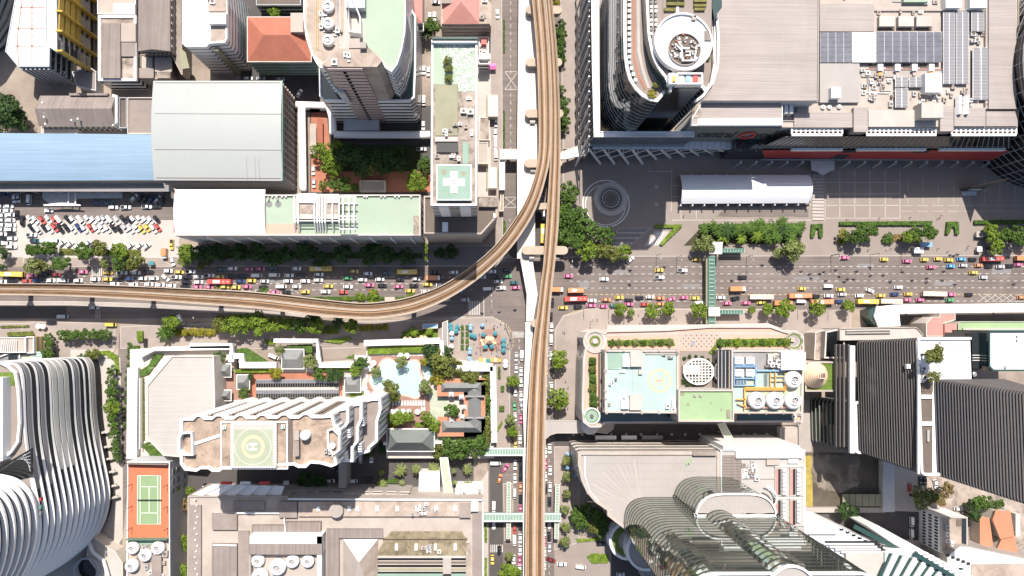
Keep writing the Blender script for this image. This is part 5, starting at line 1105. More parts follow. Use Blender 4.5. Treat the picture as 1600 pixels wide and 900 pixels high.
# U-shaped pavilion and long pavilion
r=thing('pavilion',(*P(720,640,9),TZ),'three sided dark grey roofed pavilion with orange eaves round a small court','pavilion');h=TZ+5
for(u0,v0,u1,v1,ax) in((689,598,752,613,0),(731,600,752,676,1),(690,658,752,676,0)):
 p=prect(u0,v0,u1,v1,h);build('orange_eave',MB().prism(inset(p,-2.0),h-1.4,h-.9,bot=True),M['orange_roof'],r);build('wall',MB().prism(inset(p,.8),TZ,h-1.4),M['cream'],r);build('roof',MB().hip(p,h-.85,h+2.4,.5,axis=ax),M['slate'],r)
for(u,v) in((705,617),(721,621),(725,637),(722,652),(706,657)):build('white_gable',MB().hip(prect(u-4,v-4,u+4,v+4,h),h-.6,h+1.6,.5),M['white2'],r)
for v in(619.5,653):pbox(r,727,v-1.2,757,v+1.2,h-.4,h+2.1,'greyroof','ridge_cap')
r=thing('pavilion',(*P(640,685,9),TZ),'long green grey hip roofed pavilion below the pool deck','pavilion');p=prect(605,671,678,705,h);build('wall',MB().prism(inset(p,.8),0,h-.6),M['cream'],r);build('roof',MB().hip(p,h-.5,h+6.5,.5),M['slate_dark'],r);build('eaves',MB().ring(inset(p,-.4),inset(p,.6),h-.9,h-.52),M['white'],r);windows_on(r,P(606,705,h),P(678,705,h),TZ,h-1,1,9,.6,.7)
# ---- complex below the hotel street
h=25
r=block('broad stained roof complex with skylights below the hotel street','building',[(293,775),(450,775),(450,779),(755,781),(756,1000),(292,1000)],h,'beige','beige',par=.7,pw=.6,parm='conc')
R_=h-.7
for(u0,v0,u1,v1,dz,m) in[(295,790,314,990,1.2,'brownflat'),(314.3,790,316.4,990,-.5,'black'),(331,801,370,828,1.6,'brownflat'),(331,850,370,990,1.5,'brownroof'),(372,830,389,990,1.0,'brownflat'),(393,821,444,838,2.0,'brownroof'),(446,816,501,836,2.4,'brownroof'),(365,783,413,797,1.2,'brownflat'),(436,784,464,809,1.8,'brownflat'),(466,784,735,807,1.6,'conc_stain'),(738,800,753,990,1.0,'brownflat'),(510,827,598,841,1.6,'brownroof'),(510,827,530,990,1.5,'brownroof'),(718,786,735,809,2.2,'brownflat'),(736,783,747,799,3,'white')]:pbox(r,u0,v0,u1,v1,R_-.2,R_+dz,m,'roof_section')
for u in(497,545,558,589,620,651,681,711):pbox(r,u-2,791,u+3,799,R_+1.6,R_+2.4,'white2','skylight')
for u in(619,650,680,711):pbox(r,u-2,850,u+2.6,860,R_+.4,R_+1.5,'white2','skylight')
c=P(526,797,h+2);build('round_vent',MB().cyl(c,3.2,R_+1.6,R_+4,20),M['conc'],r)
line(r,[(333,801),(440,801)],R_+.4,2.2,'white','roof_edge',1);line(r,[(333,851),(370,852)],R_+1.6,2,'white','roof_edge',.5);line(r,[(445,809),(447,840)],R_+.6,1.5,'white','roof_edge',1);line(r,[(450,779.5),(755,781)],h+.2,2.4,'white2','white_coping',.6);line(r,[(754,781),(755.5,990)],h+.2,2.4,'bluegrey','coping',.6)
pbox(r,390,837,503,866,R_,h+7,'white2','plant_wall');pbox(r,388,850,503,866.5,h+6.2,h+7.4,'brownroof','plant_roof');pbox(r,389.5,866.5,497,990,R_,h+3,'beige','plant_floor');pbox(r,389,866,391.5,990,R_,h+7,'conc','plant_wall');pbox(r,495,838,503,990,R_,h+7,'grey_wall','plant_wall')
for k,(u,v,rad) in enumerate(((403,876,9.5),(434,886,12),(457,877,9.7),(481,877,9.3),(406,901,12))):cooling_tower(u,v,h+3,rad,['small white cooling tower at the outer wall of the lower complex','largest white cooling tower of the lower complex','white cooling tower beside the largest one on the lower complex','white cooling tower next to the grey plant wall of the lower complex','white cooling tower cut by the bottom edge on the lower complex'][k],'cooling towers of the lower complex')
M['mossy']=mat('mossy_slats',(.27,.22,.14),.9,.3,.3,stain=.9,stain_col=(.09,.075,.045))
# glazed hall with pyramid
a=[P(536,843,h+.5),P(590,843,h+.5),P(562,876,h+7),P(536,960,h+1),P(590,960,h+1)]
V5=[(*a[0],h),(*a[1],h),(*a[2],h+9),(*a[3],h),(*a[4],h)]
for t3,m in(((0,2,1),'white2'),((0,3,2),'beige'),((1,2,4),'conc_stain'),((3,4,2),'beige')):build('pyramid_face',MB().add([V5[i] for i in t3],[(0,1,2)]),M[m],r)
slats(r,[(600,842),(728,842),(722,830),(612,830)],R_+.6,30,'mossy','deck_board',0,.1,.2)
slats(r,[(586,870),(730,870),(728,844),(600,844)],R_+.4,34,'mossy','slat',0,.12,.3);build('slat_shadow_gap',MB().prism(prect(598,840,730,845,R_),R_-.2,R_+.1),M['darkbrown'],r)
for k in range(10):
 v=872+k*5.4;pbox(r,586-k*2.2,v,728,v+3.2,R_-1.2,R_+.2-k*.02,['black_glass','darkbrown','black_glass','oliveroof','black_glass','greenmetal'][k%6],'roof_glazing')
pbox(r,590,868.5,730,872,R_,R_+.8,'conc_light','glazing_kerb');pbox(r,692,872,705,930,R_,R_+.9,'conc','walkway');pbox(r,728,850,735,990,R_,R_+1.6,'conc_dirty','duct');pbox(r,580,897,728,900,R_,R_+.9,'heligreen','glazing_kerb')
clutter(r,[(640,786),(690,786),(690,803),(640,803)],R_+1.6,10,71,pipes=4);clutter(r,[(660,848),(690,848),(690,866),(660,866)],R_+.5,6,72)
for v in range(780,990,9):pbox(r,303+(v*7%5),v,305+(v*7%5),v+2,R_+1,R_+1.8,'white')
rw=thing('roof_canopy',(*P(390,765,20),20),'white corrugated canopy shading into blue at the hotel street','canopy')
for k in range(12):
 q=PP([(330+k*9.4-(36 if k<4 else 40-k*3),776),(330+(k+1)*9.4-(36 if k<3 else 40-(k+1)*3),776),(332+(k+1)*9.4,757+k*.2),(332+k*9.4,757+k*.2)],23);build('canopy_sheet',MB().prism(q,22.2+k%2*.8,22.7+k%2*.8,bot=True),M['white2'],rw)
for u in(345,375,405):pbox(rw,u,753,u+16,757,21,22.4,'logo_red' if u!=375 else 'white2','banner')
r=block('ledge of glazed bays along the hotel street','ledge',[(450,766),(640,770),(640,779),(446,778)],16,'conc','conc',name='ledge',par=.3)
for k in range(9):pbox(r,456+k*21,767.5,472+k*21,776,15.7,16,'solar_light' if k<4 else 'conc_light','bay_glass')
block('white pillared forecourt roof by the palms','canopy',[(655,738),(687,738),(687,774),(654,774)],9,'white2','white',name='canopy',par=.3)
r=block('white ornate roof terrace beside the white bridge','building',[(712,762),(755,762),(755,780),(712,780)],14,'white2','white',par=.5)
clutter(r,[(714,764),(752,764),(752,778),(714,778)],13.5,8,73)
elevated('footbridge','white slanting footbridge from the garden to the lower complex',[(687,715),(700,715),(708.5,776),(694,776)],12,M['helipale'],.8,[(693,730),(698,760)],'footbridge',edge=M['white2'])
# ================================================================== TERRACE BLOCK, TOWERS AND GLASS TOWERS (lower right)
h=24
px=[(911,560),(914,545),(918,540),(913,528),(918,519),(930,515),(945,519),(948,516),(1040,514),(1110,509),(1205,509),(1224,516),(1232,518),(1245,516),(1256,525),(1257,545),(1255,660),(945,662),(938,668),(922,668),(911,660),(909,640)]
r=block('large roof terrace block with pink paving, two helipad and plant roofs and rounded corners','building',px,h,'cream','pinkpave',par=.9,pw=1.0,parm='conc_light',floors=5,band='cream')
rt=r;R_=h-.9
# pale diagonal paving joints
for k in range(9):
 u=1052+k*8;line(r,[(u,520),(u+24,546)],R_,1.5,'pave_light','paving_joint');line(r,[(u+24,520),(u,546)],R_,1.5,'pave_light','paving_joint')
for pts,w_ in(([(946,524),(1052,521),(1105,521),(1222,521)],3.5),([(915,560),(917,640)],2.0),([(950,546),(1052,546)],2.5),([(1122,546),(1240,546)],2.5)):line(r,pts,R_,w_,'pave_light','paving_band',.08)
p=[(948,508),(1100,507),(1200,505),(1222,514),(1210,512.5),(1110,513),(1050,518),(948,517)];build('street_canopy',MB().prism(PP(p,20),19.2,20,bot=True),M['conc_light'],r)
c=P(930,533,h);k=mpp(h)
for(r1,r0,m,dz) in((19,13.5,'conc_light',.6),(13.5,8.5,'pave_light',.2),(8.5,6,'grass',.5),(4.5,3,'conc',.8)):build('turret_ring',MB().ring(ngon(c.x,c.y,r1*k,32),ngon(c.x,c.y,r0*k,32),R_-.2,R_+dz),M[m],r)
build('turret_disc',MB().cyl(c,3*k,R_,R_+.6,20),M['white'],r)
c=P(925,650,h)
for(r1,r0,m,dz) in((13,11,'white',.9),(11,9.5,'grass',.6)):build('turret_ring',MB().ring(ngon(c.x,c.y,r1*k,28),ngon(c.x,c.y,r0*k,28),R_,R_+dz),M[m],r)
build('turret_disc',MB().cyl(c,9.5*k,R_,R_+.3,24),M['heligreen'],r);build('turret_finial',MB().cyl(c,2.6*k,R_+.3,R_+1.4,14),M['darkbrown'],r)
c=P(1241,533,h)
for(r1,r0,m,dz) in((14,12.3,'conc',.9),(12.3,10,'grass',.8),(10,8,'pave_light',.5)):build('turret_ring',MB().ring(ngon(c.x,c.y,r1*k,28),ngon(c.x,c.y,r0*k,28),R_,R_+dz),M[m],r)
build('turret_disc',MB().cyl(c,8*k,R_,R_+.3,20),M['greyroof'],r);pbox(r,1236,528,1242,534,R_,R_+1.6,'pinkpave')
c=P(1083.5,536.5,h)
for(r1,r0) in((4,3),(2.4,1.4)):build('round_ornament',MB().ring(ngon(c.x,c.y,r1*k,20),ngon(c.x,c.y,r0*k,20),R_,R_+.3),M['greysteel'],r)
# helipad roof
h1=34
block('','',[(945,547),(1060,547),(1060,646),(945,645)],h1,'cream','turq',z0=R_,parent=r,par=.9,pw=.8,parm='conc_light',floors=2,band='darkwin')
helipad_marks(r,1030.5,594.5,h1-.9,18.6,15,'orangering',18,'orangering','orangering')
p=P(1030.5,594.5,h1);build('letter_stain',MB().box((p.x,p.y,h1-.82),(2.6,.7,.03)),M['conc_stain'],r)
for(a,b,c_,d,dz,m) in[(985,549,1004,573,2.2,'conc_light'),(973,558,984,573,2.0,'white'),(984,618,1003,641,2.2,'conc_light'),(971,625,983,639,2.0,'white2'),(998,578,1004,585,1.2,'conc_light'),(974,613,978,622,1.5,'white'),(968,578,977,582,1,'white'),(1050,624,1056,636,1.5,'white'),(1008,551,1060,554,.5,'conc')]:pbox(r,a,b,c_,d,h1-.9,h1-.9+dz,m)
patch(r,[(949,551),(973,549),(973,574),(950,577)],h1-.9,'heligreen','roof_section');line(r,[(988,575),(989,645)],h1-.85,.5,'heligreen','roof_joint');line(r,[(973,577),(950,577)],h1-.8,.7,'greenmetal','roof_joint')
for u in(948,975,1003,1030,1058):pbox(r,u-1.6,546,u+1.6,549.5,h1-.9,h1+.5,'conc');pbox(r,u-1.6,643,u+1.6,647,h1-.9,h1+.5,'conc')
for v in(577,580,610,622):pbox(r,943.5,v,948.5,v+2,h1-.5,h1+.5,'conc')
clutter(r,[(1032,548),(1058,548),(1058,566),(1032,566)],h1-.9,5,81,mats=('conc','turq'),smax=1.6);clutter(r,[(1040,625),(1056,625),(1056,642),(1040,642)],h1-.9,4,82,mats=('white','conc'));clutter(r,[(948,590),(965,590),(965,640),(948,640)],h1-.9,4,83,smax=1.4)
pbox(r,934,645.5,1050,661,R_,R_+.3,'glass_teal','glass_strip');pbox(r,936,552,944.5,640,R_,R_+2,'darkbrown','louvre_wall')
for u in(938,940.5,943):line(r,[(u,552),(u,640)],R_+2.3,.8,'conc','louvre',.3)
# oval trellis
pbox(r,1062,548,1120,608,R_,R_+.12,'pave_grey','terrace_floor');c=P(1090,580,h);
build('trellis_ring',MB().ring(ngon(c.x,c.y,24.5*k,36,21*k),ngon(c.x,c.y,22.5*k,36,19*k),R_+2.4,R_+2.8),M['white'],r)
for i in range(-4,5):
 x=i*5.2;y=20.5*math.sqrt(max(0,1-(x/24)**2));build('trellis_bar',MB().bar((c.x+x*k,c.y-y*k,R_+2.5),(c.x+x*k,c.y+y*k,R_+2.5),.3),M['white'],r)
 y2=i*4.5;x2=23.5*math.sqrt(max(0,1-(y2/20.5)**2));build('trellis_bar',MB().bar((c.x-x2*k,c.y+y2*k,R_+2.6),(c.x+x2*k,c.y+y2*k,R_+2.6),.3),M['white'],r)
pbox(r,1068,571,1094,584,R_+1,R_+3.2,'white2','white_awning')
# green roof
h2=37
block('','',[(1060,609),(1147,609),(1147,659),(1060,659)],h2,'conc_light','green_paint',z0=R_,parent=r,par=.9,pw=.7);pbox(r,1084,616.5,1088,620,h2-.9,h2-.2,'conc');pbox(r,1093,616.5,1097,620,h2-.9,h2-.2,'conc');pbox(r,1136,640,1141,653,h2-.9,h2-.3,'brownflat');
for(u,v,rad) in((1075,632,2.4),(1111,630,1.5),(1127,640,1.8),(1066,615,3.5)):build('stain',MB().cyl(P(u,v,h2-.9),rad*.33,h2-.89,h2-.86,12),M['oliveroof'],r)
# plant roof
h3=33
block('','',[(1143,547),(1256,547),(1254,646),(1143,646)],h3,'conc_light','helipale',z0=R_,parent=r,par=.9,pw=.8);Q=h3-.9
pbox(r,1120,547,1142,607,R_,h3-3,'darkwin','glass_slope')
for u in(1122,1127.5,1133,1139):line(r,[(u,548),(u,607)],h3-2.8,1.1,'conc_light','mullion',.4)
patch(r,[(1146,551),(1210,551),(1210,580),(1146,580)],Q,'greyroof','roof_section');patch(r,[(1180,583),(1226,583),(1226,605),(1180,605)],Q,'turq','roof_section');patch(r,[(1146,604),(1165,604),(1165,640),(1146,640)],Q,'turq','roof_section')
for(u,v) in((1149,558),(1166,558),(1149,577),(1166,577)):pbox(r,u,v,u+13,v+11,Q,Q+2.4,'white2','chiller');pbox(r,u+1,v+2,u+12,v+4,Q+2.4,Q+2.6,'steel','chiller_fan')
pp_=[([(1146,570),(1180,570)],2.6,'bluepipe'),([(1146,573),(1180,573)],1.4,'bluepipe'),([(1148,591),(1180,591)],2,'bluepipe'),([(1146,602),(1180,602)],1.6,'bluepipe'),([(1180,570),(1180,604)],1.8,'bluepipe'),([(1180,579),(1226,579)],2.4,'bluepipe'),([(1147,556),(1147,602)],1.2,'bluepipe'),([(1203,582),(1203,606)],1.3,'orange'),([(1211,582),(1211,606)],1.3,'orange'),([(1163,606),(1228,606)],2.4,'orange'),([(1163,609),(1228,609)],1.4,'orange'),([(1163,606),(1163,640)],2,'orange'),([(1226,582),(1226,612)],1.6,'orange'),([(1203,588),(1226,588)],1,'yellow'),([(1203,595),(1226,595)],1,'yellow'),([(1150,624),(1166,624)],1.6,'orange'),([(1152,630),(1166,636)],1.4,'orange'),([(1163,637),(1240,637)],1.2,'pinkroof'),([(1195,583),(1195,604)],.8,'slate'),([(1198,583),(1198,604)],.8,'slate')]
for pts,w_,m in pp_:line(r,pts,Q+1.0,w_,m,'pipe',.6)
for i in range(8):pbox(r,1150+i*2.2,594,1151.4+i*2.2,600,Q,Q+1.4,'bluepipe' if i%2 else 'slate','pump')
pbox(r,1221,550,1259,578,Q,h3+3.5,'white2','white_plant_box');pbox(r,1200,553,1217,570,Q,Q+2,'conc_light');pbox(r,1196,571,1217,574,Q,Q+1.5,'conc_dirty');clutter(r,[(1200,555),(1218,555),(1218,575),(1200,575)],Q+1.8,6,84)
for i,(u,v) in enumerate(((1239,593),(1182,626),(1210.5,626),(1239,626))):cooling_tower(u,v,Q,13.2,['white cooling tower below the white plant box, alone in its row','white cooling tower of the lower row, beside the orange pipes','middle white cooling tower of the lower row on the plant roof','white cooling tower at the corner of the plant roof, end of the lower row'][i],'cooling towers of the terrace block')
for u in(1170,1197,1224):pbox(r,u,643,u+1.2,648,h3-.9,h3+.3,'conc')
for(u,v,a,b) in((950,663,1050,667),(1060,661,1104,666)):pass
pbox(r,1152,648,1240,660,R_,R_+.2,'glass_teal','glass_strip');clutter(r,[(1236,645),(1252,645),(1252,662),(1236,662)],R_,4,85)
elevated('walkway','pale rounded walkway roof swinging from the railway to the terrace block',[(853,656),(905,657),(916,660),(936,661),(960,663),(958,671),(948,678),(935,676),(925,675),(905,677),(870,677),(860,680),(853,686)],8,M['fanroof'],.8,[(880,667),(920,667)],'walkway',edge=M['conc_light'])
c=P(922,664,8);build('walkway_dome',MB().lathe(c,[(4.8,8.02),(4.4,8.7),(2.5,9.4),(.1,9.6)],24),M['bluegrey'],None,label='shallow grey glass dome on the pale walkway at the terrace corner',cat='dome')
elevated('walkway','pale glazed walkway crossing the shaded service street',[(1121,662),(1133,661),(1152,697),(1138,697)],12,M['helipale'],.7,[(1135,680)],'walkway')
ORD2='first second third fourth fifth sixth seventh eighth ninth tenth eleventh twelfth thirteenth'.split()
for i,u in enumerate((896,910,928,955,979,1002,1027,1050,1071,1094,1162,1180,1199)):
 build('bollard_light',MB().box((*P(u,679,1),0),(1.2,1.2,.9)),M['conc_light'],None,label=f'small square kerb lamp in the shaded service street, {ORD2[i]} from the railway',cat='kerb lamp',group='square lamps along the service street')
for i,(a,b) in enumerate(((930,963),(971,995),(1003,1036))):
 rb_=thing('bus_shelter',(*P((a+b)/2,687,3),0),['longest white shelter roof at the kerb of the service street','short white shelter roof at the kerb of the service street','grey framed shelter roof at the kerb of the service street'][i],'shelter');build('roof',MB().barrel(prect(a,680.5,b,687.5,3.2),2.9,.5,6),M['white2' if i<2 else 'greyroof'],rb_)
 for u in(a+2,b-2):build('post',MB().box((*P(u,684,2),0),(.2,.2,3)),M['steel'],rb_)
# cream spiral dome and its base
r=block('square planted base of the cream ringed dome','building',[(1258,565),(1306,565),(1306,612),(1258,612)],20,'conc','grass',par=.7,pw=.8,parm='beige')
c=P(1279,587,24);k=mpp(24);prof=[]
for i in range(8):rr0=(21-i*2.1)*k;prof+=[(rr0,20+i*.75),(rr0,20.6+i*.75),(rr0-.5,20.75+i*.75)]
prof+=[(3*k,26.4)]
d_=thing('dome',(c.x,c.y,19.3),'cream ringed dome with a dark square opening on the planted base','dome');build('shell',MB().lathe(c,prof,36),M['domecream'],d_);pc=P(1285,587,26);build('oculus',MB().box((pc.x,pc.y,24),(2.2,2.2,2.2)),M['darkbrown'],d_);build('oculus_frame',MB().ring(rect(pc.x-1.5,pc.y-1.5,pc.x+1.5,pc.y+1.5),rect(pc.x-1.1,pc.y-1.1,pc.x+1.1,pc.y+1.1),25,26.6),M['domecream'],d_);build('doorway',MB().box((*P(1263,587,21),20),(2.4,3,2)),M['darkbrown'],d_)
# towers with horizontal ribs
def ribbed(label,mwall,ribw,ribmat,bot,top,right,n,proud=.4,roofm='white2',radius=2.0):
 (u0,va,vb,z0),(u1,vc,vd,z1)=bot,top;R=P(right,vc,z1).x;a0,b0,a1,b1=P(u0,va,z0),P(u0,vb,z0),P(u1,vc,z1),P(u1,vd,z1)
 r=thing('building',((a0.x+R)/2,(a0.y+b0.y)/2,z0),label,'building')
 def plan(t,off):
  x0=a0.x+(a1.x-a0.x)*t-off;yt=a0.y+(a1.y-a0.y)*t+off;yb=b0.y+(b1.y-b0.y)*t-off;rad=radius+off;pts=[]
  for i in range(7):s_=pi/2+i*pi/12;pts.append(Vector((x0+rad+rad*cos(s_),yt-rad+rad*sin(s_))))
  for i in range(7):s_=pi+i*pi/12;pts.append(Vector((x0+rad+rad*cos(s_),yb+rad+rad*sin(s_))))
  return pts+[Vector((R,yb)),Vector((R,yt))]
 build('glass_wall',MB().prism(plan(0,0),z0,z1-.5,top=False,poly1=plan(1,0)),M[mwall],r);build('roof',MB().prism(plan(1,-.2),z1-.6,z1-.5,sides=False),M[roofm],r)
 fh=(z1-z0)/n
 for i in range(n):t=(i+.6)/n;build('floor_rib',MB().ring(plan(t,proud),plan(t,-.5),z0+fh*(i+.6)-ribw/2,z0+fh*(i+.6)+ribw/2),M[ribmat],r)
 build('parapet',MB().ring(plan(1,.3),plan(1,-.8),z1-.7,z1+.4),M['white2'],r)
 return r
M['greenmetal2']=mat('dark_green_glazing',(.025,.06,.055),.4,.2,.4);M['ribgrey']=mat('rib_concrete',(.10,.09,.088),.6,.1,.3);M['ribgreen']=mat('green_rib',(.17,.19,.165),.5,.1,.3)
ribbed('lowest dark tier of the ribbed tower beside the cream dome','black_glass',.5,'ribgreen',(1265,622,690,0),(1334,628,708,30),1480,11,.45)
r=ribbed('middle slab of the ribbed tower with fine dark floors and a white flat roof','black_glass',.3,'ribgrey',(1337,533,708,30),(1432,528,742,55),1517,24,.22)
for k,u in enumerate((1306,1312,1318,1325)):q0,q1=P(u,538,22+k*2.5),P(u,698,22+k*2.5);build('curved_rib',MB().bar((*q0,22+k*2.5),(*q1,22+k*2.5),.9,1.6),M['ribgrey'],r)
q0,q1=P(1332,540,32),P(1332,708,32);build('white_ledge',MB().bar((*q0,31.4),(*q1,31.4),2.4,1.4),M['white2'],r)
for k in range(3):pbox(r,1417+k*3.5,569,1419.5+k*3.5,576,51,52.6,'white','open_window')
hq=55
line(r,[(1434,530),(1434,740)],hq+.3,3.4,'white2','white_coping',.8);pbox(r,1437,592,1457,742,hq-.6,hq-.3,'darkbrown','roof_light')
for v in(617,659):pbox(r,1437,v,1459,v+6,hq-.3,hq+.5,'white2','beam')
pbox(r,1437,692,1457,740,hq-.3,hq-.1,'darkbrown','roof_tile');pbox(r,1440,594,1458,612,hq-.3,hq,'darkbrown','roof_tile')
pbox(r,1449,672,1452.5,690,hq-.3,hq+.6,'steel','roof_unit');clutter(r,[(1436,575),(1452,575),(1452,600),(1436,600)],hq-.4,6,91)
pbox(r,1469,534,1471,536,hq,hq+.5,'redpave');line(r,[(1440,531),(1516,531)],hq-.3,1.2,'conc','roof_joint',.3)
for u in(1486,1510):pbox(r,u,547,u+6,548.5,hq-.5,hq-.2,'conc')
r=ribbed('tallest slab of the ribbed tower rising behind the white roof','black_glass',.3,'ribgrey',(1458,593,744,54.4),(1605,613,793,79),1640,31,.22)
r=block('white roofed block with rounded glass corner behind the tree roof','building',[(1545,516),(1700,516),(1700,580),(1552,580),(1545,573)],54,'glass_teal','white2',z0=30,par=.8,pw=.8);pbox(r,1518,520,1545,576,30,48,'darkwin','recess_glass');pbox(r,1570,571,1574,575,53,54,'steel')
for(u,v) in((1589,524),(1589,530)):pbox(r,u,v,u+3,v+3,53,54,'greysteel')
for k in range(3):line(r,[(1519,563-k*4),(1530,563-k*4)],48.2,.9,'white','louvre',.2)
cooling_tower(1522,585,48,4,'small grey fan drum beside the recess of the white tree roof',m='steel')
# street front of the towers
r=block('low front block with a beam lattice roof before the ribbed tower','building',[(1312,513),(1432,511),(1443,522),(1443,530),(1312,532)],18,'cream','conc_light',par=.6,parm='conc')
for k in range(6):line(r,[(1322,515+k*1.3),(1392,514+k*1.3)],18.2,.6,['darkbrown','white','beige'][k%3],'roof_beam',.3)
r=block('dark glass corner of the front block beside the ribbed tower','building',[(1290,518),(1320,512),(1320,560),(1288,560)],16,'conc_light','black_glass',par=.6,pw=.7,parm='cream')
block('slim pale stair wing beside the terrace block','building',[(1274,520),(1286,515),(1286,562),(1272,562)],12,'cream','conc_dirty',par=.4)
r=thing('skywalk',(*P(1480,485,9),0),'long white covered skywalk with a glazed rounded end at the far avenue','skywalk');p=PP([(1370,479),(1400,476),(1700,473),(1700,486),(1405,490),(1407,509),(1373,511),(1366,494)],9.5);build('roof',MB().prism(p,8.4,9.5,bot=True),M['white2'],r);build('glazed_end',MB().prism(PP([(1357,484),(1370,479),(1369,496),(1375,510),(1368,508),(1358,494)],8),0,8),M['glass_teal'],r)
for u in(1430,1500,1570):build('column',MB().cyl(P(u,482,8),.5,0,8.4,10),M['viaconc'],r)
for u in range(1400,1700,8):q0,q1=P(u,476,9.55),P(u,489,9.55);build('roof_seam',MB().bar((*q0,9.53),(*q1,9.53),.15),M['conc_light'],r)
r=block('faded red roofed block behind the white skywalk','building',[(1447,505),(1456,495),(1468,495),(1468,490),(1493,490),(1493,500),(1475,505),(1475,526),(1447,526)],14,'cream','pinkroof',par=.3)
pbox(r,1476,506,1495,526,13,15,'pinkroof','roof_section')
r=block('green roofed strip behind the white skywalk','building',[(1497,506),(1500,502),(1720,502),(1720,514),(1508,514),(1505,526),(1497,526)],14,'cream','green_paint',par=.4,parm='helipale');pbox(r,1505,513,1720,530,13,14.6,'conc_light','roof_section')
sheet('dark_lane',[(1406,490),(1700,488),(1700,505),(1406,512)],.13,M['asphalt_dark'])
# ---- fan roof podium
h=32
block('low beige arcade roof along the service street below the shelters','arcade',[(904,690),(1120,690),(1120,700),(904,700)],4,'cream','beige',name='arcade',par=.3)
px=[(903,708),(909,706),(1083,706),(1092,706),(1125,706),(1125,777),(1100,830),(980,830),(949,806),(949,798),(930,785),(917,770),(908,750),(903,725)]
r=block('podium with a wide pale grey fan patterned roof and a curved stepped edge','building',px,h,'cream','fanroof',par=.8,pw=1.4,parm='beige',floors=4,band='darkwin',bandf=.3)
for i in range(17):
 t=radians(178+i*5.6);L=88 if i not in() else 80;u1,v1=1003+L*cos(t)*1.05,800+L*sin(t)*.95
 if 914<u1 and v1>708:line(r,[(1003+20*cos(t),800+20*sin(t)),(u1,v1)],h-.75,1.3 if i%3 else 2.2,'pave_light','fan_ray',.06)
 u1,v1=1068+62*cos(t),778+62*sin(t)
 if u1>1015 and v1>712:line(r,[(1068,778),(u1,v1)],h-.72,.9,'pave_light','fan_ray',.06)
for k in range(7):line(r,[(918,712+k*12),(1120,712+k*12)],h-.76,.3,'conc','roof_seam')
line(r,[(912,710),(1118,710)],h-.6,1.6,'white','roof_band',.3);line(r,[(914,713),(914,745),(922,768),(938,786),(955,797)],h-.6,1.2,'white','roof_band',.3)
for pts in([(1072,727),(1072,717)],[(1076,727),(1076,715)],[(1080,722),(1080,715)],[(1072,727),(1080,723)]):line(r,pts,h-.7,1.8,'green_paint','green_mark',.1)
pbox(r,1083,706,1120,712,h-1,h+1,'brownflat','roof_section')
r=block('brown slatted deck and white plant roof beside the fan roofed podium','building',[(1126,703),(1258,703),(1258,880),(1150,880),(1126,800)],32.5,'white2','pale_roof',par=.7,pw=.6);Q=31.8
slats(r,[(1128,772),(1158,772),(1158,711),(1128,711)],Q,14,'brownroof','deck_board',1,.1,.35);pbox(r,1130,697,1250,703,0,33.2,'white2','white_front');pbox(r,1150,705,1255,716,Q,Q+1.6,'white2','white_front')
clutter(r,[(1161,718),(1182,718),(1182,748),(1161,748)],Q,12,95,pipes=5);pbox(r,1198,718,1218,727,Q,Q+1.2,'beige');pbox(r,1232,718,1248,724,Q,Q+1,'white');line(r,[(1160,748),(1212,748)],Q+.1,1,'conc','pipe',.3)
for(u0,v0,u1,v1) in((1211,731,1232,775),(1234,731,1256,775),(1211,780,1232,822),(1234,780,1256,822)):
 pbox(r,u0,v0,u1,v1,Q,Q+.6,'conc_light','unit_tray');pbox(r,u0+1.5,v0+2,u0+4.8,v1-2,Q+.6,Q+.9,'pinkroof','unit_gap');pbox(r,u0+4.8,v0+2,u0+9,v1-2,Q+.6,Q+.8,'black','unit_gap')
 for v in range(int(v0)+2,int(v1)-4,6):pbox(r,u0+12,v,u0+18,v+4.4,Q+.6,Q+2,'white2','condenser');pbox(r,u0+16.5,v+1,u0+19,v+3.8,Q+.6,Q+1.7,'darkbrown','condenser_fan')
line(r,[(1210,729),(1257,729),(1257,830)],Q+.2,1.2,'white','white_rail',.9);line(r,[(1210,777.5),(1257,777.5)],Q+.2,1.2,'white','white_rail',.9)
for k in range(3):c=P(1192+k*2,768,Q+2+k*3);build('spiral_rail',MB().tube([(c.x+(20-k*2)*mpp(32)*cos(radians(80-t*12)),c.y-3+(20-k*3)*mpp(32)*sin(radians(80-t*12)),Q+3+k*3) for t in range(13)],.35,6),M['white2'],r)
# ---- mirror glass towers
M['band_dark']=mat('dark_spandrel',(.035,.042,.038),.4)
def glass_tower(label,plan,z0,z1,n,roofm='fanroof',slabw=.9,wall='mirror',slabmat='band_dark',proud=.05):
 p=[Vector(q) for q in ccw(plan)];c=sum(p,Vector((0,0)))/len(p);r=thing('building',(c.x,c.y,z0),label,'building')
 build('glass_skin',MB().prism(p,z0,z1-.4,top=False),M[wall],r);build('roof',MB().prism(inset(p,.3),z1-.6,z1-.4,sides=False),M[roofm],r);build('white_rim',MB().ring(inset(p,-.2),inset(p,.5),z1-.6,z1+.5),M['white2'],r)
 fh=(z1-z0-.8)/n
 for k in range(n):a=z0+fh*k+fh*.35;build('floor_band',MB().ring(inset(p,-proud),inset(p,.1),a,a+slabw),M[slabmat],r);pass
 return r
def rounded(px,h,rad,n=8):
 p=ccw(PP(px,h));out=[]
 for i in range(len(p)):
  a,b,c=p[i-1],p[i],p[(i+1)%len(p)];R_=rad[i] if isinstance(rad,(list,tuple)) else rad
  d1,d2=(a-b).normalized(),(c-b).normalized();s,e=b+d1*R_,b+d2*R_
  for k in range(n+1):t=k/n;out.append(s*(1-t)**2+b*2*t*(1-t)+e*t*t)
 return out
M['mirror_se']=glass('silver_green_glass',(0.37,0.40,0.355),0.03,0.8,metal=0.9)
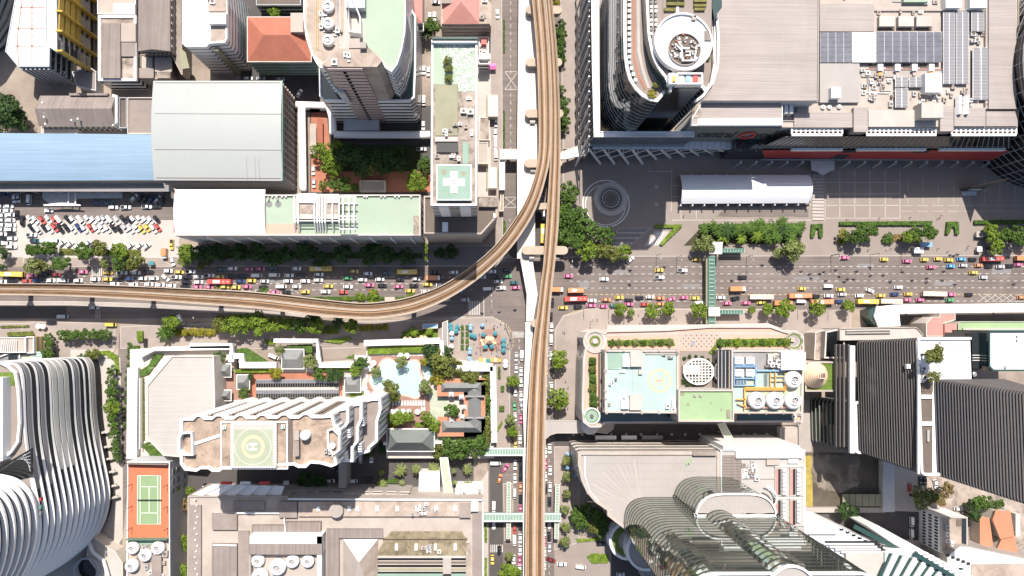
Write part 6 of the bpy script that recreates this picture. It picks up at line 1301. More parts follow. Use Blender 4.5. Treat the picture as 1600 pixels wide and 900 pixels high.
glass_tower('tall mirror glass tower with dark floor bands and a rounded corner over the fan roof',rounded([(975,777),(1192,777),(1192,852),(975,852)],32,10.6),31,129,28,wall='mirror_se',slabw=.95)
r=glass_tower('shorter mirror glass block with a pale fan patterned roof inside a white rim',rounded([(1052,745),(1168,745),(1168,776),(1052,776)],32,[1,1,12,12]),31,64,9,wall='mirror_se',slabw=.6)
for i in range(11):t=radians(190+i*16);q=(1150,806);line(r,[q,(1150+52*cos(t),806+30*sin(t))],63.65,1.1,'pave_light','fan_ray',.06) if-.2<1 and sin(t)<0 else None
c=P(1124,830,64);pl_=[Vector((c.x+31*mpp(64)*cos(t),c.y+33*mpp(64)*sin(t))) for t in[2*pi*i/40 for i in range(40)]]
glass_tower('rounded mirror glass bay of the tall tower rising from the rimmed roof',pl_,63,130.5,17,wall='mirror_se',slabw=1.1)
# planted drums at the foot of the towers
for i,(u,v,rad,hh) in enumerate(((981,845,28,12),(1010,860,30,20))):
 c=P(u,v,hh);k=mpp(hh);r=thing('drum',(c.x,c.y,0),['round stepped drum with a planted ring at the foot of the glass tower','grey roofed drum with a white rim below the glass tower'][i],'building');build('wall',MB().cyl(c,rad*k,0,hh-.5,40),M['glass'],r);build('roof',MB().cyl(c,rad*k-.3,hh-.6,hh-.3,40),M['fanroof' if i else 'conc'],r);build('rim',MB().ring(ngon(c.x,c.y,rad*k+.4,40),ngon(c.x,c.y,rad*k-.8,40),hh-.7,hh+.5),M['white2'],r)
 for z in range(3,hh-1,3):build('floor_band',MB().ring(ngon(c.x,c.y,rad*k+.5,40),ngon(c.x,c.y,rad*k-.2,40),z,z+.8),M['white2'],r)
 if not i:build('planted_ring',MB().ring(ngon(c.x,c.y,rad*k-1.6,40),ngon(c.x,c.y,rad*k-4,40),hh-.4,hh+.3),M['grass'],r)
c=P(1023,900,14);build('drum',MB().lathe(c,[(17*MPP,0),(17*MPP,14),(15.5*MPP,14),(15.5*MPP,13),(.1,13.2)],32),M['greyroof'],None,label='small grey round roof at the bottom edge by the glass tower',cat='building')
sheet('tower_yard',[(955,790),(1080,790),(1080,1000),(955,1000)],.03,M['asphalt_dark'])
# ---- low blocks at the bottom right
h=26
r=block('row of white slab roofs with dark gaps beside the glass tower','building',[(1256,821),(1304,820),(1395,862),(1395,960),(1300,960),(1256,840)],h,'white2','white2',par=.3)
for k in range(4):pbox(r,1290+k*9,846+k*4.2,1372+k*4,849+k*4.2,h-.4,h+.8,'black','roof_gap');pbox(r,1288+k*9,849.3+k*4.2,1366+k*5,851.6+k*4.2,h,h+1.6,'white2','slab_edge')
pbox(r,1322,865,1386,960,h,h+2,'conc_light','roof_section');line(r,[(1256,835.5),(1306,835.5)],h,1.6,'black','roof_gap',.1)
for k in range(6):pbox(r,1312+k*9.5,826+k*4.5,1318+k*9.5,829+k*4.5,h-.3,h+.1,'darkwin','roof_light')
r=block('long white slab with a dark green gutter behind the white slab roofs','building',[(1356,822),(1370,820),(1446,862),(1440,868),(1420,866)],22,'white2','white2',par=.3);line(r,[(1334,822),(1424,868)],22.4,7,'greenmetal2','gutter',.3)
r=block('white and teal striped stepped block at the bottom edge','building',[(1384,864),(1440,864),(1520,900),(1520,990),(1376,990)],30,'white2','white2',par=.3)
for k in range(8):
 u=1386+k*15;q=[(u+4+k,864+k*3.4),(u+9+k,865+k*3.4),(u-6-k,900+k*3),(u-14-k,990),(u-20-k,990),(u-12-k,900+k*3)];build('dark_bay',MB().prism(PP(q,30.2),29,30.2),M['greenmetal2'],r);q=[(a_+6.5,b_) for a_,b_ in q];build('white_step',MB().prism(PP(q,31),29.2,31),M['white2'],r)
line(r,[(1428,864),(1500,906)],31.2,8,'greenmetal2','dark_stair',.4)
for k in range(9):q=[(1434+k*8,864+k*4.8),(1446+k*9,862+k*4.8),(1452+k*9,864.5+k*4.8),(1439+k*8,867+k*4.8)];build('white_tread',MB().prism(PP(q,31.8),30,31.8),M['white2'],r)
r=block('beige flat roofed block with rows of small windows beside the orange roofs','building',[(1470,808),(1512,808),(1512,862),(1470,864)],17,'white2','conc_stain',par=.8,pw=.6,parm='conc_light')
a,b=P(1470,809,17),P(1470,863,17);windows_on(r,a,b,2,16,3,11,.55,.5,'black_glass');pbox(r,1495,812,1502,822,16,16.6,'darkbrown');pbox(r,1503,810,1511,863,16,16.5,'darkwin','light_well');clutter(r,[(1474,815),(1498,815),(1498,858),(1474,858)],16.2,6,97)
r=block('wide white flat roof with a grey panelled front at the bottom edge','building',[(1480,868),(1500,853),(1512,853),(1640,880),(1640,990),(1478,990)],20,'conc','white2',par=.3);patch(r,[(1518,881),(1640,881),(1640,990),(1518,990)],20,'conc_stain','roof_section')
for k in range(5):pbox(r,1479+k*8,866+k*3.2,1484+k*8,870+k*3.2,19.7,20.2,'black','grid_hole')
r=thing('building',(*P(1560,830),0),'pair of salmon orange roofs in the back yard','building')
for q,hh in(([(1530,808),(1545,808),(1552,860),(1530,860)],7),([(1555,797),(1578,799),(1584,838),(1562,842),(1550,812)],9),([(1564,842),(1585,838),(1590,870),(1552,868)],8)):p=PP(q,hh);build('wall',MB().prism(inset(p,.4),0,hh),M['cream'],r);build('roof',MB().prism(p,hh,hh+.4,bot=True),M['orange_roof'],r)
block('narrow white shed roof beside the orange roofs','shed',[(1587,803),(1594,803),(1594,838),(1587,838)],5,'cream','white2',name='shed',par=.2)
pbox(thing('low_wall',(*P(1320,797),0),'pale wall along the vacant lot','wall'),1258,793,1384,801,0,2.2,'conc','wall_panel');pbox(thing('low_wall',(*P(1390,750),0),'tall grey wall between the vacant lot and the alley','wall'),1380,720,1398,800,0,4,'grey_wall','wall_panel')
r=thing('site_shed',(*P(1350,780),0),'dull green site shed roof in the vacant lot','shed')
slats(r,[(1316,791),(1378,791),(1378,772),(1316,772)],2.5,6,'oliveroof','roof_panel',0,.08,.2);build('wall',MB().prism(prect(1317,773,1377,790.5,2.3),0,2.4),M['darkbrown'],r)
block('beige kiosk with orange machines by the service street','kiosk',[(1219,668),(1246,668),(1246,698),(1219,698)],4,'cream','beige',name='kiosk',par=.3)
sheet('tower_apron',[(1248,625),(1268,625),(1268,706),(1248,706)],.14,M['conc'])
# ================================================================== TREES, PALMS, HEDGES
LEAF={'bright':(.125,.185,.02),'mid':(.06,.11,.018),'dark':(.035,.07,.018),'olive':(.115,.13,.028),'pale':(.15,.18,.055),'yellow':(.21,.19,.02),'dry':(.18,.13,.05)}
for k,c in LEAF.items():M['leaf_'+k]=mat('leaf_'+k,c,.75,.6,.4,fine=1.6,spec=.25)
M['bark']=mat('bark',(.09,.065,.045),.9)
def crown_mesh(kind,seed,n=820):
 rr=random.Random(seed);b=MB();lobes=[(0,0,.15,.72)]
 for k in range(rr.randint(5,7)):
  a=k*1.05+rr.uniform(-.3,.3);d=rr.uniform(.4,.78);lobes.append((d*cos(a),d*sin(a),rr.uniform(-.25,.4),rr.uniform(.22,.46)))
 for(x,y,z,r) in lobes[:1]:b.blob((x,y,z-.1),r*.5,0,8,5,.8,.2,rr)
 for i in range(n):
  x,y,z,r=lobes[rr.randrange(len(lobes))];th=math.acos(rr.uniform(-.55,1));ph=rr.uniform(0,6.283);q=r*rr.uniform(.6,1.15)
  nx,ny,nz=sin(th)*cos(ph),sin(th)*sin(ph),cos(th);c=Vector((x+q*nx,y+q*ny,z+q*nz*.8))
  nn=Vector((nx+rr.uniform(-.7,.7),ny+rr.uniform(-.7,.7),nz+rr.uniform(-.3,.7))).normalized();t=nn.orthogonal().normalized();t.rotate(Quaternion(nn,rr.uniform(0,6.28)));u=nn.cross(t);s_=rr.uniform(.06,.135)
  b.add([c-t*s_,c+u*s_*.8,c+t*s_,c-u*s_*.8+nn*s_*.3],[(0,1,2,3)])
 return b.mesh('crown',M['leaf_'+kind])
CROWN={k:[crown_mesh(k,i*17+len(k)) for i in range(3)] for k in LEAF}
tb=MB();tb.tube([(0,0,-1.5),(.02,0,-.9),(0,.03,-.3),(.02,0,.2)],[.13,.09,.08,.05],7)
for k in range(5):a=k*1.26;tb.tube([(0,0,-.55+.08*k),(.25*cos(a),.25*sin(a),-.2),(.5*cos(a),.5*sin(a),.1)],[.05,.035,.02],5)
TRUNK=tb.mesh('trunk',M['bark'])
NTREE=[0]
def tree(u,v,rpx,kind,z0=0.0,label='',group=None,name='tree',low=False):
 r=rpx*MPP*(1.06 if not low else 1.0);zc=z0+(r*.55 if low else r*1.25+1.5);q=P(u,v,zc);NTREE[0]+=1;i=NTREE[0]
 r*=(CAM_H-zc)/CAM_H
 t=thing(name,(q.x,q.y,z0),label,'tree' if not low else 'shrub',group)
 c=piece('crown',CROWN[kind][i%3],t,(q.x,q.y,zc),i*2.4);c.scale=(r,r,r*(.95 if not low else.62))
 if not low:k=piece('trunk',TRUNK,t,(q.x,q.y,zc),i*1.3);k.scale=(r,r,(zc-z0)/1.5)
 return t
ORD='first second third fourth fifth sixth seventh eighth ninth tenth eleventh twelfth thirteenth fourteenth fifteenth sixteenth seventeenth eighteenth nineteenth twentieth'.split()
def ordn(i):return ORD[i] if i<20 else str(i+1)+('st' if i%10==0 else 'nd' if i%10==1 else 'rd' if i%10==2 else 'th')
LEAFX=1
KW={'bright':'bright green','mid':'green','dark':'dark green','olive':'olive','pale':'pale green','yellow':'yellowish','dry':'dry brown'}
def grove(where,group,o,lst,kind,z0=0.0,low=False,axis=0,name=None):
 """lst of (x, y, radius[, kind]) on an enlarged survey tile; each gets a label that counts along the row"""
 L=sorted([(a[0],a[1],a[2],a[3] if len(a)>3 else kind) for a in lst],key=lambda a:a[axis]);cnt={}
 tot={}
 for a in L:tot[a[3]]=tot.get(a[3],0)+1
 for a in L:
  i=cnt[a[3]]=cnt.get(a[3],0)+1;u,v=T(o,a[0],a[1]);w_='shrub' if low else 'tree'
  lab=f"{KW[a[3]]} {w_} {where}" if tot[a[3]]==1 else f"{KW[a[3]]} {w_} {where}, {ordn(i-1)} such from {'one side of the photo, counting rightwards' if axis == 0 else 'the top'}"
  lab=lab.replace("one side of the photo, counting rightwards","left")
  tree(u,v,a[2]/3.75,a[3],z0,lab,group,name or w_,low)
A_,B_,C_,D_,E_,F_=(0,220),(260,220),(540,220),(800,220),(1040,220),(1280,220)
G_,H2_,I_,J_,K_,L_=(0,440),(260,440),(540,440),(800,440),(1040,440),(1280,440)
M1_,N_,O_,P_,Q_,R3_=(0,660),(260,660),(540,660),(800,660),(1040,660),(1280,660)
grove('at the car park edge','trees along the car park',A_,[(185,640,34),(232,632,32),(290,622,38),(495,648,52,'mid'),(590,635,50,'olive'),(705,648,52,'bright'),(700,700,46,'mid'),(612,715,30,'pale'),(360,715,52,'mid'),(185,735,46,'pale'),(228,722,34,'olive'),(262,738,26,'pale'),(790,715,46,'olive'),(15,652,38,'dark'),(695,742,32,'pale'),(822,700,26,'pale'),(10,740,20,'dark')],'mid')
grove('in front of the green roofed block','trees between the green roofed block and the avenue',B_,[(112,650,54,'bright'),(165,665,48,'mid'),(105,700,36,'bright'),(240,660,58),(320,650,52),(430,660,58),(530,650,62),(630,685,52),(710,670,56),(812,650,58),(910,690,50),(1040,655,62),(1165,712,20,'bright'),(1185,660,60),(1230,650,62),(1310,675,52),(1405,680,50),(200,730,24,'olive')],'dark')
grove('by the dark podium','trees below the helipad podium',C_,[(470,615,18,'bright'),(473,650,18,'bright'),(470,690,16,'bright'),(620,650,46,'dark'),(545,660,36,'dark')],'dark')
grove('in the hospital garden','trees of the hospital garden',C_,[(50,85,58),(120,120,56),(190,95,58),(262,105,56),(325,135,50),(95,165,50),(235,165,48),(20,50,44),(310,60,40),(150,160,46,'olive'),(470,150,42,'mid'),(400,215,46,'bright'),(440,250,48,'bright'),(392,262,42,'bright'),(465,125,30,'mid'),(-60,30,40,'bright')],'dark')
grove('beside the red path','trees along the red path',B_,[(900,60,52,'bright'),(965,135,58,'bright'),(940,90,46,'bright'),(1040,100,60,'dark'),(920,262,30,'olive'),(985,262,36),(1050,262,38),(1110,275,30),(1040,235,34),(985,180,42,'bright')],'mid')
grove('near the top of the hospital lane','trees at the top edge',(560,0),[(440,150,56,'mid'),(400,190,36,'dark'),(-490,80,40,'bright')],'mid')
grove('in the shade at the left edge','dark trees above the blue roof',(0,0),[(60,650,86),(15,700,70),(105,715,58),(20,600,60)],'dark')
grove('beside the railway opposite the mall','trees along the mall pavement',(840,0),[(110,20,26,'yellow'),(135,150,32),(140,200,34),(135,252,32),(135,305,34),(140,345,26),(150,350,12),(138,525,28),(155,600,34),(165,660,30),(160,712,34),(150,750,22),(105,-40,26)],'mid',axis=1)
grove('in the grove by the fountain','grove between the railway and the fountain',D_,[(335,290,52),(315,345,54),(320,415,58),(340,475,66),(310,545,60),(400,505,66),(378,580,58),(470,545,60),(440,645,64,'bright'),(558,555,52),(545,640,50,'olive'),(600,662,48,'olive'),(655,650,48,'bright'),(520,615,36,'olive'),(300,600,40),(400,440,48)],'mid')
grove('on the island inside the railway bend','trees of the railway island',C_,[(85,918,34),(165,918,44),(380,906,22),(10,926,20),(-480,885,26,'mid'),(-760,868,18,'pale')],'bright')
grove('beside the mall palms','pale trees near the palms',E_,[(240,600,56),(188,612,42),(670,655,38),(742,645,66),(775,620,36)],'pale')
grove('in the hedged garden of the plaza','trees in the plaza gardens',F_,[(140,545,32,'yellow'),(190,562,46),(250,540,56),(305,525,42),(525,562,46,'bright'),(562,548,46),(630,542,56),(1000,520,42,'bright'),(1022,562,46,'bright'),(1040,622,48,'bright'),(1090,552,48),(1162,550,58),(1230,560,50)],'mid')
grove('in the row before the terrace block','street trees before the terrace block',J_,[(632,165,45),(698,180,24),(822,172,48),(915,162,48),(1095,165,50),(1405,165,24),(1500,160,42),(1595,155,56),(1790,157,50),(1972,140,42)],'bright')
grove('between the side road and the terrace block','big street trees beside the railway',J_,[(275,455,54),(275,685,66)],'bright',axis=1)
grove('on the white roof of the ribbed tower','trees on the white roof',L_,[(672,432,60),(690,405,40),(672,552,38)],'olive',54.4,axis=1)
grove('along the hotel side of the avenue','trees along the hotel pavement',H2_,[(30,240,46),(308,242,48,'olive'),(325,272,30,'olive'),(390,250,60),(440,245,58),(500,235,56),(550,245,66),(638,250,50),(705,252,42),(778,250,46,'mid'),(790,280,30,'mid'),(875,258,50),(1085,260,50),(20,285,34,'mid'),(860,210,40,'dark'),(1010,225,40,'dark')],'bright')
grove('in the low row on the hotel pavement','low yellow shrubs along the hotel pavement',H2_,[(70,297,24),(105,297,28),(140,295,28),(175,297,28),(210,295,28),(245,297,28),(275,298,22),(930,285,26),(965,285,28),(995,285,24),(1140,275,20),(1170,272,22),(1200,270,22),(1240,270,22),(1280,268,24)],'yellow',low=True)
grove('in the row by the ribbed building drive','small trees before the ribbed building',G_,[(375,312,34),(430,312,32),(455,305,24),(500,310,30),(545,308,30),(585,312,28),(620,312,30)],'mid')
grove('behind the hedge at the avenue bend','trees by the hotel lane',G_,[(1010,240,44,'bright'),(1085,295,24,'yellow')],'mid')
grove('along the foot of the ribbed building','planting along the ribbed building',G_,[(285,330,26),(290,370,28),(285,415,32),(280,455,36),(310,460,24),(520,430,30,'olive'),(560,420,30,'olive'),(480,445,24),(655,590,34),(660,640,36),(655,690,34),(658,740,44,'bright'),(660,790,32),(665,840,30),(668,890,30),(675,940,28),(680,990,28),(690,1035,22),(655,520,28)],'mid',axis=1)
grove('in the column beside the hotel lane','clipped shrubs along the hotel lane',G_,[(760,370,17),(760,400,17),(762,437,18),(760,490,19),(755,525,17),(748,570,18),(748,605,16),(745,650,18),(740,695,17),(740,745,17),(740,797,17),(738,845,18)],'mid',axis=1,low=True)
grove('above the pool','trees between the pool and the shrine',I_,[(505,400,52,'dark'),(545,445,50),(585,425,46,'dark'),(575,495,78),(520,485,52,'dark'),(655,505,48),(545,562,52,'yellow'),(735,555,56,'olive'),(700,540,36,'olive')],'olive')
grove('beside the lane behind the U shaped pavilion','trees along the garden lane',I_,[(825,598,46),(835,555,36),(842,640,40),(825,712,44,'mid'),(838,755,32,'mid'),(838,822,40),(828,890,46)],'olive',axis=1)
grove('around the swimming pool','trees of the pool garden',I_,[(325,468,36,'pale'),(180,530,33,'pale'),(268,640,45),(245,602,31),(290,682,31),(465,615,41,'pale'),(92,480,38,'mid'),(622,755,46,'mid'),(640,770,26,'pale'),(320,800,48,'bright'),(372,790,34,'bright'),(278,802,33,'bright'),(475,795,38,'bright'),(515,838,41,'bright'),(460,470,26,'yellow'),(490,640,19,'pale')],'olive',TZ)
grove('between the lanes below the crossing','street trees beside the shrine lane',I_,[(980,585,38),(960,812,34,'pale'),(975,880,40)],'bright',axis=1)
grove('at the lower end of the shrine lane','street trees at the bottom of the lane',O_,[(960,790,28,'pale'),(945,870,46),(990,880,42)],'bright',axis=0)
grove('below the U shaped pavilion','trees below the garden pavilions',O_,[(515,145,46,'olive'),(590,155,44),(640,150,66),(705,120,46),(770,140,62),(830,80,46,'olive'),(545,195,32,'olive'),(690,175,40)],'mid')
grove('in the column beside the fan roofed block','pale street trees beside the fan roofed block',P_,[(320,225,30),(320,320,30),(320,415,30),(312,510,28),(315,615,30),(305,700,36)],'pale',axis=1)
grove('in the small park under the fan roof','trees of the small park',P_,[(390,540,46),(440,520,50),(505,550,46),(410,592,44),(470,612,42,'olive'),(525,630,40),(525,575,40),(380,565,34)],'mid')
grove('beside the tennis block','trees beside the tennis block',M1_,[(1112,400,26),(1072,690,40),(1078,868,48),(1085,480,32,'dry'),(1095,730,26)],'bright',axis=1)
grove('in the alley behind the ribbed tower','trees of the back alley',R3_,[(600,450,64,'pale'),(660,425,50,'olive'),(745,395,44,'dry'),(705,460,34,'dry'),(930,470,42),(985,470,40),(1050,480,34),(150,515,48,'dark'),(205,520,36,'dark'),(905,545,44,'dark'),(890,490,36,'dark')],'mid')
grove('in the hotel terrace garden','trees of the hotel terrace',H2_,[(665,400,30,'pale'),(848,470,46,'pale'),(640,540,40,'yellow'),(890,545,34),(970,545,46,'dark'),(310,440,34),(1130,480,38,'dark'),(495,560,20,'dark'),(455,655,32),(1020,545,30,'dark'),(1110,520,40,'bright')],'mid',TZ)
grove('along the hotel street in shade','shaded trees of the hotel street',N_,[(800,330,44),(850,340,44),(900,350,42),(1180,175,36)],'dark')
grove('on the drained pool terrace of the helipad slab','plants on the helipad slab',(560,0),[(523,355,30),(530,400,30),(528,455,28)],'olive',61,True,1)
grove('on the curved terrace of the office tower','plants on the curved office tower',(840,0),[(668,550,32,'yellow'),(690,500,24,'olive'),(955,420,16),(1015,290,18),(1000,345,14),(1035,270,12)],'mid',77,True,1)
grove('in the planter beds of the terrace block','round shrubs on the terrace block',J_,[(585,357,22),(625,355,24,'pale'),(672,358,20),(722,355,25,'pale'),(770,358,20),(828,355,25,'pale'),(872,358,20),(922,355,25,'pale'),(1220,357,28),(1265,357,20),(1320,355,26,'bright'),(1366,357,18),(1418,355,24,'bright'),(1465,357,20),(1515,355,24,'bright'),(1566,357,18),(1612,355,26,'bright'),(1570,352,20)],'mid',23.3,True)
grove('in the side bed of the terrace block','side planter shrubs on the terrace block',J_,[(472,465,24),(468,515,26,'olive'),(475,570,24),(470,625,26,'olive'),(480,680,24),(485,715,24)],'mid',23.3,True,1)
grove('around the oval trellis','little palms round the oval trellis',K_,[(110,450,13),(140,440,13),(178,438,13),(215,445,13),(248,460,14),(270,485,14),(278,520,14),(268,555,14),(245,572,22,'bright'),(205,592,22,'bright'),(110,580,20),(135,595,22),(165,595,20)],'dark',23.3,True)
grove('in the plaza beds beside the roofed ramp','low plants of the plaza beds',F_,[(405,572,34),(385,580,22),(130,590,24,'yellow'),(150,580,20,'yellow')],'mid',0,True)
# palms
fr=MB();rp=random.Random(2)
for k in range(13):
 a=k*2.4;up=rp.uniform(.05,.55);L=rp.uniform(.8,1.1);side=Vector((-sin(a),cos(a),0));N=7;row=[]
 for i in range(N+1):
  t=i/N;c=Vector((L*t*cos(a),L*t*sin(a),up*t*1.2-(t*t)*(.6+up*.5)));w_=.15*math.sin(pi*min(1,t*.85+.12))*(1 if i%2 else.62);row.append((c-side*w_-Vector((0,0,w_*.7)),c,c+side*w_-Vector((0,0,w_*.7))))
 for i in range(N):(p0,p1,p2),(q0,q1,q2)=row[i],row[i+1];fr.add([p0,p1,q1,q0],[(0,1,2,3)][::1]);fr.add([p1,p2,q2,q1],[(0,1,2,3)])
PALMC={k:fr.mesh('fronds',M['leaf_'+k]) for k in('mid','dark','olive','pale','bright')}
pt=MB();pt.tube([(0,0,0),(.03,0,.35),(.01,.02,.7),(0,0,1)],[.11,.08,.075,.06],7);PALMT=pt.mesh('trunk',M['bark'])
def palms(where,group,o,lst,kind,h=6.5,z0=0,axis=0):
 L=sorted(lst,key=lambda a:a[axis]);many=len(L)>1
 for i,a in enumerate(L):
  u,v=T(o,a[0],a[1]);kd=a[3] if len(a)>3 else kind;hh=h*(.8+.4*((i*37)%10)/10);q=P(u,v,z0+hh);r=a[2]/3.75*MPP*1.1
  t=thing('palm_tree',(q.x,q.y,z0),f"palm tree {where}"+(f", {ordn(i)} from {'left' if axis == 0 else 'the top'}" if many else ''),'palm tree',group)
  c=piece('fronds',PALMC[kd],t,(q.x,q.y,z0+hh),i*1.7);c.scale=(r,r,r);k=piece('trunk',PALMT,t,(q.x,q.y,z0));k.scale=(r*.55+1,r*.55+1,hh)
palms('in the long bed below the event tent','palms below the event tent',E_,[(240,515,46),(285,500,40),(320,530,46),(365,520,58,'dark'),(420,520,52),(480,510,50),(545,550,56,'bright'),(590,520,50),(640,512,52),(700,525,58,'dark'),(765,520,50),(800,498,36),(450,570,42,'bright'),(345,565,44,'bright'),(655,562,46),(740,575,46),(520,500,44),(610,570,42),(690,470,36),(565,485,38)],'mid')
palms('in the courtyard below the long pavilion','palms of the courtyard',O_,[(320,285,42),(210,293,22),(210,360,34),(412,275,34),(515,270,38),(712,275,34),(712,370,32),(330,355,20),(635,285,18),(640,355,18)],'pale',5)
palms('at the avenue bend by the hotel lane','palm at the avenue bend',G_,[(965,295,60)],'mid',7)
palms('beside the blue stall canopy','palms beside the blue stall canopy',I_,[(395,293,36),(490,293,26),(365,300,22)],'bright',5)
palms('in the railing garden at the avenue corner','palms at the avenue corner',H2_,[(940,280,26),(990,275,26)],'mid',4)
# hedges: a leafy box, each its own thing
def hedge(label,px,h,z0=0.0,kind='mid',n=6.0,group='clipped hedges'):
 p=ccw(PP(px,z0+h));c=sum(p,Vector((0,0)))/len(p);rr=random.Random(len(label)*7+int(px[0][0]));t=thing('hedge',(c.x,c.y,z0),label,'hedge',group)
 build('core',MB().prism(inset(p,.12),z0,z0+h-.1),M['leaf_'+kind],t);b=MB();x0,x1=min(a.x for a in p),max(a.x for a in p);y0,y1=min(a.y for a in p),max(a.y for a in p)
 def inside(x,y):
  r_=False
  for i in range(len(p)):
   a,d=p[i],p[i-1]
   if(a.y>y)!=(d.y>y) and x<(d.x-a.x)*(y-a.y)/(d.y-a.y)+a.x:r_=not r_
  return r_
 N=int(min(900,abs(area(p))*n))
 for _ in range(int(N*1.6)):
  x,y=rr.uniform(x0,x1),rr.uniform(y0,y1)
  if not inside(x,y):continue
  s_=rr.uniform(.16,.34);a=rr.uniform(0,6.3);z=z0+h+rr.uniform(-.15,.12);dx,dy=s_*cos(a),s_*sin(a)
  b.add([(x-dx,y-dy,z),(x+dy*.7,y-dx*.7,z+rr.uniform(-.1,.2)),(x+dx,y+dy,z),(x-dy*.7,y+dx*.7,z+rr.uniform(-.1,.2))],[(0,1,2,3)])
 if b.v:o=build('foliage',b,M['leaf_'+kind],t);o['kind']='stuff'
 return t
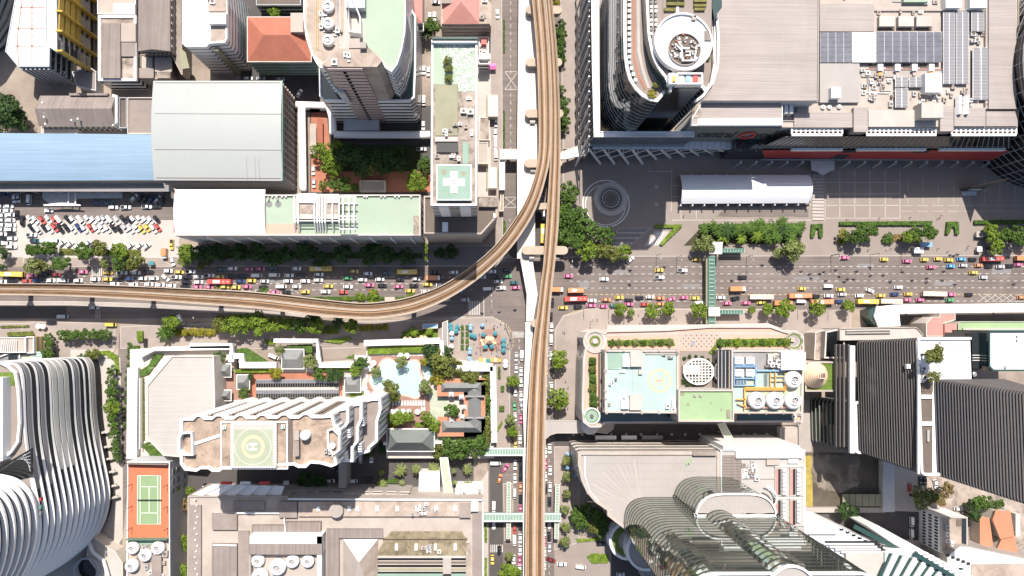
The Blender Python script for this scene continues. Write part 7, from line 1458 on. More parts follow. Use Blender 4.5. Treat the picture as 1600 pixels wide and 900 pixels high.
HG=[('angled hedge of the plaza ramp',[(1024,351),(1065,350),(1066,354),(1035,384),(1030,382),(1052,356),(1022,356)],1.4,0,'bright'),('arched hedge by the plaza steps below the tent',[(1268,350),(1286,349),(1286,371),(1280,371),(1279,357),(1275,357),(1273,371),(1267,371)],1.6,0,'mid'),('arched hedge between the two plaza gardens',[(1480,346),(1499,346),(1499,367),(1493,366),(1492,355),(1487,355),(1484,366),(1478,366)],1.6,0,'mid'),
 ('long dark hedge of the middle plaza garden',[(1312,346),(1457,345),(1457,352),(1312,352)],1.6,0,'mid'),('long dark hedge of the far plaza garden',[(1523,344),(1640,343),(1640,350),(1523,350)],1.6,0,'mid'),('long hedge behind the palm bed',[(1092,350),(1256,348),(1256,353),(1092,355)],1.2,0,'mid'),
 ('green hedge above the swimming pool',[(574,543),(668,539),(668,551),(574,554)],1.6,TZ,'bright'),('clipped hedge of the pool terrace beside the white wall',[(366,577),(440,575),(440,582),(366,583)],1.4,TZ,'bright'),('clipped hedge between entrance pavilion and pool',[(490,573),(556,571),(556,580),(490,581)],1.4,TZ,'bright'),
 ('planted triangle of the entrance drive',[(368,545),(385,543),(420,565),(380,566)],.9,TZ,'mid'),('hedge at the mouth of the entrance drive',[(505,533),(545,526),(549,530),(530,537)],1.0,.13,'bright'),('narrow hedge by the entrance drive wall',[(448,539),(488,537),(488,551),(478,552),(476,544),(448,544)],1.0,TZ,'mid'),('planting inside the entrance drive',[(538,560),(553,553),(553,562)],1,TZ,'mid'),('small hedge at the drive corner',[(412,530),(431,532),(428,540),(417,538)],1.0,.13,'bright'),
 ('tall clipped hedge beside the hotel lane wall',[(206,540),(217,540),(215,575),(207,575)],1.8,0,'mid'),('short hedge at the hotel lane corner',[(213,517),(223,517),(223,534),(214,534)],1.4,.13,'bright'),('stepped planting beside the white podium roof',[(240,553),(256,553),(232,585),(219,590),(216,580),(232,570)],1,TZ,'mid'),('planting strip below the white podium roof',[(219,695),(232,690),(258,714),(240,718)],1,TZ,'mid'),('narrow planter along the podium wall',[(217,590),(225,590),(226,688),(218,690)],.8,TZ,'olive'),('hedge strip beside the pavilion corner',[(331,585),(338,580),(338,606),(331,606)],1,TZ,'bright'),
 ('hedge strip along the stall roof',[(622,530),(635,516),(637,518),(628,532)],1,.13,'bright'),('lawn bed below the stall palms',[(628,518),(684,515),(684,530),(632,532)],.5,.13,'bright'),
 ('hedge beside the sun loungers',[(648,660),(668,660),(668,667),(648,667)],1,TZ,'bright'),('bright low hedge under the pool trees',[(608,663),(618,663),(618,670),(608,670)],1,TZ,'yellow'),('dark planting beside the long pavilion',[(592,660),(604,660),(604,708),(592,708)],1,0,'dark'),('planting below the entrance terrace',[(546,613),(575,613),(575,620),(546,620)],.8,TZ,'bright'),
 ('hedge in the first bay of the shrine lane',[(778,573),(782,573),(782,592),(778,592)],1,.13,'mid'),('hedge in the second bay of the shrine lane',[(782,603),(788,603),(788,612),(782,612)],1,.13,'mid'),('hedge in the third bay of the shrine lane',[(780,634),(788,634),(788,643),(780,643)],1,.13,'mid'),('diagonal hedge at the lower shrine lane',[(775,672),(784,657),(786,660),(778,675)],1,.13,'bright'),
 ('green verge between the lower complex and its lane',[(757,818),(761,818),(761,848),(757,848)],.8,.13,'bright'),('lower green verge beside the lower complex',[(757,872),(761,872),(761,960),(757,960)],.8,.13,'bright'),('green strip in the island beyond the railway bend',[(456,464),(540,463),(640,464),(628,468),(540,469),(456,468)],.7,.05,'mid'),
 ('oval lawn island before the glass tower',[(917,870),(925,865),(950,866),(952,872),(950,880),(925,881)],.6,.05,'bright'),('curved lawn bed of the small park',[(900,842),(920,842),(940,838),(944,842),(930,845),(902,848)],.6,.13,'bright'),
 ('curved lawn round the end of the ribbed building',[(134,550),(170,547),(185,556),(187,585),(181,588),(178,565),(165,555),(136,556)],.5,.15,'bright'),('long planting bed before the ribbed building drive',[(10,519),(50,517),(54,525),(12,526)],.9,.13,'olive'),('narrow bed along the avenue by the ribbed building',[(0,509),(44,508),(46,511),(0,513)],.7,.13,'olive'),
 ('planting under the courtyard palms',[(604,748),(622,748),(622,755),(604,755)],.8,.05,'mid'),('verge under the tall shaded trees',[(280,392),(660,396),(660,404),(280,404)],.5,.13,'dark'),('green verge at the car park exit',[(40,386),(86,386),(86,396),(40,397)],.6,.05,'mid'),('green verge in the middle of the car park edge',[(92,388),(220,390),(220,400),(92,398)],.5,.05,'olive'),
 ('bed of the plant terrace by the oval trellis',[(1107,551),(1119,537),(1121,546),(1116,556)],.7,23.1,'bright'),('bed at the end of the terrace planters',[(1220,528),(1230,532),(1228,541),(1218,541)],.7,23.1,'bright'),('planter bed along the terrace above the helipad',[(949,532),(1051,529),(1055,540),(950,540)],.6,23.1,'bright'),('planter bed along the terrace above the plant roof',[(1119,530),(1228,528),(1228,541),(1119,542)],.6,23.1,'bright'),('planter bed beside the louvre wall',[(920,558),(931,558),(933,640),(921,636)],.6,23.1,'mid'),
 ('lawn strip beside the railway island',[(786,345),(790,345),(790,368),(786,366)],.5,.13,'mid'),('upper lane verge beside the kiosks',[(786,30),(789,30),(789,82),(786,82)],.6,.13,'mid'),('lower lane verge beside the kiosks',[(786,172),(789,172),(789,230),(786,230)],.6,.13,'mid'),('red flower bed of the middle plaza garden',[(1392,366),(1411,366),(1411,377),(1392,377)],.5,.13,'dry')]
for a in HG:hedge(a[0],a[1],a[2],a[3],a[4])
# shrine garden pools of grass
for i in range(4):
 for j,u in enumerate((720,727.5)):
  if True:hedge(f"square of clipped turf in the shrine garden, row {['one', 'two', 'three', 'four'][i]} from the avenue, {'pool' if j == 0 else 'umbrella'} side",[(u,508+i*10.3),(u+5.5,508+i*10.3),(u+5.5,516.5+i*10.3),(u,516.5+i*10.3)],.4,.13,'mid',group='turf squares of the shrine garden')
# ================================================================== VEHICLES
CARCOL={'w':('white',(.80,.80,.79)),'s':('silver',(.50,.50,.51)),'k':('black',(.02,.02,.024)),'p':('pink',(.62,.15,.28)),'y':('yellow',(.66,.48,.09)),'r':('red',(.48,.085,.07)),'g':('green',(.09,.33,.14)),'b':('blue',(.10,.33,.60)),'o':('orange',(.62,.25,.11)),'n':('dark blue',(.035,.06,.16)),'t':('dark teal',(.03,.11,.12)),'c':('cream',(.76,.62,.48)),'d':('dark red',(.20,.03,.03))}
for k,(nm,c) in CARCOL.items():M['car_'+k]=mat('paint_'+nm.replace(' ','_'),c,.28,.04,.5,spec=.5,coat=.5)
M['tyre']=mat('tyre',(.02,.02,.02),.9);M['carglass']=mat('car_glass',(.015,.018,.022),.08,.1,1,spec=.8);M['lamp']=mat('lamp_lens',(.7,.68,.62),.2);M['taillamp']=mat('tail_lens',(.45,.02,.02),.3)
def bodyshape(L,W,z0,z1,n0=.22,n1=.12,crown=.04):      # long hull with rounded plan and gently domed deck; front at +x
 b=MB();x=L/2;y=W/2
 plan=[(-x+.12,-y),(x-.5,-y),(x-.12,-y*.82),(x,-y*.5),(x,y*.5),(x-.12,y*.82),(x-.5,y),(-x+.12,y),(-x,y*.8),(-x,-y*.8)]
 lo=[Vector(a) for a in plan];hi=[Vector((a*.985,c*.94)) for a,c in plan]
 b.prism(lo,z0,z1-.12,top=False,bot=True);b.prism(lo,z1-.12,z1,poly1=hi,top=True);return b
def frustum(b,x0,x1,tx0,tx1,w0,w1,z0,z1,m=0,top=True):
 vv=[(x0,-w0,z0),(x1,-w0,z0),(x1,w0,z0),(x0,w0,z0),(tx0,-w1,z1),(tx1,-w1,z1),(tx1,w1,z1),(tx0,w1,z1)]
 b.add(vv,[(0,1,5,4),(1,2,6,5),(2,3,7,6),(3,0,4,7)],m)
 if top:b.add(vv[4:],[(0,1,2,3)],m)
 return b
wh=MB();
for i in range(12):pass
_n=12;_v=[(.31*cos(2*pi*i/_n),s_*.1,.31+.31*sin(2*pi*i/_n)) for s_ in(-1,1) for i in range(_n)]
wh.add(_v,[tuple(range(_n)),tuple(range(2*_n-1,_n-1,-1))]+[(i,_n+i,_n+(i+1)%_n,(i+1)%_n) for i in range(_n)]);WHEEL=wh.mesh('wheel',M['tyre'])
PROTO={}
def proto(kind,col):
 if(kind,col) in PROTO:return PROTO[(kind,col)]
 P_mat=M['car_'+col];parts=[]
 def add(nm,mb,m):parts.append((nm,mb.mesh(nm,m),(0,0,0),None))
 if kind in('car','taxi'):
  L,W=4.6,1.85;body=bodyshape(L,W,.3,.92)
  add('window_band',frustum(MB(),-1.95,1.15,-1.35,.35,.86,.68,.9,1.42,top=False),M['carglass']);add('roof',frustum(MB(),-1.42,.42,-1.3,.25,.70,.64,1.40,1.48),P_mat);wx=1.42
  for s_ in(-1,1):add('headlight',MB().box((2.2,s_*.62,.58),(.18,.36,.2)),M['lamp']);add('tail_light',MB().box((-2.24,s_*.66,.68),(.12,.32,.2)),M['taillamp'])
  if kind=='taxi':add('roof_sign',MB().box((-.35,0,1.48),(.32,.62,.2)),M['car_w'])
 elif kind=='pickup':
  L,W=5.2,1.9;body=bodyshape(L,W,.4,1.0);wx=1.6
  add('window_band',frustum(MB(),-.5,1.35,-.3,.75,.86,.7,.98,1.6,top=False),M['carglass']);add('roof',frustum(MB(),-.36,.8,-.28,.7,.72,.66,1.58,1.66),P_mat);add('load_bed',MB().box((-1.5,0,1.001),(1.9,1.55,.02)),M['black'])
  for s_ in(-1,1):add('bed_side',MB().box((-1.5,s_*.86,1.0),(2.0,.1,.28)),P_mat)
 elif kind=='van':
  L,W=5.3,1.95;body=bodyshape(L,W,.35,1.1);wx=1.6
  add('window_band',frustum(MB(),-2.55,2.2,-2.5,1.5,.93,.82,1.08,1.75,top=False),M['carglass']);add('roof',frustum(MB(),-2.58,1.55,-2.45,1.4,.85,.74,1.73,1.95),P_mat)
  for x in(-1.2,.2):add('roof_vent',MB().box((x,0,1.95),(.5,.6,.07)),P_mat)
 elif kind=='bus':
  L,W=11.5,2.6;body=bodyshape(L,W,.4,1.5);wx=3.6
  add('window_band',frustum(MB(),-5.7,5.7,-5.68,5.6,1.29,1.25,1.48,2.5,top=False),M['carglass']);add('roof',frustum(MB(),-5.74,5.66,-5.5,5.4,1.29,1.08,2.48,2.95),P_mat);add('air_conditioner',MB().box((-1.2,0,2.94),(3.2,1.5,.26)),M['white'])
  for x in(2.2,4.2):add('roof_hatch',MB().box((x,0,2.94),(.8,.8,.1)),M['conc'])
 elif kind=='truck':
  L,W=7.5,2.4;body=bodyshape(L,W,.5,.95);wx=2.4
  add('cab',frustum(MB(),2.0,3.7,2.05,3.35,1.15,1.0,.95,2.3),M['car_w']);add('windscreen',frustum(MB(),3.1,3.74,3.05,3.42,1.08,.95,1.5,2.2,top=False),M['carglass']);add('cargo_box',MB().box((-1.0,0,.96),(5.6,2.35,2.1)),P_mat)
 for sx in(-1,1):
  for sy in(-1,1):parts.append(('wheel',WHEEL,(sx*wx,sy*(W/2-.1),0),None))
 PROTO[(kind,col)]=(body.mesh(kind,P_mat),parts);return PROTO[(kind,col)]
def vehicle(kind,col,u,v,ang,label,group,z=.03,sc=None):
 me,parts=proto(kind,col);o=bpy.data.objects.new(kind,me);COL.objects.link(o);h=1.2;q=P(u,v,h)
 o.location=(q.x,q.y,z);o.rotation_euler=(0,0,ang);
 if sc:o.scale=sc
 tag(o,label,kind,group)
 for nm,m,loc,_ in parts:c=bpy.data.objects.new(nm,m);COL.objects.link(c);c.parent=o;c.location=loc
 return o
def dcol(c):return CARCOL[c][0]
def lane_of(where,group,o,lst,ang=0.0,axis=0,z=.03,start=None):
 """one lane or parking row; each entry (x, y, colour[, kind[, angle[, length in tile px]]]); labels count like vehicles along the row"""
 rr=random.Random(len(lst)*31+len(where));L=[]
 for a in lst:
  c=a[2];kd=a[3] if len(a)>3 and a[3] else('taxi' if c in 'pyogb' else 'car');L.append((a[0],a[1],c,kd,a[4] if len(a)>4 and a[4] is not None else ang,a[5] if len(a)>5 else None))
 L.sort(key=lambda a:a[axis]);tot={};cnt={}
 for a in L:tot[(a[2],a[3])]=tot.get((a[2],a[3]),0)+1
 st=start or('left' if axis==0 else 'the top')
 for(x,y,c,kd,an,ln) in L:
  k=(c,kd);i=cnt[k]=cnt.get(k,0)+1;u,v=T(o,x,y)
  lab=f"{dcol(c)} {kd} {where}" if tot[k]==1 else f"{dcol(c)} {kd} {where}, {ordn(i-1)} from {st}"
  base={'bus':11.5,'truck':7.5}.get(kd);sc=None
  if ln and base:f=ln/3.75*MPP/base;sc=(f,1,1) if f>.5 else None
  elif kd in('car','taxi'):f=rr.uniform(.93,1.06);sc=(f,rr.uniform(.96,1.05),rr.uniform(.95,1.1))
  vehicle(kd,c,u,v,radians(-an+rr.uniform(-1.5,1.5))+(pi if rr.random()<.0 else 0),lab,group,z,sc)
CK='w'
# the jam on the hospital side (tile A, then B and C)
def sh(o0,o1,lst):return[(a[0]+(o1[0]-o0[0])*3.75,a[1]+(o1[1]-o0[1])*3.75)+tuple(a[2:]) for a in lst]
g='vehicles in the jam on the hospital side'
lane_of('in the jam lane nearest the car park',g,A_,[(75,783,'y','bus',0,130),(188,790,'p'),(258,785,'k'),(328,783,'d','car'),(485,768,'p'),(632,771,'y'),(713,773,'w','pickup'),(795,773,'w'),(870,768,'k'),(985,762,'w'),(1050,768,'y'),(1115,766,'w','pickup')]+sh(A_,B_,[(385,748,'w'),(480,752,'p'),(550,750,'p'),(320,755,'t'),(620,748,'t'),(762,748,'w'),(908,750,'y','bus',0,130),(1100,765,'y'),(1180,778,'w')])+sh(A_,C_,[(238,775,'t'),(362,769,'y','bus',0,118),(528,772,'k'),(633,771,'w')]))
lane_of('in the second jam lane from the car park',g,A_,[(10,825,'w'),(70,822,'k'),(155,822,'r'),(215,818,'n'),(295,818,'w'),(368,818,'w','van'),(457,818,'w'),(557,811,'w'),(627,811,'y'),(687,811,'k'),(758,808,'n'),(833,806,'w'),(900,806,'w'),(1032,799,'w','pickup'),(1095,798,'k'),(1162,797,'w'),(968,803,'w',None,40)]+sh(A_,B_,[(250,790,'w','pickup'),(310,797,'y'),(385,792,'k'),(447,792,'k'),(528,789,'w','van'),(632,786,'w','van'),(717,788,'w'),(788,785,'k'),(893,783,'w'),(1063,803,'g','car'),(1148,814,'w')])+sh(A_,C_,[(200,811,'w'),(318,810,'k'),(413,809,'s'),(515,804,'o','truck',0,84)]))
lane_of('in the third jam lane from the car park',g,A_,[(670,838,'w'),(780,842,'w'),(870,840,'w'),(935,845,'w'),(1002,849,'w'),(1090,827,'k'),(1163,828,'w')]+sh(A_,B_,[(315,827,'r','bus',0,135),(433,823,'n'),(497,820,'y'),(575,823,'s'),(713,822,'w'),(813,822,'w'),(890,816,'w')]))
lane_of('in the jam lane nearest the railway',g,A_,[(1083,855,'k'),(1155,857,'p')]+sh(A_,B_,[(250,857,'p'),(340,855,'y'),(405,858,'y'),(473,855,'p'),(567,857,'k'),(672,854,'w','van'),(763,854,'w'),(948,852,'y'),(1063,855,'w'),(1190,845,'p')])+sh(A_,C_,[(215,847,'k'),(310,854,'p'),(400,848,'k'),(480,841,'y'),(558,845,'w')]))
lane_of('in the short lane tucked under the railway curve',g,B_,[(555,888,'k'),(632,887,'p'),(703,887,'k'),(813,885,'y'),(932,884,'w'),(1035,887,'r')]+sh(B_,C_,[(160,882,'r'),(378,879,'y'),(470,882,'w')]))
lane_of('in the middle of the crossing','vehicles in the crossing',C_,[(858,766,'w'),(945,757,'k'),(797,797,'w'),(880,797,'k'),(948,793,'g','car'),(895,824,'w'),(987,831,'t'),(660,882,'b','car'),(835,867,'w','van'),(910,863,'w','pickup'),(998,860,'p'),(700,931,'s')])
lane_of('at the car park exit','vehicles at the car park exit',A_,[(1010,705,'w',None,75),(965,662,'o','truck',90,58),(1004,607,'y','pickup',90)])
lane_of('glimpsed between the railway lines','vehicles between the railway lines',C_,[(1150,332,'n',None,90),(1158,432,'w','van',90),(1155,545,'y','bus',90,118)],axis=1)
# car park
g='cars in the car park'
rowa='wwrwrWkwWwwwsWwkkwwwwk';xs=[172,203,243,280,318,345,393,423,472,510,543,580,608,642,683,720,755,780,815,847,880,915]
lane_of('in the upper slanted row of the car park',g,A_,[(x,461+(3 if i%3 else-2),c.lower(),'van' if c=='W' else None) for i,(x,c) in enumerate(zip(xs,rowa))],50,z=.02)
rowb='kWkwrkkwnwrwwwkkswwYYwr';xs=[180,218,255,287,318,352,384,423,458,490,527,560,592,627,660,695,730,762,795,828,860,898,922]
lane_of('in the lower slanted row of the car park',g,A_,[(x,512+(5 if i%2 else-3),c.lower(),'van' if c=='W' else 'car') for i,(x,c) in enumerate(zip(xs,rowb))],52,z=.02)
lane_of('parked along the verge of the car park',g,A_,[(360,600,'w'),(405,607,'w'),(447,615,'w'),(512,600,'w'),(550,612,'k'),(657,615,'w'),(760,615,'w'),(813,615,'w'),(857,617,'w'),(182,552,'w','pickup',0),(203,585,'t','pickup',0),(268,587,'w','van',0),(320,587,'w','van',0)],-42,z=.02)
lane_of('in the outer block of the car park, inner column',g,A_,[(48,382,'w'),(45,408,'w'),(60,433,'w'),(60,465,'w'),(65,495,'w'),(60,520,'w'),(60,545,'k'),(68,572,'w'),(40,600,'w'),(65,621,'w')],0,1,z=.02)
lane_of('in the outer block of the car park, edge column',g,A_,[(3,383,'s'),(2,410,'w'),(12,437,'w'),(12,465,'s'),(12,493,'w'),(8,519,'w'),(10,547,'w'),(14,575,'k'),(-10,598,'w')],0,1,z=.02)
lane_of('standing in the car park aisle',g,A_,[(95,432,'k',None,90),(130,468,'k','van',90)],z=.02)
lane_of('in the shade before the louvred awning',g,A_,[(80,337,'w',None,85),(105,335,'s',None,85),(167,345,'w','van',90),(283,408,'w'),(567,363,'n'),(632,365,'t'),(662,389,'w'),(735,389,'w','pickup'),(858,385,'w','pickup'),(915,385,'k'),(783,333,'w',None,-45),(820,335,'k',None,-45),(850,338,'k',None,-45),(885,340,'n',None,-50),(922,343,'s',None,-50),(945,353,'k',None,90),(25,310,'n')],z=.022)
# avenue, mall side
g='vehicles on the mall side of the avenue'
lane_of('on the open lanes of the avenue by the grove',g,D_,[(332,792,'p'),(540,810,'w'),(863,758,'y'),(865,800,'w','pickup'),(1000,759,'w','pickup'),(695,697,'w',None,-40),(1083,694,'y')])
lane_of('on the open lanes of the avenue beyond the footbridge',g,E_,[(452,799,'k'),(1052,684,'p'),(800,866,'y'),(953,852,'w','van'),(1028,872,'y')]+sh(E_,F_,[(383,695,'y'),(658,739,'p'),(907,772,'y'),(965,800,'s'),(467,858,'w'),(300,877,'w',None,18)]))
lane_of('in the kerb queue below the plaza gardens',g,F_,[(519,705,'p'),(619,696,'y'),(699,692,'y'),(763,698,'y'),(836,693,'b'),(902,695,'k'),(1010,693,'r','bus',0,138),(1185,690,'o','truck')])
lane_of('in the second queue below the plaza gardens',g,F_,[(774,734,'b'),(846,730,'s'),(937,729,'o'),(997,734,'k'),(1065,737,'s'),(1120,732,'k'),(1170,725,'p')])
g='vehicles on the terrace side of the avenue'
lane_of('in the turning lane beside the railway',g,D_,[(265,872,'o','truck',0,75),(372,878,'o','bus',0,96)])
lane_of('in the inner queue before the terrace block',g,J_,[(373,102,'r','bus',0,138),(470,111,'w'),(553,106,'o'),(628,93,'y'),(685,109,'k'),(748,95,'k'),(810,90,'w'),(868,97,'o'),(932,103,'p',None,-15),(1007,93,'p'),(1073,97,'y')]+sh(J_,K_,[(325,93,'w'),(410,98,'k',None,-8),(422,43,'o','truck',0,100),(558,91,'c','bus',0,145),(785,84,'o','bus',0,142),(957,83,'w'),(1037,75,'s'),(1137,82,'w'),(880,85,'k')])+sh(J_,L_,[(237,83,'w'),(363,82,'y'),(445,73,'n'),(525,73,'y'),(670,73,'c','bus',0,150),(777,75,'p'),(880,76,'k')]))
lane_of('in the kerb queue before the terrace block',g,J_,[(300,153,'y'),(387,148,'k'),(466,140,'p'),(537,145,'p'),(600,143,'t'),(687,132,'p'),(778,134,'r'),(868,131,'o'),(1100,125,'w','van')]+sh(J_,K_,[(362,127,'p'),(473,124,'p'),(560,123,'y'),(685,127,'o','bus',0,112),(795,116,'w','van'),(912,120,'o','bus',0,140),(1020,117,'n')])+sh(J_,L_,[(280,118,'y','bus',0,132),(417,117,'c','bus',0,136),(515,107,'p'),(593,107,'p'),(768,108,'g','car'),(1187,92,'o')]))
# streets running down the picture
g='vehicles on the street under the railway'
lane_of('in the side street beside the terrace block',g,J_,[(237,122,'k',None,90),(228,205,'k',None,90),(232,267,'w',None,90),(229,340,'w','van',90),(230,435,'w',None,90),(231,617,'w',None,90)],90,1)
lane_of('half under the railway beside the terrace block',g,J_,[(203,415,'w'),(200,518,'y'),(197,592,'w'),(195,685,'w')],90,1)
lane_of('in the inner lane below the crossing',g,I_,[(1000,440,'s'),(1000,510,'s'),(996,648,'w'),(990,730,'g'),(993,793,'w'),(995,950,'y')],90,1)
lane_of('in the railway lane below the crossing',g,I_,[(1033,432,'w','van'),(1028,527,'w'),(1028,590,'w'),(1028,672,'w'),(1033,730,'s',None,75),(1028,805,'p')],90,1)
lane_of('in the forked lanes beside the stair flight',g,O_,[(878,240,'w','van',0),(937,268,'p',None,-55),(903,330,'o',None,-75),(868,495,'w','van',90),(868,600,'w'),(860,806,'y'),(900,752,'k')],90,1)
lane_of('in the lane between the stair flight and the railway',g,O_,[(993,250,'w'),(992,330,'w'),(990,418,'s','van'),(990,627,'r'),(989,692,'w','van'),(985,805,'w')],90,1)
lane_of('close against the lower railway',g,O_,[(1022,100,'w'),(1025,260,'k'),(1025,320,'k'),(1025,380,'o'),(1025,450,'k'),(1025,510,'p'),(1025,605,'k'),(1023,682,'w'),(1023,752,'w'),(1020,810,'p'),(1020,862,'w')],90,1)
lane_of('in the side street beside the fan roofed block',g,P_,[(221,155,'w'),(223,283,'w'),(223,380,'w'),(220,465,'k'),(220,600,'s'),(218,670,'k'),(220,733,'s')],90,1)
lane_of('half under the railway beside the fan roofed block',g,P_,[(196,180,'w'),(197,245,'p'),(196,320,'w'),(197,392,'k'),(192,560,'w'),(190,640,'w'),(190,700,'p'),(190,760,'w'),(190,840,'w')],90,1)
lane_of('on the forecourt before the glass tower','vehicles on the forecourt',P_,[(230,808,'d','car',20),(293,832,'w',None,3),(403,847,'w','van',10),(522,713,'k'),(637,893,'s')])
lane_of('on the hotel side of the avenue','vehicles on the hotel carriageway',G_,[(550,152,'s'),(367,205,'s','van'),(649,253,'y','van'),(1058,222,'w','van',60),(850,360,'k',None,90),(298,240,'k')])
lane_of('in the hotel street','vehicles in the hotel street',N_,[(960,345,'w'),(1088,345,'w','van'),(985,275,'k',None,40),(1073,208,'w',None,90),(1102,208,'s',None,90),(1137,210,'s','van',90),(1200,212,'w',None,90),(215,380,'k',None,-60),(1190,332,'k')])
lane_of('in the entrance drive','vehicles in the entrance drive',H2_,[(628,440,'w','van',25)])
lane_of('in the alley behind the ribbed tower','vehicles in the back alley',R3_,[(535,385,'r',None,90),(597,345,'k',None,90),(622,345,'k',None,90),(685,362,'w',None,80),(770,380,'w'),(545,583,'w','van',90),(543,655,'w','van',90),(820,507,'w')])
lane_of('in the yard below the red hipped roof','vehicles in the hospital yards',(280,0),[(403,458,'w'),(477,458,'s'),(703,545,'w',None,-60),(592,462,'s')])
lane_of('in the hospital lane','vehicles in the hospital lanes',(560,0),[(418,95,'w'),(445,95,'w'),(383,410,'w'),(410,418,'w'),(383,588,'w','van'),(370,873,'s','pickup',0),(380,735,'w'),(815,80,'w'),(806,715,'w'),(803,780,'w'),(803,832,'w'),(803,882,'w'),(878,855+55,'w'),(455,12,'k',None,0)],90,1)
lane_of('on the red path','vehicles by the red path',B_,[(860,172,'w'),(864,248,'s')],90,1)
lane_of('parked in the lane of the helipad slab','vehicles in the helipad lane',C_,[(878,30,'w'),(880,85,'w','van'),(870,415,'s')],90,1)
lane_of('in the far plaza garden','vehicles in the plaza garden',F_,[(1140,505,'k')])
# motorcycles with riders
mo=MB();mo.tube([(-.6,0,.55),(-.2,0,.72),(.25,0,.75),(.6,0,.6)],[.14,.17,.2,.12],8);mo.box((-.35,0,.72),(.7,.3,.12));mo.bar((.55,-.35,1.02),(.55,.35,1.02),.06);mo.bar((.55,0,1.0),(.75,0,.35),.08)
MOTO=mo.mesh('motorcycle',M['car_k'])
MOTOR=mo.mesh('motorcycle',M['car_r'])
rd=MB();rd.tube([(-.28,0,.82),(-.22,0,1.05),(-.08,0,1.32),(-.04,0,1.42)],[.19,.2,.23,.1],8)
for s_ in(-1,1):rd.tube([(-.08,s_*.22,1.32),(.12,s_*.3,1.1),(.5,s_*.28,1.04)],[.075,.06,.05],6);rd.tube([(-.25,s_*.12,.85),(.15,s_*.2,.82),(.1,s_*.22,.42),(.2,s_*.22,.36)],[.11,.09,.06,.05],6)
rd.tube([(-.04,0,1.38),(0,0,1.45)],[.06,.06],6);RB=rd.mesh('person',M['car_n']);hd=MB();hd.blob((.02,0,1.58),.16,0,10,6,1.05,0);HEL={k:hd.mesh('helmet',M['car_'+k]) for k in 'wkr'}
ml=sh(F_,E_,[(568,727),(795,763),(843,780),(905,778),(930,765),(998,755),(1020,794),(855,803),(940,818),(1068,808),(1103,809),(1048,824),(1120,764),(388,818)])+[(303,788),(377,787),(300,740),(418,825),(488,768),(548,815),(633,804),(630,828),(730,765),(725,816),(797,840),(1143,838),(770,668),(812,665),(790,672)]+sh(F_,D_,[(693,757),(690,842),(895,736),(430,905)])+sh(F_,I_,[(900,175),(992,165),(800,185)])
ml.sort()
for i,(x,y) in enumerate(ml):
 u,v=T(F_,x,y);q=P(u,v,.7);red=70<x%997<0;o=bpy.data.objects.new('motorcycle',MOTOR if i==9 else MOTO);COL.objects.link(o);o.location=(q.x,q.y,.03);a=radians(((i*53)%30)-15)+(pi if u<1000 else 0);o.rotation_euler=(0,0,a)
 tag(o,f"{'red' if i == 9 else 'dark'} motorcycle on the avenue, {ordn(i)} from the crossing",'motorcycle','motorcycles spread over the avenue')
 for wx in(-.62,.68):w_=bpy.data.objects.new('wheel',WHEEL);COL.objects.link(w_);w_.parent=o;w_.location=(wx,0,0)
 b_=bpy.data.objects.new('person',RB);COL.objects.link(b_);b_.location=(q.x,q.y,.03);b_.rotation_euler=(0,0,a);hk='kwkrk'[i%5];tag(b_,f"rider with a {dcol(hk)} helmet on the {ordn(i)} motorcycle from the crossing",'person','motorcycle riders');h_=bpy.data.objects.new('helmet',HEL[hk]);COL.objects.link(h_);h_.parent=b_
# ================================================================== UMBRELLAS, LOUNGERS, SHRINE, LAMPS, PEOPLE
def umb_mesh(m):
 n=8;b=MB();vv=[(0,0,2.6)]+[(1.0*cos(2*pi*i/n),1.0*sin(2*pi*i/n),2.15) for i in range(n)]+[(1.0*cos(2*pi*i/n),1.0*sin(2*pi*i/n),2.0) for i in range(n)]
 b.add(vv,[(0,1+i,1+(i+1)%n) for i in range(n)]+[(1+i,n+1+i,n+1+(i+1)%n,1+(i+1)%n) for i in range(n)]);return b.mesh('canopy',M[m])
UM={m:umb_mesh(m) for m in('teal','white2','bluecloth','orangering')};POLE=MB().cyl((0,0),.05,0,2.5,6).mesh('pole',M['steel']);RIB=MB().bar((0,0,2.58),(.98,0,2.16),.04).mesh('rib',M['steel'])
def umbrellas(where,group,o,lst,m,rpx,cword,z=.13,axis=0):
 for i,(x,y) in enumerate(sorted(lst,key=lambda a:a[axis])):
  u,v=T(o,x,y);q=P(u,v,z+2.3);t=thing('umbrella',(q.x,q.y,z),f"{cword} umbrella {where}, {ordn(i)} from {'left' if axis == 0 else 'the top'}",'umbrella',group);r=rpx*MPP
  c=piece('canopy',UM[m],t,(q.x,q.y,z),i*.7);c.scale=(r,r,1);piece('pole',POLE,t,(q.x,q.y,z))
umbrellas('at the open air shrine','teal umbrellas of the shrine',I_,[(615,255),(617,277),(655,265),(648,290),(738,313),(756,320),(808,310),(876,303),(820,383),(857,380),(926,345),(926,373),(926,403),(836,462)],'teal',3.8,'teal');umbrellas('along the turf squares of the shrine','blue umbrellas of the shrine',I_,[(622,333),(732,258),(732,275),(802,255),(728,395),(728,415),(725,450),(737,470),(768,470)],'bluecloth',3.2,'pale blue');umbrellas('at the shrine edge','white umbrellas of the shrine',I_,[(622,303),(618,380),(937,470),(937,492)],'white2',3.8,'white')
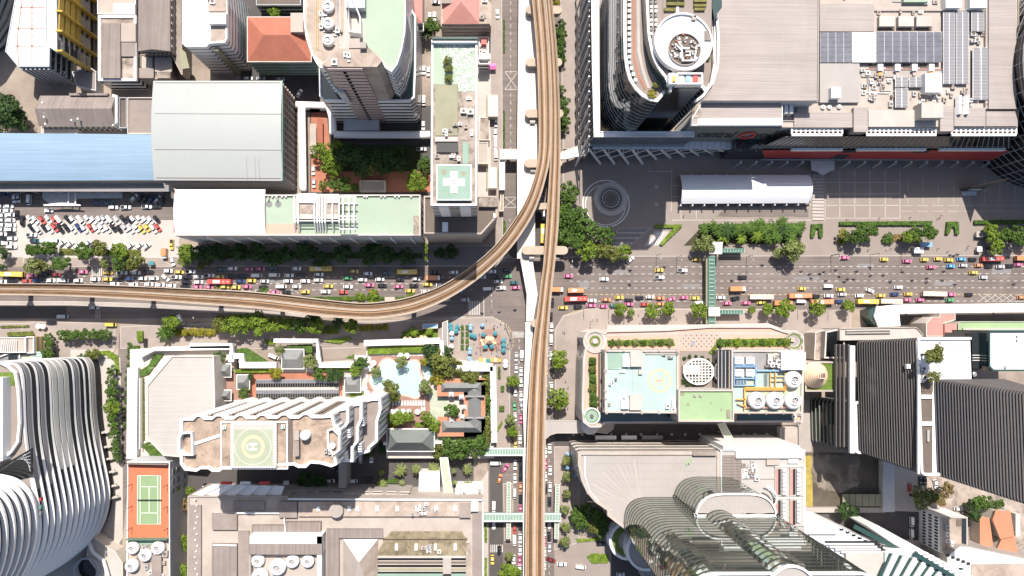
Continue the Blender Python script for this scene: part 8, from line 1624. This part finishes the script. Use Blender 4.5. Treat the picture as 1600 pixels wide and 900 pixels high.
umbrellas('round the swimming pool','white umbrellas round the pool',I_,[(120,468),(120,500),(162,478),(150,512),(358,435),(322,435),(110,625),(125,655),(170,658),(475,568)],'white2',4.6,'white',TZ);umbrellas('in the row below the sun loungers','white umbrellas below the loungers',I_,[(233,768),(267,765),(300,762),(335,762),(372,763),(421,763)],'white2',4.4,'white',TZ);umbrellas('in the stall row beside the hotel wall','cream umbrellas of the stalls',I_,[(350,332),(378,332),(413,330),(442,328),(468,328)],'orangering',3.6,'cream');umbrellas('on the pavement beside the fan roofed block','blue umbrellas of the street stalls',P_,[(325,187),(367,165),(365,215),(325,265),(360,270),(375,310)],'bluecloth',3.4,'blue',axis=1);umbrellas('on the pavement by the ribbed building','white umbrellas by the drive',G_,[(222,262),(250,264)],'white2',4,'white')
lb=MB().box((0,0,.25),(.65,1.3,.1));lb.add([(-.32,.65,.3),(.32,.65,.3),(.32,1.2,.75),(-.32,1.2,.75)],[(0,1,2,3)]);LM=lb.mesh('sun_lounger',M['white2']);LG=MB().box((0,0,0),(.06,.06,.28)).mesh('leg',M['steel'])
for j,(y,xs) in enumerate(((715,list(range(228,400,17))+[413,428,444,460]),(752,[447,462]),(678,[228,243]))):
 for i,x in enumerate(xs):
  u,v=T(I_,x,y);q=P(u,v,TZ+.3);o=bpy.data.objects.new('sun_lounger',LM);COL.objects.link(o);o.location=(q.x,q.y,TZ+.03);o.scale=(1.35,1.45,1);tag(o,f"white sun lounger in the {['long row', 'short row by the court', 'pair by the tree'][j]} below the pool, {ordn(i)} from left",'sun lounger','sun loungers below the pool')
  for sx in(-.28,.28):
   for sy in(-.6,.6):l_=bpy.data.objects.new('leg',LG);COL.objects.link(l_);l_.parent=o;l_.location=(sx,sy,0)
c=P(765,532);setting('shrine_octagon',MB().prism(ngon(c.x,c.y,19*MPP,8,a0=.39),.1,.17),M['deckpave']);sheet('shrine_paving',[(700,502),(775,500),(792,510),(797,530),(795,572),(735,575),(700,560)],.15,M['pave'])
t=thing('shrine',(c.x,c.y,.17),'small gilded shrine on a stepped white base amid umbrellas','shrine');build('base',MB().box((c.x,c.y,.17),(4.6,4.6,.7)),M['pinkpave'],t);build('plinth',MB().box((c.x,c.y,.87),(3,3,.8)),M['white2'],t);build('roof',MB().lathe(c,[(1.7,3.6),(1.2,4.2),(.7,4.6),(.15,5.6),(.02,6.6)],8),M['orangering'],t)
for sx in(-1,1):
 for sy in(-1,1):build('column',MB().box((c.x+sx*1.05,c.y+sy*1.05,1.67),(.28,.28,2.0)),M['orangering'],t)
build('figure',MB().lathe(c,[(.45,1.67),(.4,2.3),(.28,2.6),(.2,2.9),(.05,3.1)],10),M['orange'],t)
for i,(x,y) in enumerate(((800,345),(830,325),(860,335),(805,365),(845,360),(870,358))):u,v=T(I_,x,y);build('offering_table',MB().box((*P(u,v,1),.17),(2.2,1.4,.8),i*.6),M['orangering'],None,label=f"gold cloth offering table round the shrine, {ordn(i)} from the crossing side of the path",cat='table',group='offering tables of the shrine')
r=block('grey roofed stall beside the shrine','stall',[(691,504),(700,500),(700,543),(690,543)],4,'cream','greyroof',name='stall',par=.2);block('pale blue stall roof beside the shrine','stall',[(660,506),(684,505),(684,513),(660,514)],4,'cream','bluecloth',name='stall',par=.2);r=thing('garland_stall',(*P(758,562),.13),'orange draped garland stalls along the lower edge of the shrine','stall')
for k in range(6):pbox(r,748+k*6,559,753+k*6,566,.13,1.4,['orange','orangering','yellow'][k%3],'stall_table')
for i in range(3):line(None,[(717+i*8.2,507),(717+i*8.2,549)],.3,1,'pave_light','garden_edging',.2)['kind']='structure'
for i,(u,v,w_,d_,m,lab) in enumerate(((1436,391,15,9,'white2','white delivery stall on the plaza pavement'),(1448,382,18,7,'bluepipe','blue stall canopy on the plaza pavement'),(1537,366,22,9,'conc_light','pale kiosk roof in the far plaza garden'),(1531,389,8,8,'white2','small white stall below the far garden'),(236,411,8,6,'teal','teal stall roof at the car park exit'),(657,745,0,0,'',''),(447,755,9,7,'white2','white kiosk roof in the hotel street'),(699,467,9,7,'conc_light','pale signal box beside the railway bend'),(762,394,8,8,'conc','pale stall roof at the corner under the railway bend'),(609,467,16,6,'pave_light','pale planter on the railway island'))):
 if w_:t=thing('kiosk',(*P(u,v),.13),lab,'kiosk');pbox(t,u-w_/2,v-d_/2,u+w_/2,v+d_/2,2.4,2.7,m,'roof');pbox(t,u-w_/2+1,v-d_/2+1,u+w_/2-1,v+d_/2-1,.13,2.4,'cream','wall')
lp=MB();lp.cyl((0,0),.11,0,8.5,8);lp.bar((0,0,8.4),(0,-2.2,8.8),.1);LPM=lp.mesh('pole',M['black']);LH=MB().box((0,-2.3,8.7),(.35,.9,.16)).mesh('lamp_head',M['steel'])
for i,(o,x,y) in enumerate([(D_,965,682),(D_,845,672),(D_,340,690),(E_,473,680),(E_,967,675),(F_,298,668),(F_,480,668),(F_,68,672),(J_,420,160),(J_,458,235),(J_,565,165),(K_,772,165),(L_,50,165),(H2_,120,240),(H2_,200,240),(I_,855,90),(H2_,935,100),(H2_,560,80)]):
 u,v=T(o,x,y);q=P(u,v);t=thing('street_lamp',(q.x,q.y,.13),f"street lamp along the avenue, {ordn(i)} in order from the grove round to the island",'street lamp','street lamps along the avenue');piece('pole',LPM,t,(q.x,q.y,.13),pi if v>470 else 0);piece('lamp_head',LH,t,(q.x,q.y,.13),pi if v>470 else 0)
pb=MB()
for s_ in(-1,1):pb.tube([(0,s_*.1,.02),(.02,s_*.1,.45),(0,s_*.09,.9)],[.055,.06,.09],6);pb.tube([(0,s_*.19,1.38),(.02,s_*.25,1.1),(.12,s_*.24,.85)],[.06,.05,.04],6)
pb.tube([(0,0,.85),(0,0,1.1),(0,0,1.35),(0,0,1.46)],[.16,.15,.2,.07],8);pb.tube([(0,0,1.42),(0,0,1.55)],[.055,.055],6);hb=MB();hb.blob((0.02,0,1.64),.12,0,8,6,1.15,0);HAIR=hb.mesh('head',[M['skin']]);h2_=MB();h2_.blob((-.02,0,1.68),.125,0,8,5,1.0,0);HR=h2_.mesh('hair',M['black'])
PM={k:pb.mesh('person',M['car_'+k]) for k in 'wknrpb'};rr=random.Random(12);spots=[]
for k in range(44):a=rr.uniform(0,6.28);d=rr.uniform(7,34);spots.append((765+d*cos(a),532+d*sin(a)*1.0,'at the shrine'))
for k in range(14):spots.append((rr.uniform(715,790),rr.uniform(504,512),'at the shrine gate'))
for(x,y) in[(605,462),(613,464),(103,440)]:u,v=T(E_,x,y);spots.append((u,v,'by the tent pool'))
for(x,y) in[(690,455),(703,450),(707,440),(345,455),(965,450),(525,452),(160,458)]:u,v=T(F_,x,y);spots.append((u,v,'on the sunlit plaza paving'))
for k in range(16):spots.append((rr.uniform(930,1090),rr.uniform(488,504),'on the pavement by the terrace block'))
for k in range(12):spots.append((rr.uniform(878,888),rr.uniform(505,650),'on the side street pavement'))
for k in range(10):spots.append((rr.uniform(1350,1520),rr.uniform(385,397),'on the plaza kerb'))
for k in range(8):spots.append((rr.uniform(870,900),rr.uniform(392,402),'waiting at the kerb under the grove'))
spots.sort();cn_={}
for i,(u,v,wh_) in enumerate(spots):
 k='kwnrwpkb'[i%8];j=cn_[(k,wh_)]=cn_.get((k,wh_),0)+1;q=P(u,v);o=bpy.data.objects.new('person',PM[k]);COL.objects.link(o);o.location=(q.x,q.y,.14);o.rotation_euler=(0,0,i*1.9);o.scale=(1.1,)*3;tag(o,f"person in {dcol(k)} clothes {wh_}, {ordn(j-1)} such from left",'person',f'people {wh_}')
 for nm,me in(('head',HAIR),('hair',HR)):c=bpy.data.objects.new(nm,me);COL.objects.link(c);c.parent=o
